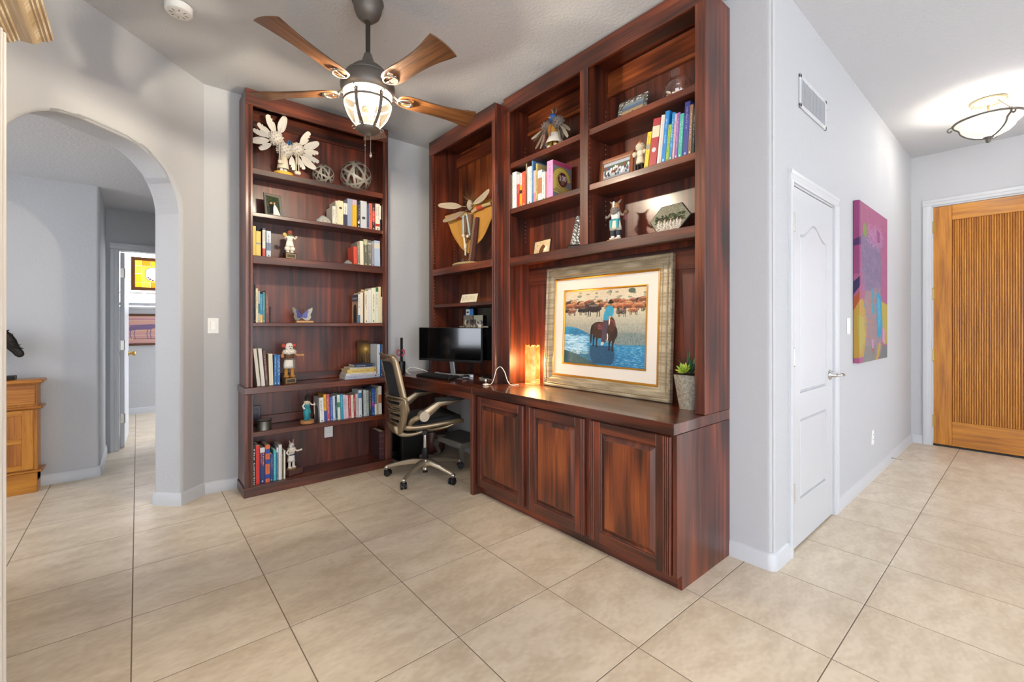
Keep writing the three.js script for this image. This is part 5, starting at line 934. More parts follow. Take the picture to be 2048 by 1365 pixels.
// row: start, along = 'x' (spines to +z) or 'z' (spines to -x); list entries [position, thickness, height, colour, words, more]
function bookRow(where, group, along, y, front, list, lean = 0) {
  const out = [];
  list.forEach(([p, t, h, c, words, more = {}], i) => {
    const a = more.lean ?? lean, b = { t: t - 0.0012, h, c, d: more.d || rr(0.14, 0.165), soft: rnd() > 0.5, ...more };
    const o = thing('book', `${words} book, ${ORD[i]} from left ${where}`, 'book', [0, 0, 0], 0, group);
    const setback = more.back || rr(0, 0.004), k = b.d / 2;
    // leaning books turn about the lower edge they rest on
    const drop = a > 0 ? 0 : 0;
    if (along === 'x') o.position.set(p + 0.0006, y + 0.0004, front - setback - k); else { o.position.set(front + setback + k, y + 0.0004, p + 0.0006); o.rotation.y = -Math.PI / 2; }
    if (a) { o.rotation.order = 'YXZ'; o.rotation.z = -a; const rise = a > 0 ? b.t * Math.sin(a) : 0; o.position.y += rise; }
    buildBook(o, b);
    out.push([o, b]);
  });
  return out;
}
// printed picture on the visible side of an end book
function coverPrint(o, b, side, draw) {
  const t = canvasTex(256, 320, draw), g = new THREE.PlaneGeometry(b.d - 0.008, b.h - 0.004).rotateY(side * Math.PI / 2).translate(side > 0 ? b.t + 0.0003 : -0.0003, b.h / 2, 0);
  part('cover_print', g, phy(0xffffff, 0.4, { map: t }), o);
}
const archPrint = (top, arch, ground) => (g, w, h) => { g.fillStyle = ground; g.fillRect(0, 0, w, h); g.fillStyle = top; g.fillRect(0, 0, w, h * 0.24); g.fillStyle = '#d8d2c4'; for (let k = 0; k < 6; k++) g.fillRect(30 + k * 33, h * 0.1, 20, h * 0.06); g.fillStyle = arch; g.beginPath(); g.moveTo(w * 0.25, h); g.lineTo(w * 0.25, h * 0.55); g.quadraticCurveTo(w * 0.3, h * 0.34, w * 0.52, h * 0.34); g.quadraticCurveTo(w * 0.74, h * 0.34, w * 0.78, h * 0.55); g.lineTo(w * 0.78, h); g.fill(); };

bookRow('in right row of second bookcase shelf', 'books on the second bookcase shelf', 'x', 2.113, -3.79, [
  [1.243, 0.026, 0.152, '#d9d4c6', 'short white'], [1.269, 0.02, 0.201, '#cfc8b2', 'cream'], [1.289, 0.045, 0.207, '#d8cca8', 'thick cream', { spot: [0.3, '#4a4436'], ink: 'none' }], [1.334, 0.035, 0.194, '#cdcac2', 'white and navy', { bands: [[0.5, 1, '#2b3246']] }],
  [1.369, 0.041, 0.238, '#8b94aa', 'tall silver blue', { ink: 'none' }], [1.41, 0.04, 0.238, '#b7a4b4', 'yellow and lilac', { bands: [[0.2, 1, '#dba51c']], ink: '#a67a10' }], [1.45, 0.032, 0.23, '#1d2130', 'dark navy', { spot: [0.8, '#c9ccd0'], two: 1 }], [1.482, 0.057, 0.24, '#b9b9be', 'thick pale grey', { spot: [0.62, '#3e3e44'], ink: 'none' }],
  [1.539, 0.019, 0.225, '#22577c', 'slim blue'], [1.558, 0.029, 0.231, '#d45f48', 'coral'], [1.587, 0.03, 0.236, '#3a1d22', 'black and red', { bands: [[0.3, 0.7, '#b03a34']] }], [1.617, 0.041, 0.238, '#d8d0bc', 'cream with black lettering', { ink: '#15130f', two: 1, bands: [[0.75, 0.85, '#a83028']] }], [1.658, 0.012, 0.226, '#dedad0', 'slim white and black', { bands: [[0.55, 1, '#1c1c20']] }]]);
bookRow('in left row of third bookcase shelf', 'books on the third bookcase shelf', 'x', 1.79, -3.79, [
  [0.66, 0.022, 0.225, '#d7b648', 'tall yellow', { ink: 'none' }], [0.682, 0.034, 0.19, '#d9bd58', 'shorter yellow', { bands: [[0.46, 0.53, '#8f8f86']], ink: 'none' }], [0.724, 0.023, 0.22, '#d3cfc6', 'white and red', { bands: [[0.0, 0.08, '#23262e'], [0.72, 1, '#b9382e']], board: '#23262e', ink: '#23262e' }], [0.751, 0.033, 0.2, '#b9c3cf', 'pale blue', { bands: [[0.45, 0.75, '#5e6b86']] }]]);
bookRow('in right row of third bookcase shelf', 'books on the third bookcase shelf', 'x', 1.79, -3.79, [
  [1.423, 0.03, 0.157, '#c84a38', 'short red'], [1.455, 0.024, 0.198, '#7c746a', 'grey brown'], [1.479, 0.033, 0.212, '#d5ceb8', 'cream', { ink: 'none' }], [1.513, 0.037, 0.231, '#5c5c4e', 'olive grey', { bands: [[0, 0.2, '#a9a684']] }], [1.552, 0.032, 0.227, '#66645c', 'dark grey', { two: 1, bands: [[0.1, 0.16, '#b4b4ae']] }], [1.584, 0.025, 0.222, '#8d8b96', 'grey violet'], [1.609, 0.054, 0.231, '#9fb0c6', 'thick light blue', { bands: [[0.1, 0.3, '#c3bfae']], ink: 'none' }]], -0.02);
bookRow('in left row of fourth bookcase shelf', 'books on the fourth bookcase shelf', 'x', 1.286, -3.79, [
  [0.66, 0.011, 0.372, '#17171b', 'very tall black', { ink: 'none' }], [0.671, 0.009, 0.288, '#1d1d22', 'slim black', { two: 1 }], [0.68, 0.017, 0.26, '#d8cda8', 'cream'], [0.697, 0.011, 0.24, '#cfd4c9', 'thin white', { bands: [[0.4, 0.7, '#2e7d96']] }], [0.708, 0.02, 0.22, '#2c86a8', 'turquoise blue', { bands: [[0.72, 1, '#d9b268']] }], [0.728, 0.015, 0.236, '#4d8a8e', 'teal'], [0.743, 0.029, 0.245, '#6b4038', 'brown', { ink: '#d9c9ac', board: '#5a342c' }]]);
{
  const r = bookRow('in right row of fourth bookcase shelf', 'books on the fourth bookcase shelf', 'x', 1.286, -3.79, [
    [1.461, 0.019, 0.25, '#d8d8d2', 'white arch covered', { bands: [[0.72, 1, '#2f74ab']] }], [1.48, 0.026, 0.266, '#ddd4bc', 'cream', { ink: 'none' }], [1.507, 0.01, 0.262, '#7a4b3c', 'thin brown', { ink: 'none' }], [1.518, 0.033, 0.282, '#d9d3bd', 'pale cream'], [1.551, 0.029, 0.296, '#cfcfca', 'pale grey', { ink: 'none' }], [1.58, 0.039, 0.312, '#d8d6be', 'tall greenish white'], [1.619, 0.025, 0.318, '#cfd8c8', 'tall white with green top', { bands: [[0, 0.12, '#2f6a4a']] }], [1.644, 0.025, 0.325, '#d8c6a0', 'tallest tan', { ink: 'none' }], [1.6695, 0.016, 0.236, '#dedad0', 'short white']]);
  coverPrint(r[0][0], r[0][1], -1, archPrint('#4b4660', '#14100f', '#c39a78'));
  part('page_marker', bx(0.004, 0.03, 0.26, 0.3, -0.02, -0.018, 0), std(0xd49a54, 0.7), r[3][0], 'orange paper marker');
}
bookRow('in leaning left row on bookcase ledge', 'books on the bookcase ledge', 'x', 0.806, -3.775, [
  [0.688, 0.024, 0.285, '#cfcabb', 'cream', { lean: -0.1, ink: 'none' }], [0.716, 0.026, 0.285, '#d5d2c8', 'white', { lean: -0.085, ink: 'none' }], [0.744, 0.02, 0.272, '#5e3a33', 'brown', { lean: -0.075, ink: '#d8c8b0' }], [0.7685, 0.03, 0.243, '#d8d0b2', 'pale yellow', { lean: -0.03, ink: 'none' }], [0.801, 0.021, 0.235, '#2d68a0', 'blue'], [0.8225, 0.022, 0.233, '#2f70b0', 'brighter blue', { ink: '#e4eef6', two: 1 }]]);
{ // lying stack and the standing books at the right of the ledge
  const stack = [[1.336, 0.29, 0.03, '#b3b5c6', 'grey violet', 'bottom'], [1.345, 0.272, 0.018, '#d7d7d6', 'white', 'second from bottom'], [1.354, 0.262, 0.034, '#d9bd6a', 'yellow', 'middle'], [1.377, 0.235, 0.014, '#cfc9ba', 'cream', 'second from top'], [1.418, 0.178, 0.026, '#31405e', 'navy', 'top']];
  let y = 0.8064;
  stack.forEach(([x, w, t, c, words, place]) => {
    const o = thing('book', `${words} book lying at the ${place} of the ledge stack`, 'book', [x + w, y, -3.845 + rr(-0.004, 0.004)], 0, 'stacked books on the bookcase ledge');
    const b = { t, h: w - 0.004, c, d: 0.15, ink: undefined };
    const inner = new THREE.Group(); buildBook(inner, b);
    for (const m of inner.children.slice()) { m.geometry.rotateZ(Math.PI / 2); o.add(m); }
    y += t + 0.0004;
  });
  const r = bookRow('in right standing row on bookcase ledge', 'books on the bookcase ledge', 'x', 0.806, -3.8, [[1.638, 0.026, 0.29, '#cfd8e2', 'white and blue', { bands: [[0, 1, '#c5d2e0']] }], [1.668, 0.028, 0.29, '#2a61a4', 'deep blue', { ink: '#dfe8f2' }]]);
  const art = thing('book', 'large book with golden sunlit cover standing behind the ledge stack', 'book', [1.515, 0.8064, -3.945], 0.12, 'books on the bookcase ledge');
  part('cover', bx(0, 0.118, 0, 0.32, -0.012, 0.012, 0.001), std(0x5a4420, 0.5), art);
  part('cover_print', new THREE.PlaneGeometry(0.114, 0.314).translate(0.059, 0.16, 0.0125), std(0xffffff, 0.5, { map: canvasTex(256, 700, (g, w, h) => { const gr = g.createRadialGradient(w * 0.62, h * 0.22, 10, w * 0.5, h * 0.35, h * 0.6); gr.addColorStop(0, '#cdb878'); gr.addColorStop(0.1, '#8e6a26'); gr.addColorStop(0.35, '#463112'); gr.addColorStop(1, '#2a1e0d'); g.fillStyle = gr; g.fillRect(0, 0, w, h); for (let k = 0; k < 70; k++) { g.strokeStyle = k % 3 ? '#2b1f0d' : '#c98f2e'; g.globalAlpha = 0.6; g.lineWidth = rr(2, 7); const x = rr(0, w), y0 = rr(h * 0.25, h * 0.7); g.beginPath(); g.moveTo(x, h); g.quadraticCurveTo(x + rr(-30, 30), h * 0.7, x + rr(-60, 60), y0); g.stroke(); } g.globalAlpha = 1; }) }), art);
}
{
  const cols = [['#dcdcd8', 'white arched cover'], ['#dca52c', 'yellow and blue', { bands: [[0.6, 1, '#2c4fa0']] }], ['#b5485a', 'rose red'], ['#3c63a8', 'blue'], ['#c4cfd8', 'pale blue'], ['#1f4c58', 'dark teal'], ['#d9dccf', 'white and green', { bands: [[0.3, 0.5, '#3f8a5a']] }], ['#2a93ae', 'turquoise'], ['#cbb9cc', 'lilac'], ['#d9bcc0', 'pale pink'], ['#a83f44', 'red'], ['#ddd3b8', 'cream'], ['#99334a', 'crimson'], ['#c3b3ae', 'pinkish grey'], ['#c9d3da', 'taller white and blue', { bands: [[0.1, 0.3, '#3b78a8']] }], ['#202226', 'black'], ['#b2b8b6', 'grey'], ['#9aa39c', 'greenish grey'], ['#2e312f', 'charcoal'], ['#1f4fa0', 'royal blue', { bands: [[0.5, 0.7, '#8a3a8e']] }], ['#3f5f9a', 'steel blue', { bands: [[0.6, 1, '#dfe3e6']] }], ['#d8b43c', 'thin yellow'], ['#dcdcda', 'tall white', { bands: [[0.3, 0.6, '#b0704a']], ink: 'none' }]];
  const th = [0.034, 0.022, 0.026, 0.022, 0.02, 0.016, 0.024, 0.024, 0.02, 0.022, 0.022, 0.022, 0.018, 0.022, 0.03, 0.012, 0.024, 0.024, 0.024, 0.026, 0.02, 0.014, 0.032], ht = [0.2, 0.225, 0.225, 0.2, 0.205, 0.198, 0.21, 0.212, 0.205, 0.2, 0.2, 0.198, 0.196, 0.202, 0.232, 0.232, 0.232, 0.225, 0.23, 0.238, 0.24, 0.24, 0.25];
  let x = 1.14; const list = cols.map(([c, w, m = {}], i) => { const e = [x, th[i], ht[i], c, w, { lean: i < 14 ? -0.035 : -0.015, ...m }]; x += th[i] + 0.0005; return e; });
  const r = bookRow('in long row below the bookcase ledge', 'books below the bookcase ledge', 'x', 0.472, -3.775, list);
  coverPrint(r[0][0], r[0][1], -1, archPrint('#c3c6cc', '#6a6d78', '#d9dade'));
}
bookRow('in row on bottom bookcase shelf', 'books on the bottom bookcase shelf', 'x', 0.07, -3.775, [
  [0.66, 0.016, 0.3, '#16171a', 'black', { title: 'The Cowboy', ink: '#f0eee8', size: 40 }], [0.677, 0.028, 0.292, '#d0312a', 'bright red', { ink: 'none' }], [0.706, 0.034, 0.27, '#22356e', 'navy and white', { bands: [[0, 0.14, '#d8d8dc'], [0.14, 0.5, '#5a2648']], ink: '#e6e0e6', two: 1 }], [0.741, 0.033, 0.282, '#d86a3a', 'orange and blue striped', { bands: [[0.1, 0.22, '#26489c'], [0.38, 0.5, '#26489c'], [0.78, 0.9, '#26489c']], ink: '#26489c' }], [0.775, 0.021, 0.21, '#25457c', 'short dark blue', { two: 1 }], [0.797, 0.02, 0.238, '#3fb2b0', 'aqua', { ink: '#e8f4f2' }], [0.818, 0.013, 0.253, '#3c6ea4', 'slim blue', { bands: [[0, 0.15, '#d8dce0']] }], [0.8315, 0.025, 0.27, '#d8d8d6', 'tall white', { ink: '#b5b2a8' }], [0.857, 0.011, 0.186, '#6a6440', 'thin olive'], [0.869, 0.013, 0.222, '#dddad0', 'thin white', { ink: 'none' }]]);
{
  const o = thing('photo_album', 'dark leather photo album at right end of the bottom bookcase shelf', 'album', [1.64, 0.0704, -3.86]);
  buildBook(o, { t: 0.05, h: 0.25, c: '#3a1a20', d: 0.19, ink: 'none', bands: [[0.15, 0.17, '#6a4a40'], [0.35, 0.37, '#6a4a40'], [0.6, 0.62, '#6a4a40'], [0.8, 0.82, '#6a4a40']] });
}
{ // cook books in the wall shelf unit
  const r = bookRow('in cookbook row of wall shelf unit', 'cookbooks in the wall shelf unit', 'z', 2.178, 2.25, [
    [-2.69, 0.03, 0.275, '#d8d2b8', 'pale cream', { ink: 'none' }], [-2.659, 0.05, 0.288, '#dcdcd4', 'white with pink lettering', { ink: '#b8487a' }], [-2.608, 0.034, 0.262, '#a8322a', 'red', { bands: [[0, 0.3, '#c9b0b8']] }], [-2.573, 0.028, 0.26, '#c89a2c', 'yellow and black', { bands: [[0, 0.35, '#c4bcb8'], [0.5, 0.6, '#262018']] }], [-2.544, 0.042, 0.265, '#c0503a', 'orange red', { ink: '#e8b8a8' }],
    [-2.501, 0.014, 0.335, '#6a4a38', 'tall striped', { bands: [[0, 0.3, '#8a7a6a']] }], [-2.486, 0.05, 0.285, '#d5d9d8', 'thick white', { ink: '#3f6a5a', two: 1 }], [-2.435, 0.016, 0.32, '#557fa8', 'tall blue'], [-2.418, 0.028, 0.24, '#d8b3bc', 'pink', { ink: 'none', bands: [[0.7, 1, '#d48a9c']] }], [-2.389, 0.018, 0.285, '#b9a868', 'tall green and tan'], [-2.37, 0.044, 0.228, '#c3cdd6', 'floral white', { bands: [[0.25, 0.75, '#b07a52']], ink: '#3d64a8' }], [-2.325, 0.032, 0.205, '#d4d4ce', 'short white'], [-2.292, 0.02, 0.2, '#b0707a', 'short patterned'], [-2.271, 0.058, 0.268, '#cf8fbb', 'thick pink', { ink: '#a04888', d: 0.2 }]]);
  const [o, b] = r[r.length - 1];
  coverPrint(o, b, 1, (g, w, h) => {
    g.fillStyle = '#7c8288'; g.fillRect(0, 0, w, h); g.fillStyle = '#b5486c'; g.fillRect(0, 0, w, h * 0.12);
    for (let k = 0; k < 46; k++) { g.strokeStyle = ['#d8b83c', '#a88424', '#e4cc66', '#6e6a58', '#c2b48a'][k % 5]; g.lineWidth = rr(4, 12); g.beginPath(); const q = k / 46; g.moveTo(-20, h * (0.35 + 0.5 * q)); g.bezierCurveTo(w * 0.3, h * (0.2 + 0.6 * q), w * 0.5, h * (0.7 + 0.2 * q), w + 20, h * (0.75 + 0.35 * q)); g.stroke(); }
    for (let k = 0; k < 14; k++) { g.strokeStyle = ['#d9c04a', '#b89a30', '#efe08a'][k % 3]; g.lineWidth = 9; g.beginPath(); g.ellipse(w * 0.45, h * 0.55, w * (0.3 + k * 0.016), h * (0.24 + k * 0.012), -0.3, Math.PI * 0.9, Math.PI * 2.05); g.stroke(); }
    g.fillStyle = '#5c2a22'; g.beginPath(); g.ellipse(w * 0.52, h * 0.47, w * 0.25, h * 0.2, 0, 0, 6.3); g.fill();
    g.fillStyle = '#f4ece0'; g.font = 'bold 64px serif'; g.textAlign = 'center'; g.textBaseline = 'middle'; g.fillText('100', w * 0.52, h * 0.43); g.textAlign = 'left';
    marks(g, w * 0.38, h * 0.53, 70, 10, '#e8d8c4'); marks(g, w * 0.42, h * 0.58, 48, 9, '#e8d8c4');
  });
}
bookRow('in leaning row of wall shelf unit', 'tall books in the wall shelf unit', 'z', 2.178, 2.25, [
  [-1.462, 0.026, 0.205, '#dcb820', 'yellow', { bands: [[0.34, 0.48, '#8d8c7c']], ink: '#6a5a10' }], [-1.432, 0.048, 0.268, '#a33036', 'thick red', { bands: [[0.16, 0.4, '#cfc6a6']], spot: [0.66, '#b8bcc4'], ink: 'none' }], [-1.38, 0.014, 0.275, '#d3d0c8', 'slim white', { ink: 'none' }], [-1.365, 0.012, 0.272, '#d8c6b8', 'slim beige', { ink: 'none' }], [-1.352, 0.026, 0.285, '#1f7ac0', 'bright blue', { ink: '#e8f0f4' }], [-1.325, 0.02, 0.205, '#8fae3c', 'short green'], [-1.304, 0.018, 0.262, '#2a82b8', 'sky blue'], [-1.285, 0.014, 0.25, '#c8a4a8', 'dusty pink'], [-1.27, 0.018, 0.25, '#8a5aa0', 'violet'], [-1.251, 0.024, 0.238, '#46a894', 'teal and white', { ink: '#eef4ee', two: 1 }], [-1.226, 0.032, 0.292, '#40468a', 'tall indigo', { bands: [[0, 0.25, '#2c2e72']], ink: '#b8b0d8' }], [-1.193, 0.02, 0.266, '#8a6a54', 'brown'], [-1.172, 0.016, 0.24, '#26302c', 'black green']].map((e, i) => { e[5] = { lean: 0.13 - i * 0.007, ...(e[5] || {}) }; e[0] -= 0.012; return e; }));
// ------------------------------------------------------------------ cowboy picture in a wide champagne frame, leaning on the counter
function frameGeo(W0, H0, prof) { return metreUV(sweepProfile([[0, 0], [W0, 0], [W0, -H0], [0, -H0]], prof, true).rotateX(Math.PI / 2), 'x'); }
{
  const art = canvasTex(1200, 960, (g, w, h) => {
    const G = (y0, y1, a, b) => { const q = g.createLinearGradient(0, y0 * h, 0, y1 * h); q.addColorStop(0, a); q.addColorStop(1, b); return q; };
    g.fillStyle = G(0, 0.2, '#d9c6a4', '#d8cdb8'); g.fillRect(0, 0, w, h * 0.3);
    const dabs = (n, cols, x0, x1, y0, y1, l, lw, vert, al = 0.7) => { for (let k = 0; k < n; k++) { g.globalAlpha = al; g.strokeStyle = cols[Math.floor(rnd() * cols.length)]; g.lineWidth = rr(1, lw); const x = rr(x0, x1) * w, y = rr(y0, y1) * h; g.beginPath(); g.moveTo(x, y); if (vert) g.quadraticCurveTo(x + rr(-4, 4), y - l * 0.5, x + rr(-9, 9), y - rr(0.4, 1) * l); else g.quadraticCurveTo(x + l * 0.5, y + rr(-5, 5), x + rr(0.5, 1) * l, y + rr(-5, 5)); g.stroke(); } g.globalAlpha = 1; };
    dabs(1400, ['#c9b48e', '#b8a27c', '#e6d9c0', '#a89472', '#dccbb0', '#8f8a72'], 0, 1, 0, 0.24, 16, 4, false, 0.6);
    for (let k = 0; k < 26; k++) { g.fillStyle = ['#8a8a76', '#6f7766', '#9a957c'][k % 3]; g.globalAlpha = 0.75; g.beginPath(); g.ellipse(rr(0, 1) * w, rr(0.02, 0.16) * h, rr(12, 40), rr(8, 20), 0, 0, 6.3); g.fill(); } g.globalAlpha = 1;
    g.fillStyle = '#4f5c4e'; g.beginPath(); g.ellipse(w * 0.84, h * 0.04, 48, 30, 0, 0, 6.3); g.fill();
    g.fillStyle = G(0.24, 0.62, '#cfc4a6', '#8d9088'); g.fillRect(0, h * 0.24, w, h * 0.5);
    dabs(2600, ['#d8cfb4', '#c2b594', '#a9a48c', '#e4dcc6', '#9a967e', '#b8b09a'], 0, 1, 0.3, 0.55, 26, 3, true, 0.6);
    // cattle: bodies, heads, legs
    const cow = (x, y, s, c, dark) => { x *= w; y *= h; g.fillStyle = c; g.beginPath(); g.ellipse(x, y, s, s * 0.5, 0.06, 0, 6.3); g.fill(); g.beginPath(); g.ellipse(x - s * 0.95, y + s * 0.18, s * 0.34, s * 0.22, 0.7, 0, 6.3); g.fill(); g.strokeStyle = dark; g.lineWidth = s * 0.14; for (const k of [-0.7, -0.45, 0.5, 0.78]) { g.beginPath(); g.moveTo(x + k * s, y + s * 0.3); g.lineTo(x + (k + rr(-0.08, 0.08)) * s, y + s * 0.98); g.stroke(); } g.fillStyle = dark; g.globalAlpha = 0.45; g.beginPath(); g.ellipse(x, y + s * 0.22, s * 0.85, s * 0.22, 0, 0, 6.3); g.fill(); g.globalAlpha = 0.35; g.fillStyle = '#f0d8b8'; g.beginPath(); g.ellipse(x, y - s * 0.3, s * 0.7, s * 0.12, 0, 0, 6.3); g.fill(); g.globalAlpha = 1; };
    const reds = ['#9a5636', '#a8623c', '#8a4a30', '#b57346', '#7a4430', '#3a2c2c', '#c08a5c'];
    for (let k = 0; k < 34; k++) cow(k / 33 + rr(-0.02, 0.02), rr(0.15, 0.19), rr(38, 56), reds[Math.floor(rnd() * 7)], '#4a2e22');
    for (let k = 0; k < 13; k++) cow(k / 12 + rr(-0.03, 0.03), rr(0.2, 0.225), rr(52, 70), reds[Math.floor(rnd() * 7)], '#3a241c');
    for (const [x, y, s, c] of [[0.02, 0.27, 58, '#3c3434'], [0.1, 0.28, 62, '#8a4e34'], [0.25, 0.265, 72, '#262428'], [0.39, 0.245, 112, '#352728'], [0.72, 0.225, 72, '#b8683e'], [0.8, 0.225, 70, '#a85c36'], [0.92, 0.23, 74, '#b06a40'], [0.73, 0.3, 66, '#4a3430'], [0.86, 0.285, 62, '#b0653c']]) cow(x, y, s, c, '#2a1e1c');
    dabs(500, ['#e8c8a0', '#f0d8b8', '#c99a6c'], 0, 1, 0.12, 0.24, 14, 3, false, 0.35);
    dabs(900, ['#d8cfb4', '#c2b594', '#e4dcc6'], 0, 1, 0.3, 0.4, 20, 3, true, 0.6);
    // banks
    dabs(2000, ['#7c8a88', '#9a9c92', '#64706c', '#b4b0a0', '#4f5f62', '#868a7a'], 0, 1, 0.46, 0.66, 20, 3, true, 0.65);
    // river
    g.fillStyle = G(0.48, 1, '#3b93bd', '#1c6f9f'); g.beginPath(); g.moveTo(0, h * 0.5); g.bezierCurveTo(w * 0.15, h * 0.47, w * 0.26, h * 0.56, w * 0.36, h * 0.6); g.bezierCurveTo(w * 0.5, h * 0.64, w * 0.58, h * 0.72, w * 0.72, h * 0.72); g.lineTo(w, h * 0.71); g.lineTo(w, h); g.lineTo(0, h); g.closePath(); g.fill();
    g.save(); g.clip();
    dabs(1100, ['#8fc9e6', '#c4e4f2', '#eef6fa', '#9accea', '#dceef6'], -0.05, 0.3, 0.6, 0.86, 80, 9, false, 0.5); dabs(300, ['#2a6f96', '#1f5f86'], 0.05, 0.4, 0.52, 0.62, 60, 8, false, 0.5); dabs(800, ['#2a86b4', '#5aaad2', '#8cc8e6', '#1d6a98', '#3f9cc8'], 0, 1, 0.6, 1, 60, 5, false, 0.5); dabs(300, ['#cfe8f4', '#a4d4ea'], 0.62, 1, 0.74, 0.98, 40, 4, false, 0.5);
    dabs(260, ['#1b5878', '#174a66', '#226a8c'], 0.33, 0.68, 0.76, 1, 50, 8, false, 0.6);
    g.restore();
    dabs(1500, ['#4c6a70', '#5f7c78', '#3a5a66', '#7d8f86', '#8b968c'], 0.66, 1, 0.58, 0.74, 26, 3, true, 0.7);
    // near bank
    g.fillStyle = '#2f5560'; g.beginPath(); g.moveTo(0, h * 0.82); g.quadraticCurveTo(w * 0.2, h * 0.86, w * 0.46, h); g.lineTo(0, h); g.fill();
    dabs(900, ['#3d6a66', '#2a4c5a', '#5c8478', '#1f3f50', '#466f78'], 0, 0.36, 0.84, 1, 34, 3, true, 0.7);
    // reflection of the rider, part of the picture
    g.globalAlpha = 0.75; g.fillStyle = '#123f5c'; g.beginPath(); g.moveTo(w * 0.36, h * 0.74); g.bezierCurveTo(w * 0.34, h * 0.84, w * 0.36, h * 0.92, w * 0.4, h * 0.98); g.lineTo(w * 0.62, h * 0.98); g.bezierCurveTo(w * 0.68, h * 0.9, w * 0.66, h * 0.82, w * 0.64, h * 0.74); g.fill(); g.globalAlpha = 1;
    // horse, three-quarter view, standing in the shallows; smooth outlines, then hair-fine strokes
    const path = (c, f) => { g.fillStyle = c; g.beginPath(); f(); g.fill(); }, X = (v) => v * w, Y = (v) => v * h;
    const M = (x, y) => g.moveTo(X(x), Y(y)), L = (x, y) => g.lineTo(X(x), Y(y)), B = (a, b, c, d, e, q) => g.bezierCurveTo(X(a), Y(b), X(c), Y(d), X(e), Y(q));
    const leg = (c, x, y, k, e, f) => path(c, () => { M(x - 0.018, y); B(x - 0.016, y + 0.06, k - 0.01, e - 0.05, k - 0.009, e); B(k - 0.006, e + 0.05, k - 0.008, f - 0.03, k - 0.012, f); L(k + 0.012, f); B(k + 0.008, f - 0.04, k + 0.008, e + 0.04, k + 0.01, e); B(x + 0.022, e - 0.06, x + 0.024, y + 0.05, x + 0.022, y); });
    leg('#23150f', 0.4, 0.55, 0.395, 0.67, 0.75); leg('#2c1a12', 0.44, 0.56, 0.435, 0.68, 0.765); leg('#1f130e', 0.6, 0.6, 0.592, 0.72, 0.8); leg('#2a1912', 0.645, 0.58, 0.632, 0.72, 0.81);
    path('#3a2217', () => { M(0.368, 0.5); B(0.375, 0.44, 0.43, 0.42, 0.5, 0.43); B(0.56, 0.44, 0.63, 0.42, 0.672, 0.5); B(0.7, 0.56, 0.69, 0.64, 0.645, 0.665); B(0.6, 0.69, 0.56, 0.66, 0.53, 0.64); B(0.47, 0.65, 0.42, 0.65, 0.385, 0.6); B(0.368, 0.57, 0.364, 0.53, 0.368, 0.5); });
    path('#1d120d', () => { M(0.37, 0.47); B(0.348, 0.52, 0.35, 0.62, 0.356, 0.71); B(0.364, 0.73, 0.374, 0.7, 0.374, 0.66); B(0.376, 0.58, 0.382, 0.52, 0.384, 0.47); });
    path('#2c1a13', () => { M(0.6, 0.5); B(0.62, 0.46, 0.66, 0.46, 0.682, 0.53); B(0.692, 0.6, 0.67, 0.66, 0.64, 0.665); B(0.61, 0.66, 0.6, 0.58, 0.6, 0.5); });
    path('#4a2b1c', () => { M(0.575, 0.37); B(0.61, 0.34, 0.65, 0.38, 0.662, 0.46); B(0.665, 0.53, 0.63, 0.57, 0.6, 0.56); B(0.575, 0.52, 0.565, 0.43, 0.575, 0.37); });
    path('#5a3523', () => { M(0.572, 0.385); B(0.585, 0.36, 0.61, 0.362, 0.612, 0.39); B(0.612, 0.43, 0.605, 0.47, 0.594, 0.49); B(0.582, 0.5, 0.572, 0.49, 0.57, 0.465); B(0.566, 0.43, 0.566, 0.41, 0.572, 0.385); });
    path('#e4dcd0', () => { M(0.584, 0.38); B(0.594, 0.378, 0.598, 0.4, 0.596, 0.43); B(0.594, 0.46, 0.586, 0.478, 0.58, 0.47); B(0.578, 0.44, 0.578, 0.4, 0.584, 0.38); });
    path('#dcd4c8', () => { M(0.562, 0.58); B(0.574, 0.57, 0.582, 0.6, 0.576, 0.66); L(0.564, 0.67); });
    dabs(500, ['#5c3824', '#6a4028', '#20130d', '#3c2416', '#7a4c30'], 0.375, 0.67, 0.46, 0.655, 16, 2.4, true, 0.45); dabs(120, ['#8a5a3c', '#6a4028'], 0.4, 0.5, 0.44, 0.5, 14, 2.2, false, 0.5);
    path('#7c343a', () => { M(0.6, 0.4); B(0.63, 0.39, 0.656, 0.42, 0.654, 0.47); L(0.64, 0.48); B(0.64, 0.44, 0.622, 0.42, 0.602, 0.425); });
    path('#6a2c2c', () => { M(0.445, 0.462); B(0.47, 0.44, 0.505, 0.44, 0.515, 0.455); L(0.51, 0.525); B(0.48, 0.545, 0.452, 0.53, 0.442, 0.515); }); dabs(60, ['#c9a48c', '#3c1818', '#a85a4c'], 0.445, 0.51, 0.46, 0.53, 16, 3, false, 0.6);
    // rider: chaps, boot, shirt, hands, face, hat
    path('#4c3c4a', () => { M(0.515, 0.4); B(0.54, 0.39, 0.57, 0.4, 0.572, 0.43); B(0.572, 0.52, 0.556, 0.6, 0.55, 0.69); B(0.53, 0.71, 0.505, 0.71, 0.492, 0.7); B(0.496, 0.6, 0.505, 0.5, 0.515, 0.4); }); dabs(160, ['#6a5868', '#352a36', '#5c4c5c'], 0.5, 0.562, 0.42, 0.68, 20, 3, true, 0.5);
    path('#cbbfae', () => { M(0.492, 0.695); B(0.51, 0.685, 0.53, 0.69, 0.53, 0.71); B(0.52, 0.735, 0.5, 0.742, 0.488, 0.735); });
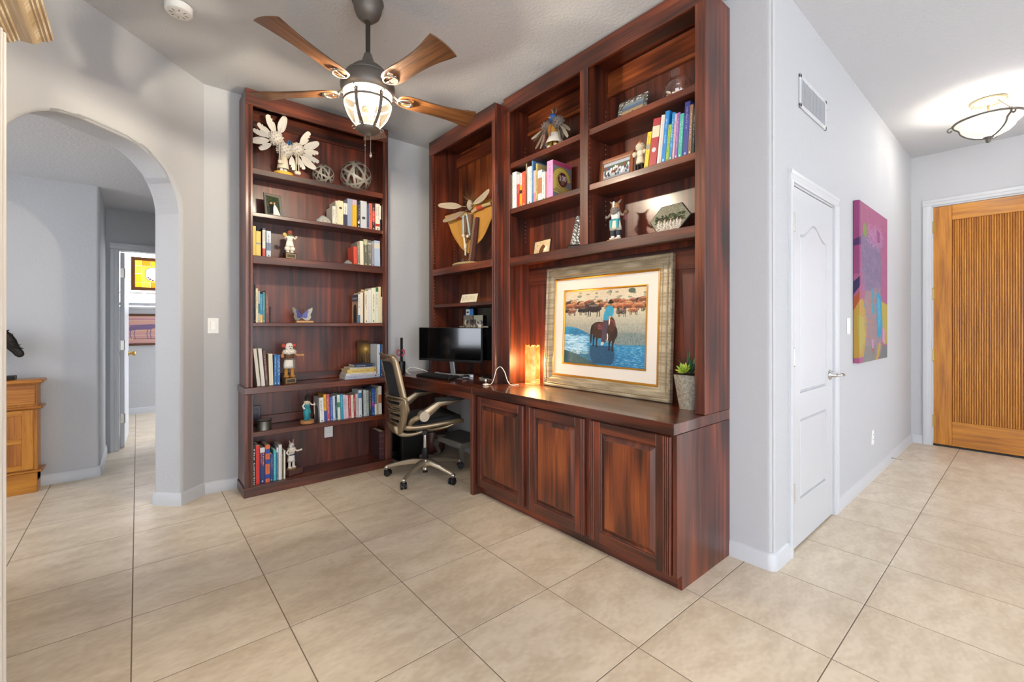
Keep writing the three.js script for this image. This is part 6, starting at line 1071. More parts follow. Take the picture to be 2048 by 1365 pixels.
    path('#3498b8', () => { M(0.57, 0.22); B(0.6, 0.21, 0.63, 0.23, 0.637, 0.27); B(0.642, 0.32, 0.63, 0.35, 0.612, 0.365); B(0.59, 0.38, 0.575, 0.4, 0.555, 0.41); B(0.535, 0.415, 0.52, 0.41, 0.514, 0.4); B(0.515, 0.34, 0.53, 0.25, 0.57, 0.22); });
    dabs(220, ['#54b6d2', '#2582a4', '#6cc4dc', '#1f7494'], 0.535, 0.63, 0.25, 0.39, 22, 4, true, 0.45);
    path('#c49a7c', () => { M(0.575, 0.368); B(0.588, 0.35, 0.61, 0.348, 0.612, 0.362); B(0.608, 0.38, 0.59, 0.388, 0.578, 0.384); });
    path('#96684e', () => { M(0.582, 0.185); L(0.612, 0.185); B(0.614, 0.205, 0.606, 0.225, 0.596, 0.226); B(0.586, 0.222, 0.58, 0.205, 0.582, 0.185); });
    path('#17140f', () => { M(0.556, 0.182); B(0.57, 0.178, 0.578, 0.172, 0.58, 0.16); B(0.582, 0.135, 0.612, 0.135, 0.617, 0.16); B(0.62, 0.172, 0.63, 0.174, 0.64, 0.178); B(0.625, 0.198, 0.575, 0.202, 0.556, 0.182); });
  });
  const o = thing('framed_picture', 'large framed picture of a cowboy on horseback crossing a blue river', 'picture', [2.41, 0.8072, -1.92], -Math.PI / 2);
  o.rotation.order = 'YXZ'; o.rotation.x = -0.043;
  const W0 = 1.06, H0 = 0.895, A = 0.085, B = 0.1, Cc = 0.175, D = 0.187;   // widths of the nested mouldings
  const at = (g) => g.translate(-W0 / 2, 0, 0);
  const champMap = woodMap(83, [128, 112, 88], [168, 152, 124], [198, 184, 158], 0.12, 0.5, 0.7, 0.9), champF = phy(0xffffff, 0.42, { map: champMap, metalness: 0.15, bumpMap: champMap, bumpScale: 0.0012 });
  const gold = phy(0xc08a2e, 0.35, { metalness: 0.55 }), linen = std(0xe6ddd0, 0.9);
  part('frame_moulding', at(frameGeo(W0, H0, [[0, -0.012], [0, 0.02], [0.006, 0.026], [0.016, 0.027], [0.022, 0.022], [0.034, 0.021], [0.05, 0.025], [0.06, 0.022], [0.07, 0.012], [0.076, 0.014], [A, 0.01], [A, -0.012], [0, -0.012]])), champF, o);
  // carved rope along the moulding
  const beads = []; const bead = new THREE.SphereGeometry(0.0065, 6, 4);
  for (let k = 0; k < 74; k++) { const x = 0.05 + (W0 - 0.1) * k / 73; beads.push(bead.clone().scale(1.2, 1, 0.7).translate(x - W0 / 2, 0.028, 0.0225), bead.clone().scale(1.2, 1, 0.7).translate(x - W0 / 2, H0 - 0.028, 0.0225)); }
  for (let k = 0; k < 60; k++) { const y = 0.05 + (H0 - 0.1) * k / 59; beads.push(bead.clone().scale(1, 1.2, 0.7).translate(0.028 - W0 / 2, y, 0.0225), bead.clone().scale(1, 1.2, 0.7).translate(W0 / 2 - 0.028, y, 0.0225)); }
  part('carved_beading', beads, champF, o).userData.kind = 'stuff';
  part('gold_fillet', at(frameGeo(W0, H0, [[A, -0.01], [A, 0.012], [A + 0.007, 0.014], [B, 0.006], [B, -0.01]])), gold, o);
  part('linen_liner', at(frameGeo(W0, H0, [[B, -0.01], [B, 0.007], [Cc, 0.001], [Cc, -0.01]])), linen, o);
  part('inner_fillet', at(frameGeo(W0, H0, [[Cc, -0.01], [Cc, 0.006], [Cc + 0.005, 0.007], [D, 0.0], [D, -0.01]])), gold, o);
  part('picture', new THREE.PlaneGeometry(W0 - 2 * D + 0.004, H0 - 2 * D + 0.004).translate(0, H0 / 2, -0.004), std(0xffffff, 0.55, { map: art }), o);
  part('backing', bx(-W0 / 2 + 0.02, W0 / 2 - 0.02, 0.02, H0 - 0.02, -0.013, -0.006, 0), std(0x6b5a44, 0.9), o);
}
{ // glowing onyx cylinder lamp
  const a = lattice(4, 22, 141), b = lattice(10, 60, 142), d = lattice(30, 120, 143);
  const f = (u, v) => clamp01((0.5 * a(u * 4, v * 22 + 0.6 * b(u * 10, v * 8)) + 0.3 * b(u * 10, v * 60) + 0.2 * d(u * 30, v * 120) - 0.28) * 2);
  const col = paint(256, 256, (u, v) => mix3([196, 124, 42], [246, 226, 176], f(u, v))), glow = paint(256, 256, (u, v) => mix3([214, 128, 34], [255, 222, 132], f(u, v)));
  const o = thing('onyx_lamp', 'glowing banded amber onyx cylinder lamp on the counter', 'lamp', [2.365, 0.8064, -2.545]);
  const onyx = phy(0xffffff, 0.3, { map: col, emissive: 0xffffff, emissiveMap: glow, emissiveIntensity: 0.85 });
  const g = lathe([[0.001, 0], [0.056, 0], [0.059, 0.004], [0.058, 0.035], [0.0565, 0.04], [0.058, 0.046], [0.058, 0.29], [0.056, 0.3], [0.048, 0.3], [0.047, 0.05], [0.001, 0.048]], 40), p = g.attributes.position;
  for (let i = 0; i < p.count; i++) if (p.getY(i) > 0.28) { const an = Math.atan2(p.getZ(i), p.getX(i)); p.setY(i, p.getY(i) + 0.006 * Math.sin(an * 7) + 0.005 * Math.sin(an * 13 + 1)); }
  g.computeVertexNormals();
  part('onyx_shade', g, onyx, o, 'glowing banded onyx');
  const l = new THREE.PointLight(new THREE.Color().setRGB(1, 0.62, 0.24), 0.9); l.name = 'onyx_lamp_light'; l.position.set(0, 0.16, 0); l.shadow.radius = 2.4; l.castShadow = true; o.add(l);
  const c = thing('lamp_cord', 'thin dark lamp cord with inline switch on the counter', 'cord', [2.28, 0.8064, -2.64]);
  part('cord', tube([[0.05, 0.004, 0.08], [0.0, 0.003, 0.05], [-0.03, 0.003, 0.01], [-0.05, 0.003, -0.04], [-0.03, 0.02, -0.06]], 0.002, 30, 6), std(0x5a3d28, 0.6), c);
  part('inline_switch', ball(0.009, -0.042, 0.006, -0.015, 1, 0.6, 1.6), std(0x3a2a20, 0.5), c);
}
// ------------------------------------------------------------------ planter with succulents
function leafGeo(L, w, curl, tip = 0.15) {                        // pointed fleshy leaf along +x, curling up
  const n = 8, pos = [], idx = [];
  for (let i = 0; i <= n; i++) { const t = i / n, ww = w * Math.sin(Math.PI * Math.pow(t, 0.7) * 0.92 + 0.14) * (1 - tip * t), x = L * t * (1 - 0.12 * curl * t), y = curl * L * t * t; for (const [a, b] of [[-1, 0.15], [-0.5, -0.2], [0, -0.35], [0.5, -0.2], [1, 0.15], [0, 0.28]]) pos.push(x, y + b * ww * 0.6, a * ww); }
  for (let i = 0; i < n; i++) for (let j = 0; j < 6; j++) { const A = i * 6 + j, B = i * 6 + (j + 1) % 6; idx.push(A, A + 6, B, B, A + 6, B + 6); }
  const g = new THREE.BufferGeometry(); g.setAttribute('position', new THREE.Float32BufferAttribute(pos, 3)); g.setIndex(idx); g.computeVertexNormals(); return g;
}
{
  const a = lattice(40, 40, 151), b = lattice(120, 120, 152), stoneT = paint(256, 256, (u, v) => { const k = 0.6 * a(u * 40, v * 40) + 0.4 * b(u * 120, v * 120); return mix3([138, 130, 116], [176, 168, 152], clamp01((k - 0.5) * 2 + 0.5)); }); stoneT.repeat.set(3, 3);
  const stone = std(0xffffff, 0.9, { map: stoneT, bumpMap: stoneT, bumpScale: 0.0008 });
  const o = thing('potted_succulents', 'tapered stone pot of green succulents beside the cowboy picture', 'potted plant', [2.325, 0.8064, -1.235], 0.05);
  const shell = (r0, r1, h0, h1) => { const g = new THREE.CylinderGeometry(r1 * Math.SQRT2, r0 * Math.SQRT2, h1 - h0, 4, 1).rotateY(Math.PI / 4).translate(0, (h0 + h1) / 2, 0); return metreUV(g.toNonIndexed(), 'y'); };
  part('pot', [shell(0.037, 0.06, 0.004, 0.19), bx(-0.037, -0.016, 0, 0.006, -0.037, 0.037, 0.001), bx(0.016, 0.037, 0, 0.006, -0.037, 0.037, 0.001)], stone, o);
  part('soil', bx(-0.054, 0.054, 0.185, 0.193, -0.054, 0.054, 0), std(0x2a2119, 0.95), o);
  const P0 = 0.193;
  const lime = [phy(0x9db53a, 0.5), phy(0x86a63a, 0.5), phy(0xb4bd4a, 0.5)], agave = [phy(0x2f5a3c, 0.5), phy(0x3f6b46, 0.5), phy(0x274a38, 0.5)], red = phy(0x7a3a38, 0.6);
  const rosette = new THREE.Group(); rosette.name = 'rosette'; rosette.position.set(-0.045, P0 + 0.018, -0.005); rosette.rotation.z = 0.75; o.add(rosette);
  let k = 0;
  for (const [n, L, w, up] of [[9, 0.05, 0.012, 0.25], [8, 0.042, 0.011, 0.6], [6, 0.03, 0.009, 0.95], [4, 0.02, 0.007, 1.25]]) { const g = leafGeo(L, w, 0.35); for (let i = 0; i < n; i++) { const m = part('leaf', g, lime[k++ % 3], rosette); m.rotation.order = 'YXZ'; m.rotation.y = i / n * 6.283 + n; m.rotation.z = up; } }
  const sp = new THREE.Group(); sp.name = 'spiky_leaves'; sp.position.set(0.01, P0, 0.005); o.add(sp);
  const big = [leafGeo(0.15, 0.013, 0.1), leafGeo(0.13, 0.012, -0.12), leafGeo(0.11, 0.012, 0.2)];
  for (let i = 0; i < 14; i++) { const m = part('leaf', big[i % 3], agave[i % 3], sp); m.rotation.order = 'YXZ'; m.rotation.y = i * 2.399; m.rotation.z = 0.75 + (i % 5) * 0.16; m.scale.setScalar(i % 4 ? 0.9 : 0.75); }
  const rd = new THREE.Group(); rd.name = 'reddish_tuft'; rd.position.set(-0.02, P0, -0.035); o.add(rd);
  const thin = leafGeo(0.075, 0.003, 0.2); for (let i = 0; i < 16; i++) { const m = part('leaf', thin, red, rd); m.rotation.order = 'YXZ'; m.rotation.y = i * 2.1; m.rotation.z = 0.45 + (i % 4) * 0.2; m.scale.setScalar(0.8); }
}
// ------------------------------------------------------------------ woven metal strap spheres
{
  const strap = std(0x9a958a, 0.55, { metalness: 0.25 });
  const sphere = (R, label, at) => {
    const o = thing('strap_sphere', label, 'decor sphere', at, 0, 'strap spheres on the top shelf');
    const band = (w) => new THREE.CylinderGeometry(R, R, w, 56, 1, true);
    const gs = []; for (let k = 0; k < 9; k++) gs.push([k * 0.7 + 0.2, k * 1.1]);
    const ring = (() => { const pts = [[R - 0.0015, -R * 0.07], [R, -R * 0.07], [R, R * 0.07], [R - 0.0015, R * 0.07], [R - 0.0015, -R * 0.07]]; return lathe(pts, 60); })();
    gs.forEach(([a, b], i) => { const m = part('strap', ring, strap, o), y = 0.02 + 0.9 * (i + 0.5) / gs.length, q = Math.sqrt(1 - y * y); m.position.y = R; m.quaternion.setFromUnitVectors(V(0, 1, 0), V(q * Math.cos(i * 2.4 + 0.5), y, q * Math.sin(i * 2.4 + 0.5))); m.scale.setScalar(1 - 0.004 * (i % 3)); });
    return o;
  };
  sphere(0.086, 'smaller grey metal strap sphere on top bookcase shelf', [1.195, 2.4455, -3.87]); sphere(0.132, 'larger grey metal strap sphere on top bookcase shelf', [1.47, 2.4455, -3.867]);
}
// ------------------------------------------------------------------ picture frames
function photoFrame(name, label, at, turn, lean, w, h, f, frameMat, draw, opt = {}) {
  const o = thing(name, label, 'photo frame', at, turn); o.rotation.order = 'YXZ'; o.rotation.x = -lean;
  part('frame', frameGeo(w, h, [[0, 0], [0, 0.009], [0.003, 0.012], [f * 0.6, 0.012], [f, 0.006], [f, 0]]).translate(-w / 2, 0, 0), frameMat, o);
  part('photo', new THREE.PlaneGeometry(w - 2 * f + 0.002, h - 2 * f + 0.002).translate(0, h / 2, 0.004), phy(0xffffff, 0.15, { map: canvasTex(256, Math.round(256 * h / w), draw) }), o);
  part('backing', bx(-w / 2 + 0.004, w / 2 - 0.004, 0.004, h - 0.004, -0.004, 0.002, 0), std(0x2a2622, 0.8), o);
  return o;
}
const scatter = (bg, items) => (g, w, h) => { g.fillStyle = bg; g.fillRect(0, 0, w, h); for (const [x, y, rx, ry, c] of items) { g.fillStyle = c; g.beginPath(); g.ellipse(x * w, y * h, rx * w, ry * h, 0, 0, 6.3); g.fill(); } };
const leafy = (g, w, h, cols, n) => { for (let k = 0; k < n; k++) { g.fillStyle = cols[k % cols.length]; g.globalAlpha = 0.6; g.beginPath(); g.ellipse(rr(0, w), rr(0, h), rr(3, 12), rr(3, 12), 0, 0, 6.3); g.fill(); } g.globalAlpha = 1; };
const silverFrame = phy(0xa9a8a4, 0.3, { metalness: 0.8 });
photoFrame('framed_photo', 'silver frame with wedding couple photo on second bookcase shelf', [0.815, 2.1135, -3.84], 0.25, 0.2, 0.135, 0.185, 0.018, silverFrame, (g, w, h) => { g.fillStyle = '#2f3a28'; g.fillRect(0, 0, w, h); leafy(g, w, h, ['#3f4d30', '#28301f', '#6a6a3a', '#b89a3a'], 120); g.fillStyle = '#1c1c20'; g.fillRect(w * 0.2, h * 0.45, w * 0.3, h * 0.5); g.fillStyle = '#e8e2da'; g.beginPath(); g.moveTo(w * 0.62, h * 0.4); g.lineTo(w * 0.5, h * 0.62); g.lineTo(w * 0.45, h); g.lineTo(w, h); g.lineTo(w * 0.8, h * 0.6); g.fill(); g.fillStyle = '#c89a7c'; g.beginPath(); g.arc(w * 0.62, h * 0.36, w * 0.07, 0, 6.3); g.arc(w * 0.36, h * 0.38, w * 0.07, 0, 6.3); g.fill(); });
photoFrame('framed_photo', 'small sepia photo block of a horse in lower left cubby', [2.30, 1.7905, -2.375], -Math.PI / 2 - 0.1, 0.15, 0.2, 0.115, 0.004, std(0x3a2a1c, 0.5), (g, w, h) => { g.fillStyle = '#d8bc94'; g.fillRect(0, 0, w, h); leafy(g, w, h, ['#e4cda6', '#c8a678', '#b08c60'], 60); g.fillStyle = '#6a452a'; g.beginPath(); g.moveTo(w * 0.3, h); g.quadraticCurveTo(w * 0.32, h * 0.4, w * 0.55, h * 0.3); g.lineTo(w * 0.72, h * 0.5); g.lineTo(w * 0.6, h * 0.6); g.lineTo(w * 0.56, h); g.fill(); g.fillStyle = '#f0e2c8'; g.beginPath(); g.ellipse(w * 0.72, h * 0.62, w * 0.08, h * 0.2, 0.4, 0, 6.3); g.fill(); });
photoFrame('framed_photo', 'ornate silver photo frame beside the glass jar', [2.37, 2.5355, -1.645], -Math.PI / 2, 0.22, 0.215, 0.18, 0.03, phy(0x9c9a94, 0.35, { metalness: 0.75, bumpMap: peel, bumpScale: 0.01 }), (g, w, h) => { g.fillStyle = '#8a98a4'; g.fillRect(0, 0, w, h); g.fillStyle = '#6c7a8a'; g.fillRect(0, h * 0.15, w, h * 0.2); g.fillStyle = '#b89a70'; g.fillRect(0, h * 0.35, w, h * 0.2); leafy(g, w, h * 1, ['#c8a888', '#d8c0a0', '#8a5a4a', '#e8dccc', '#4a4a52'], 0); for (let k = 0; k < 50; k++) { g.fillStyle = ['#c89a84', '#e2d4c4', '#9a6a5a', '#4a4650', '#b8a44a'][k % 5]; g.beginPath(); g.ellipse(rr(0.05, 0.95) * w, rr(0.5, 0.98) * h, 10, 13, 0, 0, 6.3); g.fill(); } });
photoFrame('framed_photo', 'wood framed family photo in the middle right cubby', [2.31, 2.1785, -1.715], -Math.PI / 2, 0.12, 0.26, 0.165, 0.03, std(0x7c4526, 0.45), (g, w, h) => { g.fillStyle = '#a7adb5'; g.fillRect(0, 0, w, h); g.fillStyle = '#5a6250'; g.fillRect(0, h * 0.2, w, h * 0.25); for (let k = 0; k < 46; k++) { g.fillStyle = ['#3a4238', '#c8c8ca', '#8a4a44', '#e4e0dc', '#4a5a78', '#6a5a50'][k % 6]; g.beginPath(); g.ellipse(rr(0.05, 0.95) * w, rr(0.3, 0.85) * h, 9, 15, 0, 0, 6.3); g.fill(); } g.fillStyle = '#8b8d90'; g.fillRect(0, h * 0.86, w, h * 0.14); });
{ // hexagonal picture
  const hex = []; for (let k = 0; k < 6; k++) { const a = k * Math.PI / 3 + 0.0; hex.push([Math.cos(a) * 0.135, Math.sin(a) * 0.098]); }
  const o = thing('hexagon_frame', 'hexagonal dark edged group photo tilted in lower right cubby', 'photo frame', [2.35, 1.882, -1.36], -Math.PI / 2 - 0.05); o.rotation.order = 'YXZ'; o.rotation.x = -0.25;
  const S = shapeOf(hex), g = ext(S, 0.012, 0.002); g.rotateZ(0); part('plaque', g, std(0x24211e, 0.5), o);
  const g2 = new THREE.ShapeGeometry(shapeOf(hex.map(([x, y]) => [x * 0.95, y * 0.95]))).translate(0, 0, 0.0125), p = g2.attributes.position, uv = []; for (let i = 0; i < p.count; i++) uv.push(p.getX(i) / 0.27 + 0.5, p.getY(i) / 0.2 + 0.5); g2.setAttribute('uv', new THREE.Float32BufferAttribute(uv, 2));
  part('photo', g2, phy(0xffffff, 0.2, { map: canvasTex(512, 400, (c, w, h) => { c.fillStyle = '#8a8672'; c.fillRect(0, 0, w, h); for (let k = 0; k < 260; k++) { c.strokeStyle = ['#b4ae98', '#6a6654', '#9c967e', '#55523f'][k % 4]; c.lineWidth = 3; c.beginPath(); const x = rr(0, w), y = rr(0, h * 0.5); c.moveTo(x, y); c.lineTo(x + rr(-30, 30), y + rr(-40, 10)); c.stroke(); } for (let k = 0; k < 160; k++) { c.fillStyle = ['#26301f', '#38452c', '#4c5a38', '#1c2418'][k % 4]; c.globalAlpha = 0.7; c.beginPath(); c.ellipse(rr(0.16, 0.86) * w, rr(0.38, 0.6) * h, rr(6, 20), rr(6, 14), 0, 0, 6.3); c.fill(); } for (let k = 0; k < 8; k++) { const x = (0.24 + k * 0.075) * w, y = h * (0.52 + 0.05 * (k % 2)); for (let q = 0; q < 26; q++) { c.fillStyle = ['#ece4dc', '#d8c4bc', '#f0ece6', '#c8b0a4'][(k + q) % 4]; c.globalAlpha = 0.55; c.beginPath(); c.ellipse(x + rr(-16, 16) * (0.4 + q / 26), y + 14 + q * 5.6, rr(6, 13), rr(6, 12), 0, 0, 6.3); c.fill(); } c.globalAlpha = 1; c.fillStyle = '#b88870'; c.beginPath(); c.ellipse(x, y - 4, 9, 12, 0, 0, 6.3); c.fill(); c.fillStyle = '#3c2a20'; c.beginPath(); c.ellipse(x, y - 12, 10, 7, 0, 0, 6.3); c.fill(); } c.globalAlpha = 1; leafy(c, w, 0, ['#6a7a3a'], 1); }) }), o);
  part('back_strut', bx(-0.02, 0.02, -0.098, 0.03, -0.03, -0.002, 0.002), std(0x24211e, 0.5), o);
}
{ // small silver and black clock-like ornament leaning in the cubby
  const o = thing('silver_plaque', 'silver embossed plaque leaning on a black stand in lower left cubby', 'ornament', [2.33, 1.7905, -2.04], -Math.PI / 2 + 0.5); o.rotation.order = 'YXZ';
  const m = part('plaque', [metreUV(bx(-0.065, 0.065, 0.03, 0.26, 0, 0.022, 0.006))], phy(0xa4a4a2, 0.35, { metalness: 0.8, bumpMap: peel, bumpScale: 0.008 }), o); m.rotation.x = -0.35; m.rotation.z = -0.12;
  part('stand', [bx(-0.07, 0.05, 0, 0.028, -0.03, 0.05, 0.006), rod([0, 0.02, -0.02], [0, 0.16, -0.08], 0.008)], black, o);
  part('figure', [ball(0.024, 0.035, 0.06, 0.035, 1, 1.4, 0.8), rod([0.035, 0.02, 0.035], [0.035, 0.06, 0.035], 0.02, 0.016)], black, o);
}
// ------------------------------------------------------------------ glass jar with shells
{
  const o = thing('glass_jar', 'round clear glass jar on the top right shelf', 'jar', [2.35, 2.5355, -1.315]);
  part('glass', lathe([[0.001, 0.001], [0.05, 0.001], [0.07, 0.012], [0.084, 0.045], [0.084, 0.075], [0.074, 0.105], [0.056, 0.128], [0.05, 0.138], [0.054, 0.144], [0.054, 0.172], [0.05, 0.176], [0.047, 0.172], [0.047, 0.14], [0.054, 0.126], [0.071, 0.104], [0.081, 0.074], [0.081, 0.046], [0.067, 0.015], [0.05, 0.005], [0.001, 0.004]], 44), new THREE.MeshPhysicalMaterial({ color: 0xffffff, roughness: 0.02, transmission: 1, thickness: 0, ior: 1.5 }), o, 'clear glass');
  const shellG = new THREE.SphereGeometry(0.014, 10, 7), mats = [std(0xe2cdbb, 0.6), std(0xd2b09a, 0.6), std(0xeee4da, 0.6)];
  for (let k = 0; k < 34; k++) { const a = k * 2.4, r = 0.06 * Math.sqrt(((k * 7) % 34) / 34), s = solo('sea_shell', shellG, mats[k % 3], 'small pale sea shell in the round glass jar', 'shell', 'sea shells in the glass jar'); s.position.set(2.35 + Math.cos(a) * r, 2.5355 + 0.02 + (k / 34) * 0.038, -1.315 + Math.sin(a) * r); s.scale.set(1, 0.6, rr(0.8, 1.3)); s.rotation.set(rr(-0.6, 0.6), rr(0, 6), rr(-0.6, 0.6)); }
}
// ------------------------------------------------------------------ bookends and small ornaments in the bookcase
{
  const agateT = canvasTex(256, 256, (g, w, h) => { const ring = (r, c) => { g.fillStyle = c; g.beginPath(); for (let k = 0; k <= 40; k++) { const a = k / 40 * 6.283, q = r * (1 + 0.08 * Math.sin(a * 3 + 1) + 0.04 * Math.sin(a * 7)); const x = w * 0.6 + Math.cos(a) * q, y = h * 0.75 + Math.sin(a) * q; k ? g.lineTo(x, y) : g.moveTo(x, y); } g.fill(); }; g.fillStyle = '#3c4048'; g.fillRect(0, 0, w, h); ring(190, '#6e7684'); ring(160, '#c4c6c6'); ring(135, '#4a5262'); ring(112, '#b8b4aa'); ring(90, '#cfc6b4'); ring(60, '#a89a88'); ring(30, '#d8d2c4'); });
  const slice = (label, x, y, z, r) => { const pts = []; for (let k = 0; k <= 16; k++) { const a = Math.PI * k / 16; pts.push([Math.cos(a) * r * (1 + 0.05 * Math.sin(a * 5)), Math.sin(a) * r * (1.05 + 0.05 * Math.sin(a * 4 + 1))]); } const g = ext(shapeOf(pts), 0.03, 0.003, 2), p = g.attributes.position, uv = []; for (let i = 0; i < p.count; i++) uv.push(p.getX(i) / (2.2 * r) + 0.5, p.getY(i) / (1.2 * r)); g.setAttribute('uv', new THREE.Float32BufferAttribute(uv, 2)); const o = solo('agate_bookend', g, phy(0x858585, 0.4, { map: agateT }), label, 'bookend'); o.position.set(x, y, z); o.rotation.y = -0.25; };
  slice('banded grey agate bookend left of books on second bookcase shelf', 1.18, 2.1135, -3.82, 0.055); slice('dark agate bookend left of the short red book', 1.385, 1.7905, -3.83, 0.034);
  solo('wooden_bookend', bx(0.776, 0.788, 1.2865, 1.41, -3.9, -3.81, 0.002), std(0x3a1d18, 0.5), 'small dark wooden bookend beside the brown book', 'bookend');
}
{ // butterfly on a little wooden base
  const o = thing('butterfly_ornament', 'blue and grey butterfly ornament on a pale wooden base', 'ornament', [1.035, 1.2865, -3.84]);
  part('base', bx(-0.065, 0.065, 0, 0.017, -0.03, 0.03, 0.003), std(0xc99a68, 0.6), o);
  const wing = (s) => { const q = new THREE.Shape(); q.moveTo(0, 0.045); q.bezierCurveTo(s * 0.02, 0.09, s * 0.06, 0.118, s * 0.082, 0.125); q.bezierCurveTo(s * 0.088, 0.1, s * 0.07, 0.075, s * 0.066, 0.066); q.bezierCurveTo(s * 0.078, 0.05, s * 0.072, 0.03, s * 0.05, 0.02); q.bezierCurveTo(s * 0.03, 0.018, s * 0.012, 0.03, 0, 0.045); return q; };
  const lace = phy(0x9c968a, 0.4, { metalness: 0.4 }), blue = phy(0x4a4f96, 0.35);
  for (const s of [-1, 1]) { const w = part('wing', ext(wing(s), 0.004, 0.001).translate(-0.02, 0, 0), lace, o); w.rotation.y = s * -0.35; part('wing_inlay', ext(wing(s), 0.003, 0).scale(0.62, 0.62, 1).translate(-0.02 + s * 0.002, 0.026, 0.0035), blue, w); }
  part('butterfly_body', [rod([-0.02, 0.02, 0.004], [-0.02, 0.095, 0.004], 0.004, 0.005), tube([[-0.02, 0.095, 0.004], [-0.03, 0.115, 0.008], [-0.04, 0.12, 0.01]], 0.001, 8, 5), tube([[-0.02, 0.095, 0.004], [-0.01, 0.115, 0.008], [0, 0.12, 0.01]], 0.001, 8, 5)], std(0x5a4a3a, 0.5), o);
}
{ // pewter box with its lid lying on top
  const o = thing('pewter_box', 'small round pewter box with loose lid on the lower bookcase shelf', 'box', [0.735, 0.4725, -3.8]);
  part('box_body', lathe([[0.001, 0.006], [0.05, 0.006], [0.053, 0], [0.056, 0.004], [0.052, 0.012], [0.052, 0.062], [0.055, 0.066], [0.05, 0.068], [0.048, 0.02], [0.001, 0.016]], 36), pewter, o);
  const l = part('lid', lathe([[0.001, 0.007], [0.044, 0.005], [0.05, 0], [0.001, 0]], 32), phy(0x9a978f, 0.35, { metalness: 0.85 }), o); l.position.set(0.012, 0.0715, -0.004); l.rotation.z = 0.06;
}
// ------------------------------------------------------------------ carved and feathered dolls
const feltW = std(0xe6ded0, 0.95), feltCream = std(0xd8ccb4, 0.95), skinT = std(0xb98a5c, 0.7), hideTan = std(0xb98436, 0.85), turq = std(0x2f8f9c, 0.6), dollBrown = std(0x6a4a30, 0.7), dollBlack = std(0x1c1a1a, 0.7), dollRed = std(0xb5402e, 0.6), dollWhite = std(0xe2dcd2, 0.7), dollGrey = std(0x7c7168, 0.9);
// flat feather along +y: shaft and vane with a notch or two
function featherGeo(L, w, notch = true) {
  const s = new THREE.Shape(); s.moveTo(-0.0012, 0); s.lineTo(-0.0012, L * 0.15); s.bezierCurveTo(-w * 0.9, L * 0.3, -w, L * 0.7, -w * 0.55, L * 0.95); s.quadraticCurveTo(0, L * 1.04, w * 0.5, L * 0.93);
  if (notch) { s.lineTo(w * 0.35, L * 0.8); s.lineTo(w * 0.75, L * 0.82); s.lineTo(w * 0.45, L * 0.66); s.lineTo(w * 0.85, L * 0.66); } else s.bezierCurveTo(w, L * 0.7, w, L * 0.5, w * 0.9, L * 0.45);
  s.bezierCurveTo(w, L * 0.5, w * 0.8, L * 0.3, 0.0012, L * 0.15); s.lineTo(0.0012, 0); s.closePath();
  const g = ext(s, 0.0016, 0.0003, 1, 8).translate(0, 0, -0.0008), p = g.attributes.position;
  for (let i = 0; i < p.count; i++) { const x = p.getX(i), y = p.getY(i); p.setZ(i, p.getZ(i) - 0.8 * x * x / w * 0.6 + 0.25 * (y / L) ** 2 * L * 0.2); }
  g.computeVertexNormals();
  return join([g, rod([0, 0, 0.0016], [0, L * 0.9, 0.0016 + 0.04 * L], 0.0012, 0.0004, 5)]);
}
function fan(parent, name, g, mats, list) { list.forEach(([x, y, z, ang, yaw = 0, sc = 1], i) => { const m = part(name, g[i % g.length], mats[i % mats.length], parent); m.position.set(x, y, z); m.rotation.order = 'YXZ'; m.rotation.set(0, yaw, ang); m.scale.setScalar(sc); }); }
const fluff = (r, x, y, z, n0 = 26) => { const n = n0 * 2, out = [ball(r * 0.92, x, y, z)]; for (let k = 0; k < n; k++) { const a = k * 2.399, b = Math.acos(1 - 2 * (k + 0.5) / n), d = [Math.sin(b) * Math.cos(a), Math.cos(b), Math.sin(b) * Math.sin(a)]; out.push(rod([x + d[0] * r * 0.5, y + d[1] * r * 0.5, z + d[2] * r * 0.5], [x + d[0] * r * rr(0.98, 1.12), y + d[1] * r * rr(0.98, 1.12), z + d[2] * r * rr(0.98, 1.12)], r * 0.26, r * 0.06, 5, false)); } return out; };
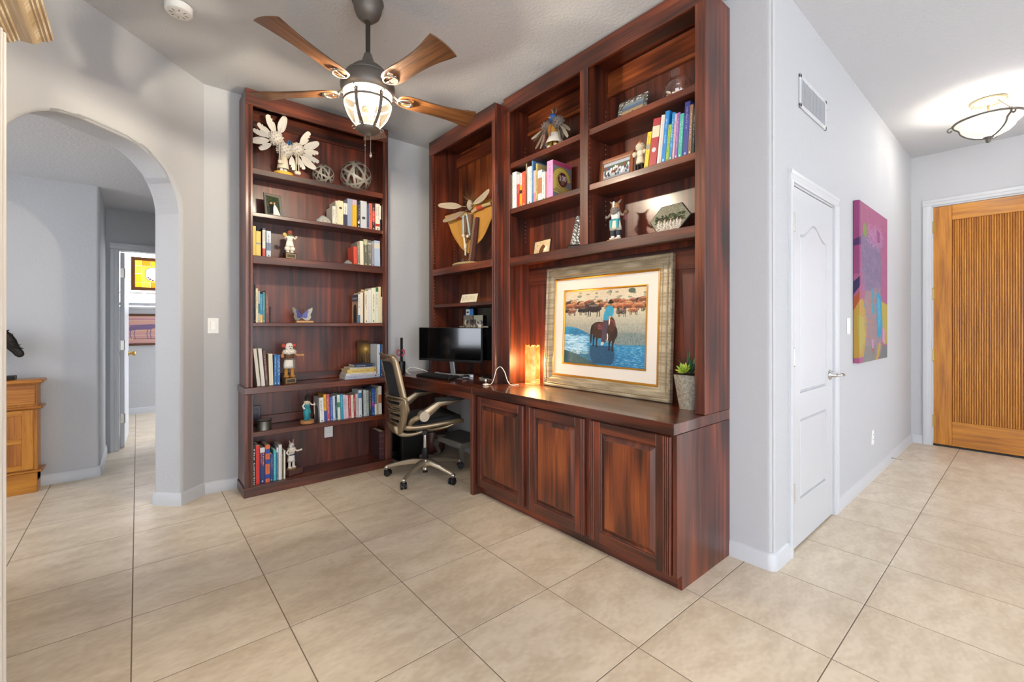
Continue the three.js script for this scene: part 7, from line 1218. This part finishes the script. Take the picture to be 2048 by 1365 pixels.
{ // white feather winged doll
  const o = thing('feathered_doll', 'white feather winged dancer doll on a yellow disc', 'doll', [0.905, 2.4455, -3.86]);
  part('base', move(cyl(0.072, 0.07, 0.03, 36), -0.02, 0, 0), std(0xd8a63c, 0.6), o);
  part('legs', [rod([-0.035, 0.03, 0.005], [-0.032, 0.12, 0.0], 0.012, 0.016), rod([0.0, 0.03, -0.01], [-0.012, 0.12, -0.004], 0.012, 0.016)], dollWhite, o);
  part('kilt', lathe([[0.045, 0.06], [0.044, 0.065], [0.032, 0.15], [0.03, 0.18], [0.001, 0.182]], 24).translate(-0.022, 0, 0), feltCream, o);
  part('body', fluff(0.06, -0.01, 0.215, 0.0, 40), feltW, o);
  part('shoulders', [...fluff(0.055, -0.075, 0.29, 0.01, 34), ...fluff(0.055, 0.075, 0.235, 0.02, 34)], feltW, o);
  part('head', [ball(0.017, 0.012, 0.27, 0.036, 1, 1.1, 1)], std(0x2a6a92, 0.6), o);
  part('beak', rod([0.012, 0.27, 0.05], [0.012, 0.258, 0.072], 0.006, 0.001, 8), std(0x3a2c18, 0.5), o);
  const fg = [featherGeo(0.15, 0.03), featherGeo(0.16, 0.032, false), featherGeo(0.135, 0.028)];
  const rad = (a) => a * Math.PI / 180;
  fan(o, 'feather', fg, [feltW, std(0xdcd6cc, 0.9)], [[-0.07, 0.31, 0, rad(22), 0, 1.1], [-0.06, 0.31, 0.01, rad(-18), 0.2, 1.15], [-0.09, 0.3, 0, rad(55)], [-0.095, 0.29, 0.01, rad(80), 0, 0.95], [-0.095, 0.27, 0.005, rad(105)], [-0.09, 0.25, 0.01, rad(125), 0, 0.95], [0.09, 0.26, 0.02, rad(-30), 0, 1.1], [0.1, 0.25, 0.02, rad(-60), 0, 1.05], [0.1, 0.235, 0.02, rad(-85), 0, 1.05], [0.095, 0.22, 0.02, rad(-108), 0, 1.05], [0.085, 0.21, 0.025, rad(-128), 0, 1.05], [0.06, 0.2, 0.03, rad(-150), 0, 1], [0.03, 0.19, 0.035, rad(-172), 0, 0.9]]);
  for (const x of [-0.06, -0.045, 0.06, 0.078]) part('tassel', [rod([x, 0.24 - (x > 0 ? 0.04 : 0), 0.05], [x + 0.004, 0.11 - (x > 0 ? 0.06 : 0), 0.052], 0.004, 0.003), ...fluff(0.016, x + 0.004, 0.1 - (x > 0 ? 0.06 : 0), 0.052, 12)], feltCream, o);
}
// small standing doll; the mask, kilt and legs vary
function doll(name, label, at, turn, H, c) {
  const o = thing(name, label, 'doll', at, turn), s = H / 0.26;
  const grp = new THREE.Group(); grp.name = 'figure'; grp.scale.setScalar(s); grp.position.y = c.baseH || 0; o.add(grp);
  if (c.base) c.base(o);
  for (const x of [-0.022, 0.022]) part('leg', [lathe([[0.001, 0], [0.017, 0.001], [0.018, 0.012], [0.012, 0.02], [0.013, 0.06], [0.015, 0.085], [0.001, 0.086]], 16).translate(x, 0, 0), ball(0.016, x, 0.008, 0.012, 1, 0.6, 1.5)], c.leg, grp);
  part('kilt', lathe([[0.001, 0.07], [0.044, 0.07], [0.042, 0.09], [0.034, 0.13], [0.03, 0.14], [0.001, 0.141]], 24).scale(1, 1, 0.72), c.kilt, grp);
  if (c.sash) part('sash', [new THREE.TorusGeometry(0.032, 0.006, 8, 28).rotateX(Math.PI / 2).scale(1, 1, 0.74).translate(0, 0.137, 0), bx(0.018, 0.034, 0.075, 0.135, 0.012, 0.03, 0.002)], c.sash, grp);
  part('torso', lathe([[0.001, 0.135], [0.029, 0.136], [0.031, 0.16], [0.036, 0.185], [0.028, 0.2], [0.012, 0.206], [0.001, 0.207]], 24).scale(1, 1, 0.7), c.torso, grp);
  const arms = c.arms || [[-1, 0.05, 0.15, 0.03], [1, 0.075, 0.165, 0.03]];
  for (const [d, ex, ey, ez] of arms) part('arm', [tube([[d * 0.032, 0.19, 0], [d * 0.055, 0.165, 0.006], [d * ex, ey, ez]], 0.0085, 14, 8), ball(0.011, d * ex, ey, ez)], c.arm || c.torso, grp);
  part('head', c.head ? c.head() : lathe([[0.001, 0.2], [0.018, 0.202], [0.027, 0.215], [0.027, 0.24], [0.018, 0.255], [0.001, 0.26]], 22), c.mask, grp);
  part('face', [bx(-0.012, -0.004, 0.228, 0.234, 0.024, 0.029, 0.001), bx(0.004, 0.012, 0.228, 0.234, 0.024, 0.029, 0.001), ball(0.005, 0, 0.217, 0.027, 1.3, 0.7, 0.8)], c.eyes || dollBlack, grp);
  if (c.extra) c.extra(grp, o);
  return o;
}
const boxBase = (w, h, d, m, m2) => (o) => { part('base', bx(-w / 2, w / 2, 0, h, -d / 2, d / 2, 0.003), m, o); if (m2) { part('plaque', bx(-w * 0.42, w * 0.42, h * 0.15, h * 0.85, d / 2, d / 2 + 0.002, 0.0008), m2[0], o); part('plaque_inset', bx(-w * 0.36, w * 0.36, h * 0.25, h * 0.75, d / 2 + 0.002, d / 2 + 0.003, 0.0004), m2[1], o); } };
const logBase = (r, h, m) => (o) => part('base', lathe([[0.001, 0], [r, 0], [r * 1.04, h * 0.3], [r * 0.97, h * 0.7], [r, h], [0.001, h]], 18), m, o);
const gilt2 = [phy(0xb0905a, 0.4, { metalness: 0.5 }), std(0x3a3424, 0.5)];
doll('carved_doll', 'small doll with white fur leggings on a gold plaque box', [0.925, 1.7905, -3.83], 0.1, 0.185, { baseH: 0.05, base: boxBase(0.085, 0.05, 0.06, std(0x2a1a12, 0.5), gilt2), leg: feltW, kilt: feltW, torso: feltW, mask: std(0x9a4a34, 0.7), arm: feltCream, arms: [[-1, 0.062, 0.19, 0.02], [1, 0.062, 0.185, 0.02]], extra: (g) => { part('hair', [rod([-0.02, 0.255, -0.01], [-0.028, 0.17, 0.0], 0.012, 0.006), rod([0.02, 0.255, -0.01], [0.028, 0.17, 0.0], 0.012, 0.006), ball(0.03, 0, 0.248, -0.008, 1, 0.7, 1)], dollBlack, g); part('collar', new THREE.TorusGeometry(0.028, 0.008, 8, 20).rotateX(Math.PI / 2).translate(0, 0.195, 0.003), std(0x5a7a4a, 0.8), g); part('leggings', [...fluff(0.03, -0.026, 0.05, 0.004, 18), ...fluff(0.03, 0.026, 0.05, 0.004, 18)], feltW, g); part('drum', move(cyl(0.02, 0.02, 0.024, 16).rotateX(Math.PI / 2), -0.066, 0.195, 0.02), std(0xb89a52, 0.6), g); } });
doll('carved_doll', 'doll with red ears and white kilt on the bookcase ledge', [0.917, 0.8065, -3.815], 0.15, 0.275, { baseH: 0.048, base: boxBase(0.085, 0.048, 0.07, std(0x6a4a30, 0.6), gilt2), leg: hideTan, kilt: dollWhite, sash: dollGrey, torso: dollBrown, mask: dollWhite, arm: skinT, arms: [[-1, 0.055, 0.16, 0.02], [1, 0.088, 0.165, 0.03]], extra: (g) => { part('ruff', fluff(0.042, 0, 0.19, 0.004, 34).map((k) => k.scale(1.15, 0.6, 0.9).translate(0, 0.078, 0)), feltW, g); for (const d of [-1, 1]) part('ear', ball(0.017, d * 0.038, 0.238, 0, 1, 0.85, 0.5), dollRed, g); part('rattle', [rod([0.088, 0.165, 0.03], [0.072, 0.205, 0.04], 0.004), rod([0.09, 0.16, 0.034], [0.09, 0.11, 0.036], 0.003)], dollGrey, g); } });
doll('carved_doll', 'turquoise robed doll with dark headdress on a log slice', [1.05, 0.4725, -3.81], 0.3, 0.185, { baseH: 0.028, base: logBase(0.052, 0.028, std(0xa9764a, 0.8)), leg: turq, kilt: turq, torso: turq, mask: dollBlack, arm: dollWhite, arms: [[-1, 0.05, 0.14, 0.02], [1, 0.07, 0.17, 0.03]], extra: (g) => { part('headdress', fluff(0.034, 0.006, 0.255, 0, 30), std(0x2c2620, 0.9), g); part('shawl', fluff(0.034, -0.004, 0.2, 0.002, 20), feltCream, g); part('robe', lathe([[0.001, 0.02], [0.03, 0.02], [0.034, 0.08], [0.03, 0.13], [0.001, 0.13]], 20).translate(-0.012, 0, 0.004), turq, g); part('staff', rod([0.07, 0.06, 0.03], [0.066, 0.2, 0.03], 0.0035), feltCream, g); } });
doll('carved_doll', 'white bodied doll with outstretched hand on a brown block', [0.945, 0.0705, -3.86], 0.35, 0.205, { baseH: 0.05, base: (o) => { part('base', bx(-0.045, 0.075, 0, 0.045, -0.04, 0.04, 0.003), std(0x5a3a34, 0.6), o); part('stand', ball(0.032, 0, 0.045, 0, 1.1, 0.25, 0.9), std(0x9a7a3c, 0.6), o); }, leg: dollWhite, kilt: dollWhite, sash: std(0x2c3658, 0.7), torso: feltW, mask: dollWhite, arms: [[-1, 0.045, 0.15, 0.02], [1, 0.085, 0.172, 0.035]], extra: (g) => { part('mantle', fluff(0.04, 0, 0.185, 0, 30), feltW, g); for (const d of [-1, 1]) part('horn', rod([d * 0.014, 0.252, 0], [d * 0.024, 0.285, 0], 0.007, 0.004, 8), std(0xd8a08c, 0.6), g); } });
doll('carved_doll', 'horned grey furred doll with turquoise sash in lower right cubby', [2.31, 1.7905, -1.715], -Math.PI / 2 + 0.1, 0.24, { baseH: 0.016, base: (o) => part('base', bx(-0.045, 0.045, 0, 0.016, -0.04, 0.04, 0.004), std(0xc08a44, 0.6), o), leg: dollWhite, kilt: feltCream, sash: turq, torso: dollWhite, mask: std(0xb07a4a, 0.7), arm: dollGrey, arms: [[-1, 0.055, 0.16, 0.025], [1, 0.095, 0.165, 0.03]], extra: (g) => { part('ruff', fluff(0.036, 0, 0.198, 0.004, 30), dollGrey, g); part('white_stripe', bx(-0.007, 0.007, 0.205, 0.26, 0.022, 0.03, 0.002), dollWhite, g); for (const d of [-1, 1]) { part('horn', rod([d * 0.022, 0.252, 0], [d * 0.045, 0.272, 0], 0.009, 0.002, 8), dollGrey, g); part('boot_cuff', lathe([[0.016, 0.03], [0.019, 0.035], [0.019, 0.062], [0.016, 0.066]], 16).translate(d * 0.022, 0, 0), std(0x2a2c34, 0.7), g); } part('rattle', [...fluff(0.018, 0.1, 0.17, 0.034, 14)], dollBrown, g); part('fringe', [0, 1, 2, 3].map((k) => rod([0.085 + k * 0.008, 0.158, 0.034], [0.084 + k * 0.009, 0.12, 0.036], 0.0018)), std(0x8a4a52, 0.7), g); part('apron', bx(-0.03, -0.012, 0.08, 0.135, 0.026, 0.032, 0.001), turq, g); } });
doll('carved_doll', 'little shaggy cream doll on a wooden plinth in middle right cubby', [2.305, 2.1785, -1.533], -Math.PI / 2, 0.16, { baseH: 0.016, base: (o) => { part('base', bx(-0.045, 0.04, 0, 0.014, -0.035, 0.035, 0.002), std(0xc99a4c, 0.6), o); part('post', bx(-0.04, -0.026, 0.014, 0.07, -0.01, 0.01, 0.002), std(0x4a2a1c, 0.6), o); }, leg: dollBlack, kilt: feltCream, torso: feltCream, mask: feltW, extra: (g) => { part('mane', fluff(0.046, 0, 0.235, -0.006, 44), feltCream, g); part('tuft', fluff(0.022, 0, 0.275, 0, 16), std(0xb0602c, 0.8), g); part('fur_sleeves', [...fluff(0.024, -0.055, 0.175, 0.01, 14), ...fluff(0.024, 0.06, 0.175, 0.01, 14)], feltCream, g); } });
{ // eagle dancer in the top left cubby
  const o = thing('feathered_doll', 'eagle dancer doll with spread grey feather wings in top left cubby', 'doll', [2.33, 2.5355, -2.29], -Math.PI / 2);
  part('base', move(cyl(0.05, 0.048, 0.012, 24), 0, 0, 0), dollBrown, o);
  part('legs', [rod([-0.03, 0.012, 0.01], [-0.022, 0.1, 0], 0.014, 0.018), rod([0.04, 0.012, 0], [0.02, 0.1, 0], 0.014, 0.018)], std(0xc8a03c, 0.7), o);
  part('boots', [rod([-0.03, 0.012, 0.014], [-0.028, 0.05, 0.008], 0.02, 0.017), rod([0.042, 0.012, 0.004], [0.036, 0.05, 0.002], 0.02, 0.017)], dollWhite, o);
  part('kilt', lathe([[0.07, 0.055], [0.068, 0.06], [0.036, 0.135], [0.001, 0.137]], 22).translate(0.02, 0, 0), feltW, o);
  part('torso', lathe([[0.001, 0.12], [0.032, 0.122], [0.04, 0.17], [0.034, 0.2], [0.001, 0.21]], 20), hideTan, o);
  part('shoulder_fur', [...fluff(0.05, -0.055, 0.2, 0, 26), ...fluff(0.048, 0.055, 0.205, 0, 26)], dollGrey, o);
  part('head', ball(0.03, 0.005, 0.252, 0.006, 1, 1.05, 1), std(0x2a62a8, 0.6), o);
  part('beak', rod([0.005, 0.25, 0.03], [0.005, 0.24, 0.058], 0.008, 0.001, 8), std(0xc89a3a, 0.5), o);
  const fg = [featherGeo(0.15, 0.015, false), featherGeo(0.13, 0.014)], dark = std(0x4a3f36, 0.85), pale = std(0xa79a86, 0.9), r = (a) => a * Math.PI / 180;
  fan(o, 'feather', fg, [pale, dark, std(0x8a7c68, 0.9)], [[-0.08, 0.21, 0, r(105), 0, 1], [-0.08, 0.2, 0.01, r(118), 0, 1], [-0.075, 0.19, 0.01, r(140), 0, 1], [-0.07, 0.18, 0.01, r(158), 0, 1], [-0.06, 0.18, 0.012, r(172), 0, 1], [0.07, 0.2, 0, r(-132), 0, 1.1], [0.072, 0.19, 0.01, r(-145), 0, 1.1], [0.07, 0.185, 0.01, r(-158), 0, 1], [0.06, 0.18, 0.012, r(-170), 0, 1], [0.0, 0.27, -0.005, r(14), 0, 0.45], [0.008, 0.27, -0.005, r(-8), 0, 0.5], [0.016, 0.27, -0.004, r(-28), 0, 0.4]]);
  for (const x of [-0.05, -0.03, 0.03]) part('tassel', rod([x, 0.19, 0.045], [x * 0.9 - 0.01, 0.07, 0.05], 0.003, 0.002), std(0x9a4a34, 0.8), o);
}
{ // large hide-caped figure in the desk hutch
  const o = thing('hide_figure', 'tall feather and hide figure with tan cape on the upper shelf', 'figure', [2.27, 1.7905, -3.25], -Math.PI / 2 + 0.12);
  const sand = std(0xb59a6c, 0.9);
  part('base', [ball(0.12, -0.05, 0.006, 0.02, 1.35, 0.18, 0.7).translate(0, 0.012, 0), ball(0.06, 0.06, 0.012, 0.0, 1.2, 0.25, 0.8)].map((g) => g.translate(0, 0.0055, 0)), sand, o);
  const cape = (s) => { const q = new THREE.Shape(); q.moveTo(0.0, 0.14); q.bezierCurveTo(s * 0.15, 0.18, s * 0.22, 0.3, s * 0.255, 0.42); q.bezierCurveTo(s * 0.29, 0.48, s * 0.315, 0.5, s * 0.315, 0.525); q.bezierCurveTo(s * 0.2, 0.55, s * 0.1, 0.545, 0, 0.51); return q; };
  for (const s of [-1, 1]) { const m = part('hide_cape', (() => { const g = ext(cape(s), 0.006, 0.0015, 1, 12), p = g.attributes.position; for (let i = 0; i < p.count; i++) p.setZ(i, p.getZ(i) + (s < 0 ? 0.55 : -0.35) * p.getX(i) ** 2 + 0.006 * Math.sin(p.getY(i) * 22 + s)); g.computeVertexNormals(); return g; })(), hideTan, o, 'tan hide'); m.position.set(0, s > 0 ? 0.03 : -0.03, -0.012); }
  part('quilled_panel', (() => { const g = ext(shapeOf([[-0.03, 0.02], [0.05, 0.015], [0.095, 0.3], [0.11, 0.42], [0.06, 0.43], [0.02, 0.3]]), 0.014, 0.003, 2); return g; })(), std(0x4a1f1a, 0.8), o);
  const zig = []; for (let k = 0; k < 26; k++) { const t = k / 25, x = -0.006 + 0.068 * t, y = 0.03 + 0.38 * t; zig.push(rod([x - 0.014, y, 0.016], [x + 0.016, y + 0.012, 0.016], 0.0022, 0.0022, 5)); }
  part('zigzag_quills', zig, std(0xc8b48a, 0.7), o);
  part('torso', [rod([-0.01, 0.25, 0.012], [0.0, 0.46, 0.01], 0.022, 0.034, 14), rod([-0.035, 0.3, 0.03], [-0.04, 0.44, 0.03], 0.012, 0.018), rod([-0.02, 0.22, 0.028], [-0.045, 0.3, 0.034], 0.01, 0.012)], dollBrown, o);
  part('beaded_strips', [rod([-0.05, 0.28, 0.045], [-0.055, 0.45, 0.04], 0.009, 0.012, 8), rod([0.02, 0.27, 0.03], [-0.01, 0.46, 0.04], 0.008, 0.01, 8)], std(0x9fb4b4, 0.6), o);
  part('arm', tube([[-0.03, 0.475, 0.01], [-0.13, 0.46, 0.025], [-0.24, 0.45, 0.04]], 0.016, 16, 8), sand, o); part('arm', [tube([[0.03, 0.48, 0.01], [0.13, 0.505, 0.01], [0.25, 0.52, -0.01]], 0.016, 16, 8)], sand, o);
  part('red_wrap', rod([-0.11, 0.463, 0.022], [-0.16, 0.458, 0.029], 0.021, 0.021), dollRed, o); part('red_wrap', [rod([0.1, 0.498, 0.01], [0.16, 0.508, 0.006], 0.021, 0.021)], dollRed, o);
  part('head', [ball(0.034, 0.005, 0.545, 0.014, 0.85, 1.4, 0.9), ...[0, 1, 2, 3, 4].map((k) => new THREE.TorusGeometry(0.03 - Math.abs(k - 2) * 0.003, 0.003, 6, 18).rotateX(Math.PI / 2).translate(0.005, 0.52 + k * 0.012, 0.014))], std(0xa89a80, 0.9), o);
  const straw = []; for (let k = 0; k < 44; k++) { const a = rr(-1.4, 1.4), b = rr(-0.5, 0.5), L = rr(0.05, 0.11); straw.push(rod([0.005 + Math.sin(a) * 0.02, 0.57 + Math.cos(a) * 0.015, 0.01 + b * 0.03], [0.005 + Math.sin(a) * (0.02 + L), 0.575 + Math.cos(a) * (0.02 + L * 0.8), 0.01 + b * 0.12], 0.0016, 0.0006, 4, false)); }
  part('straw_hair', straw, std(0x7a5a38, 0.9), o);
  const fg = [featherGeo(0.24, 0.026, false)], r = (a) => a * Math.PI / 180;
  fan(o, 'feather', fg, [std(0xb5a48a, 0.9), std(0x9a8468, 0.9)], [[-0.02, 0.53, 0.04, r(80), 0.22, 1.3], [0.0, 0.5, 0.035, r(104), 0.2, 1.2], [0.02, 0.525, 0.035, r(-76), -0.1, 1.3], [0.03, 0.53, 0.025, r(-68), 0, 1.0]]);
  part('lashings', [rod([-0.05, 0.28, 0.04], [-0.035, 0.16, 0.035], 0.008, 0.012), ball(0.016, -0.05, 0.275, 0.045), ball(0.014, 0.0, 0.265, 0.04), rod([-0.04, 0.1, 0.03], [-0.035, 0.2, 0.032], 0.007, 0.012)], feltCream, o);
  part('shield_disc', placed(move(cyl(0.022, 0.022, 0.005, 20), 0, 0, 0), [-0.062, 0.05, 0.04], 0, Math.PI / 2), pewter, o);
}
scene.traverse((o) => { if (o.isMesh) o.castShadow = o.receiveShadow = true; });
renderer.render(scene, camera);
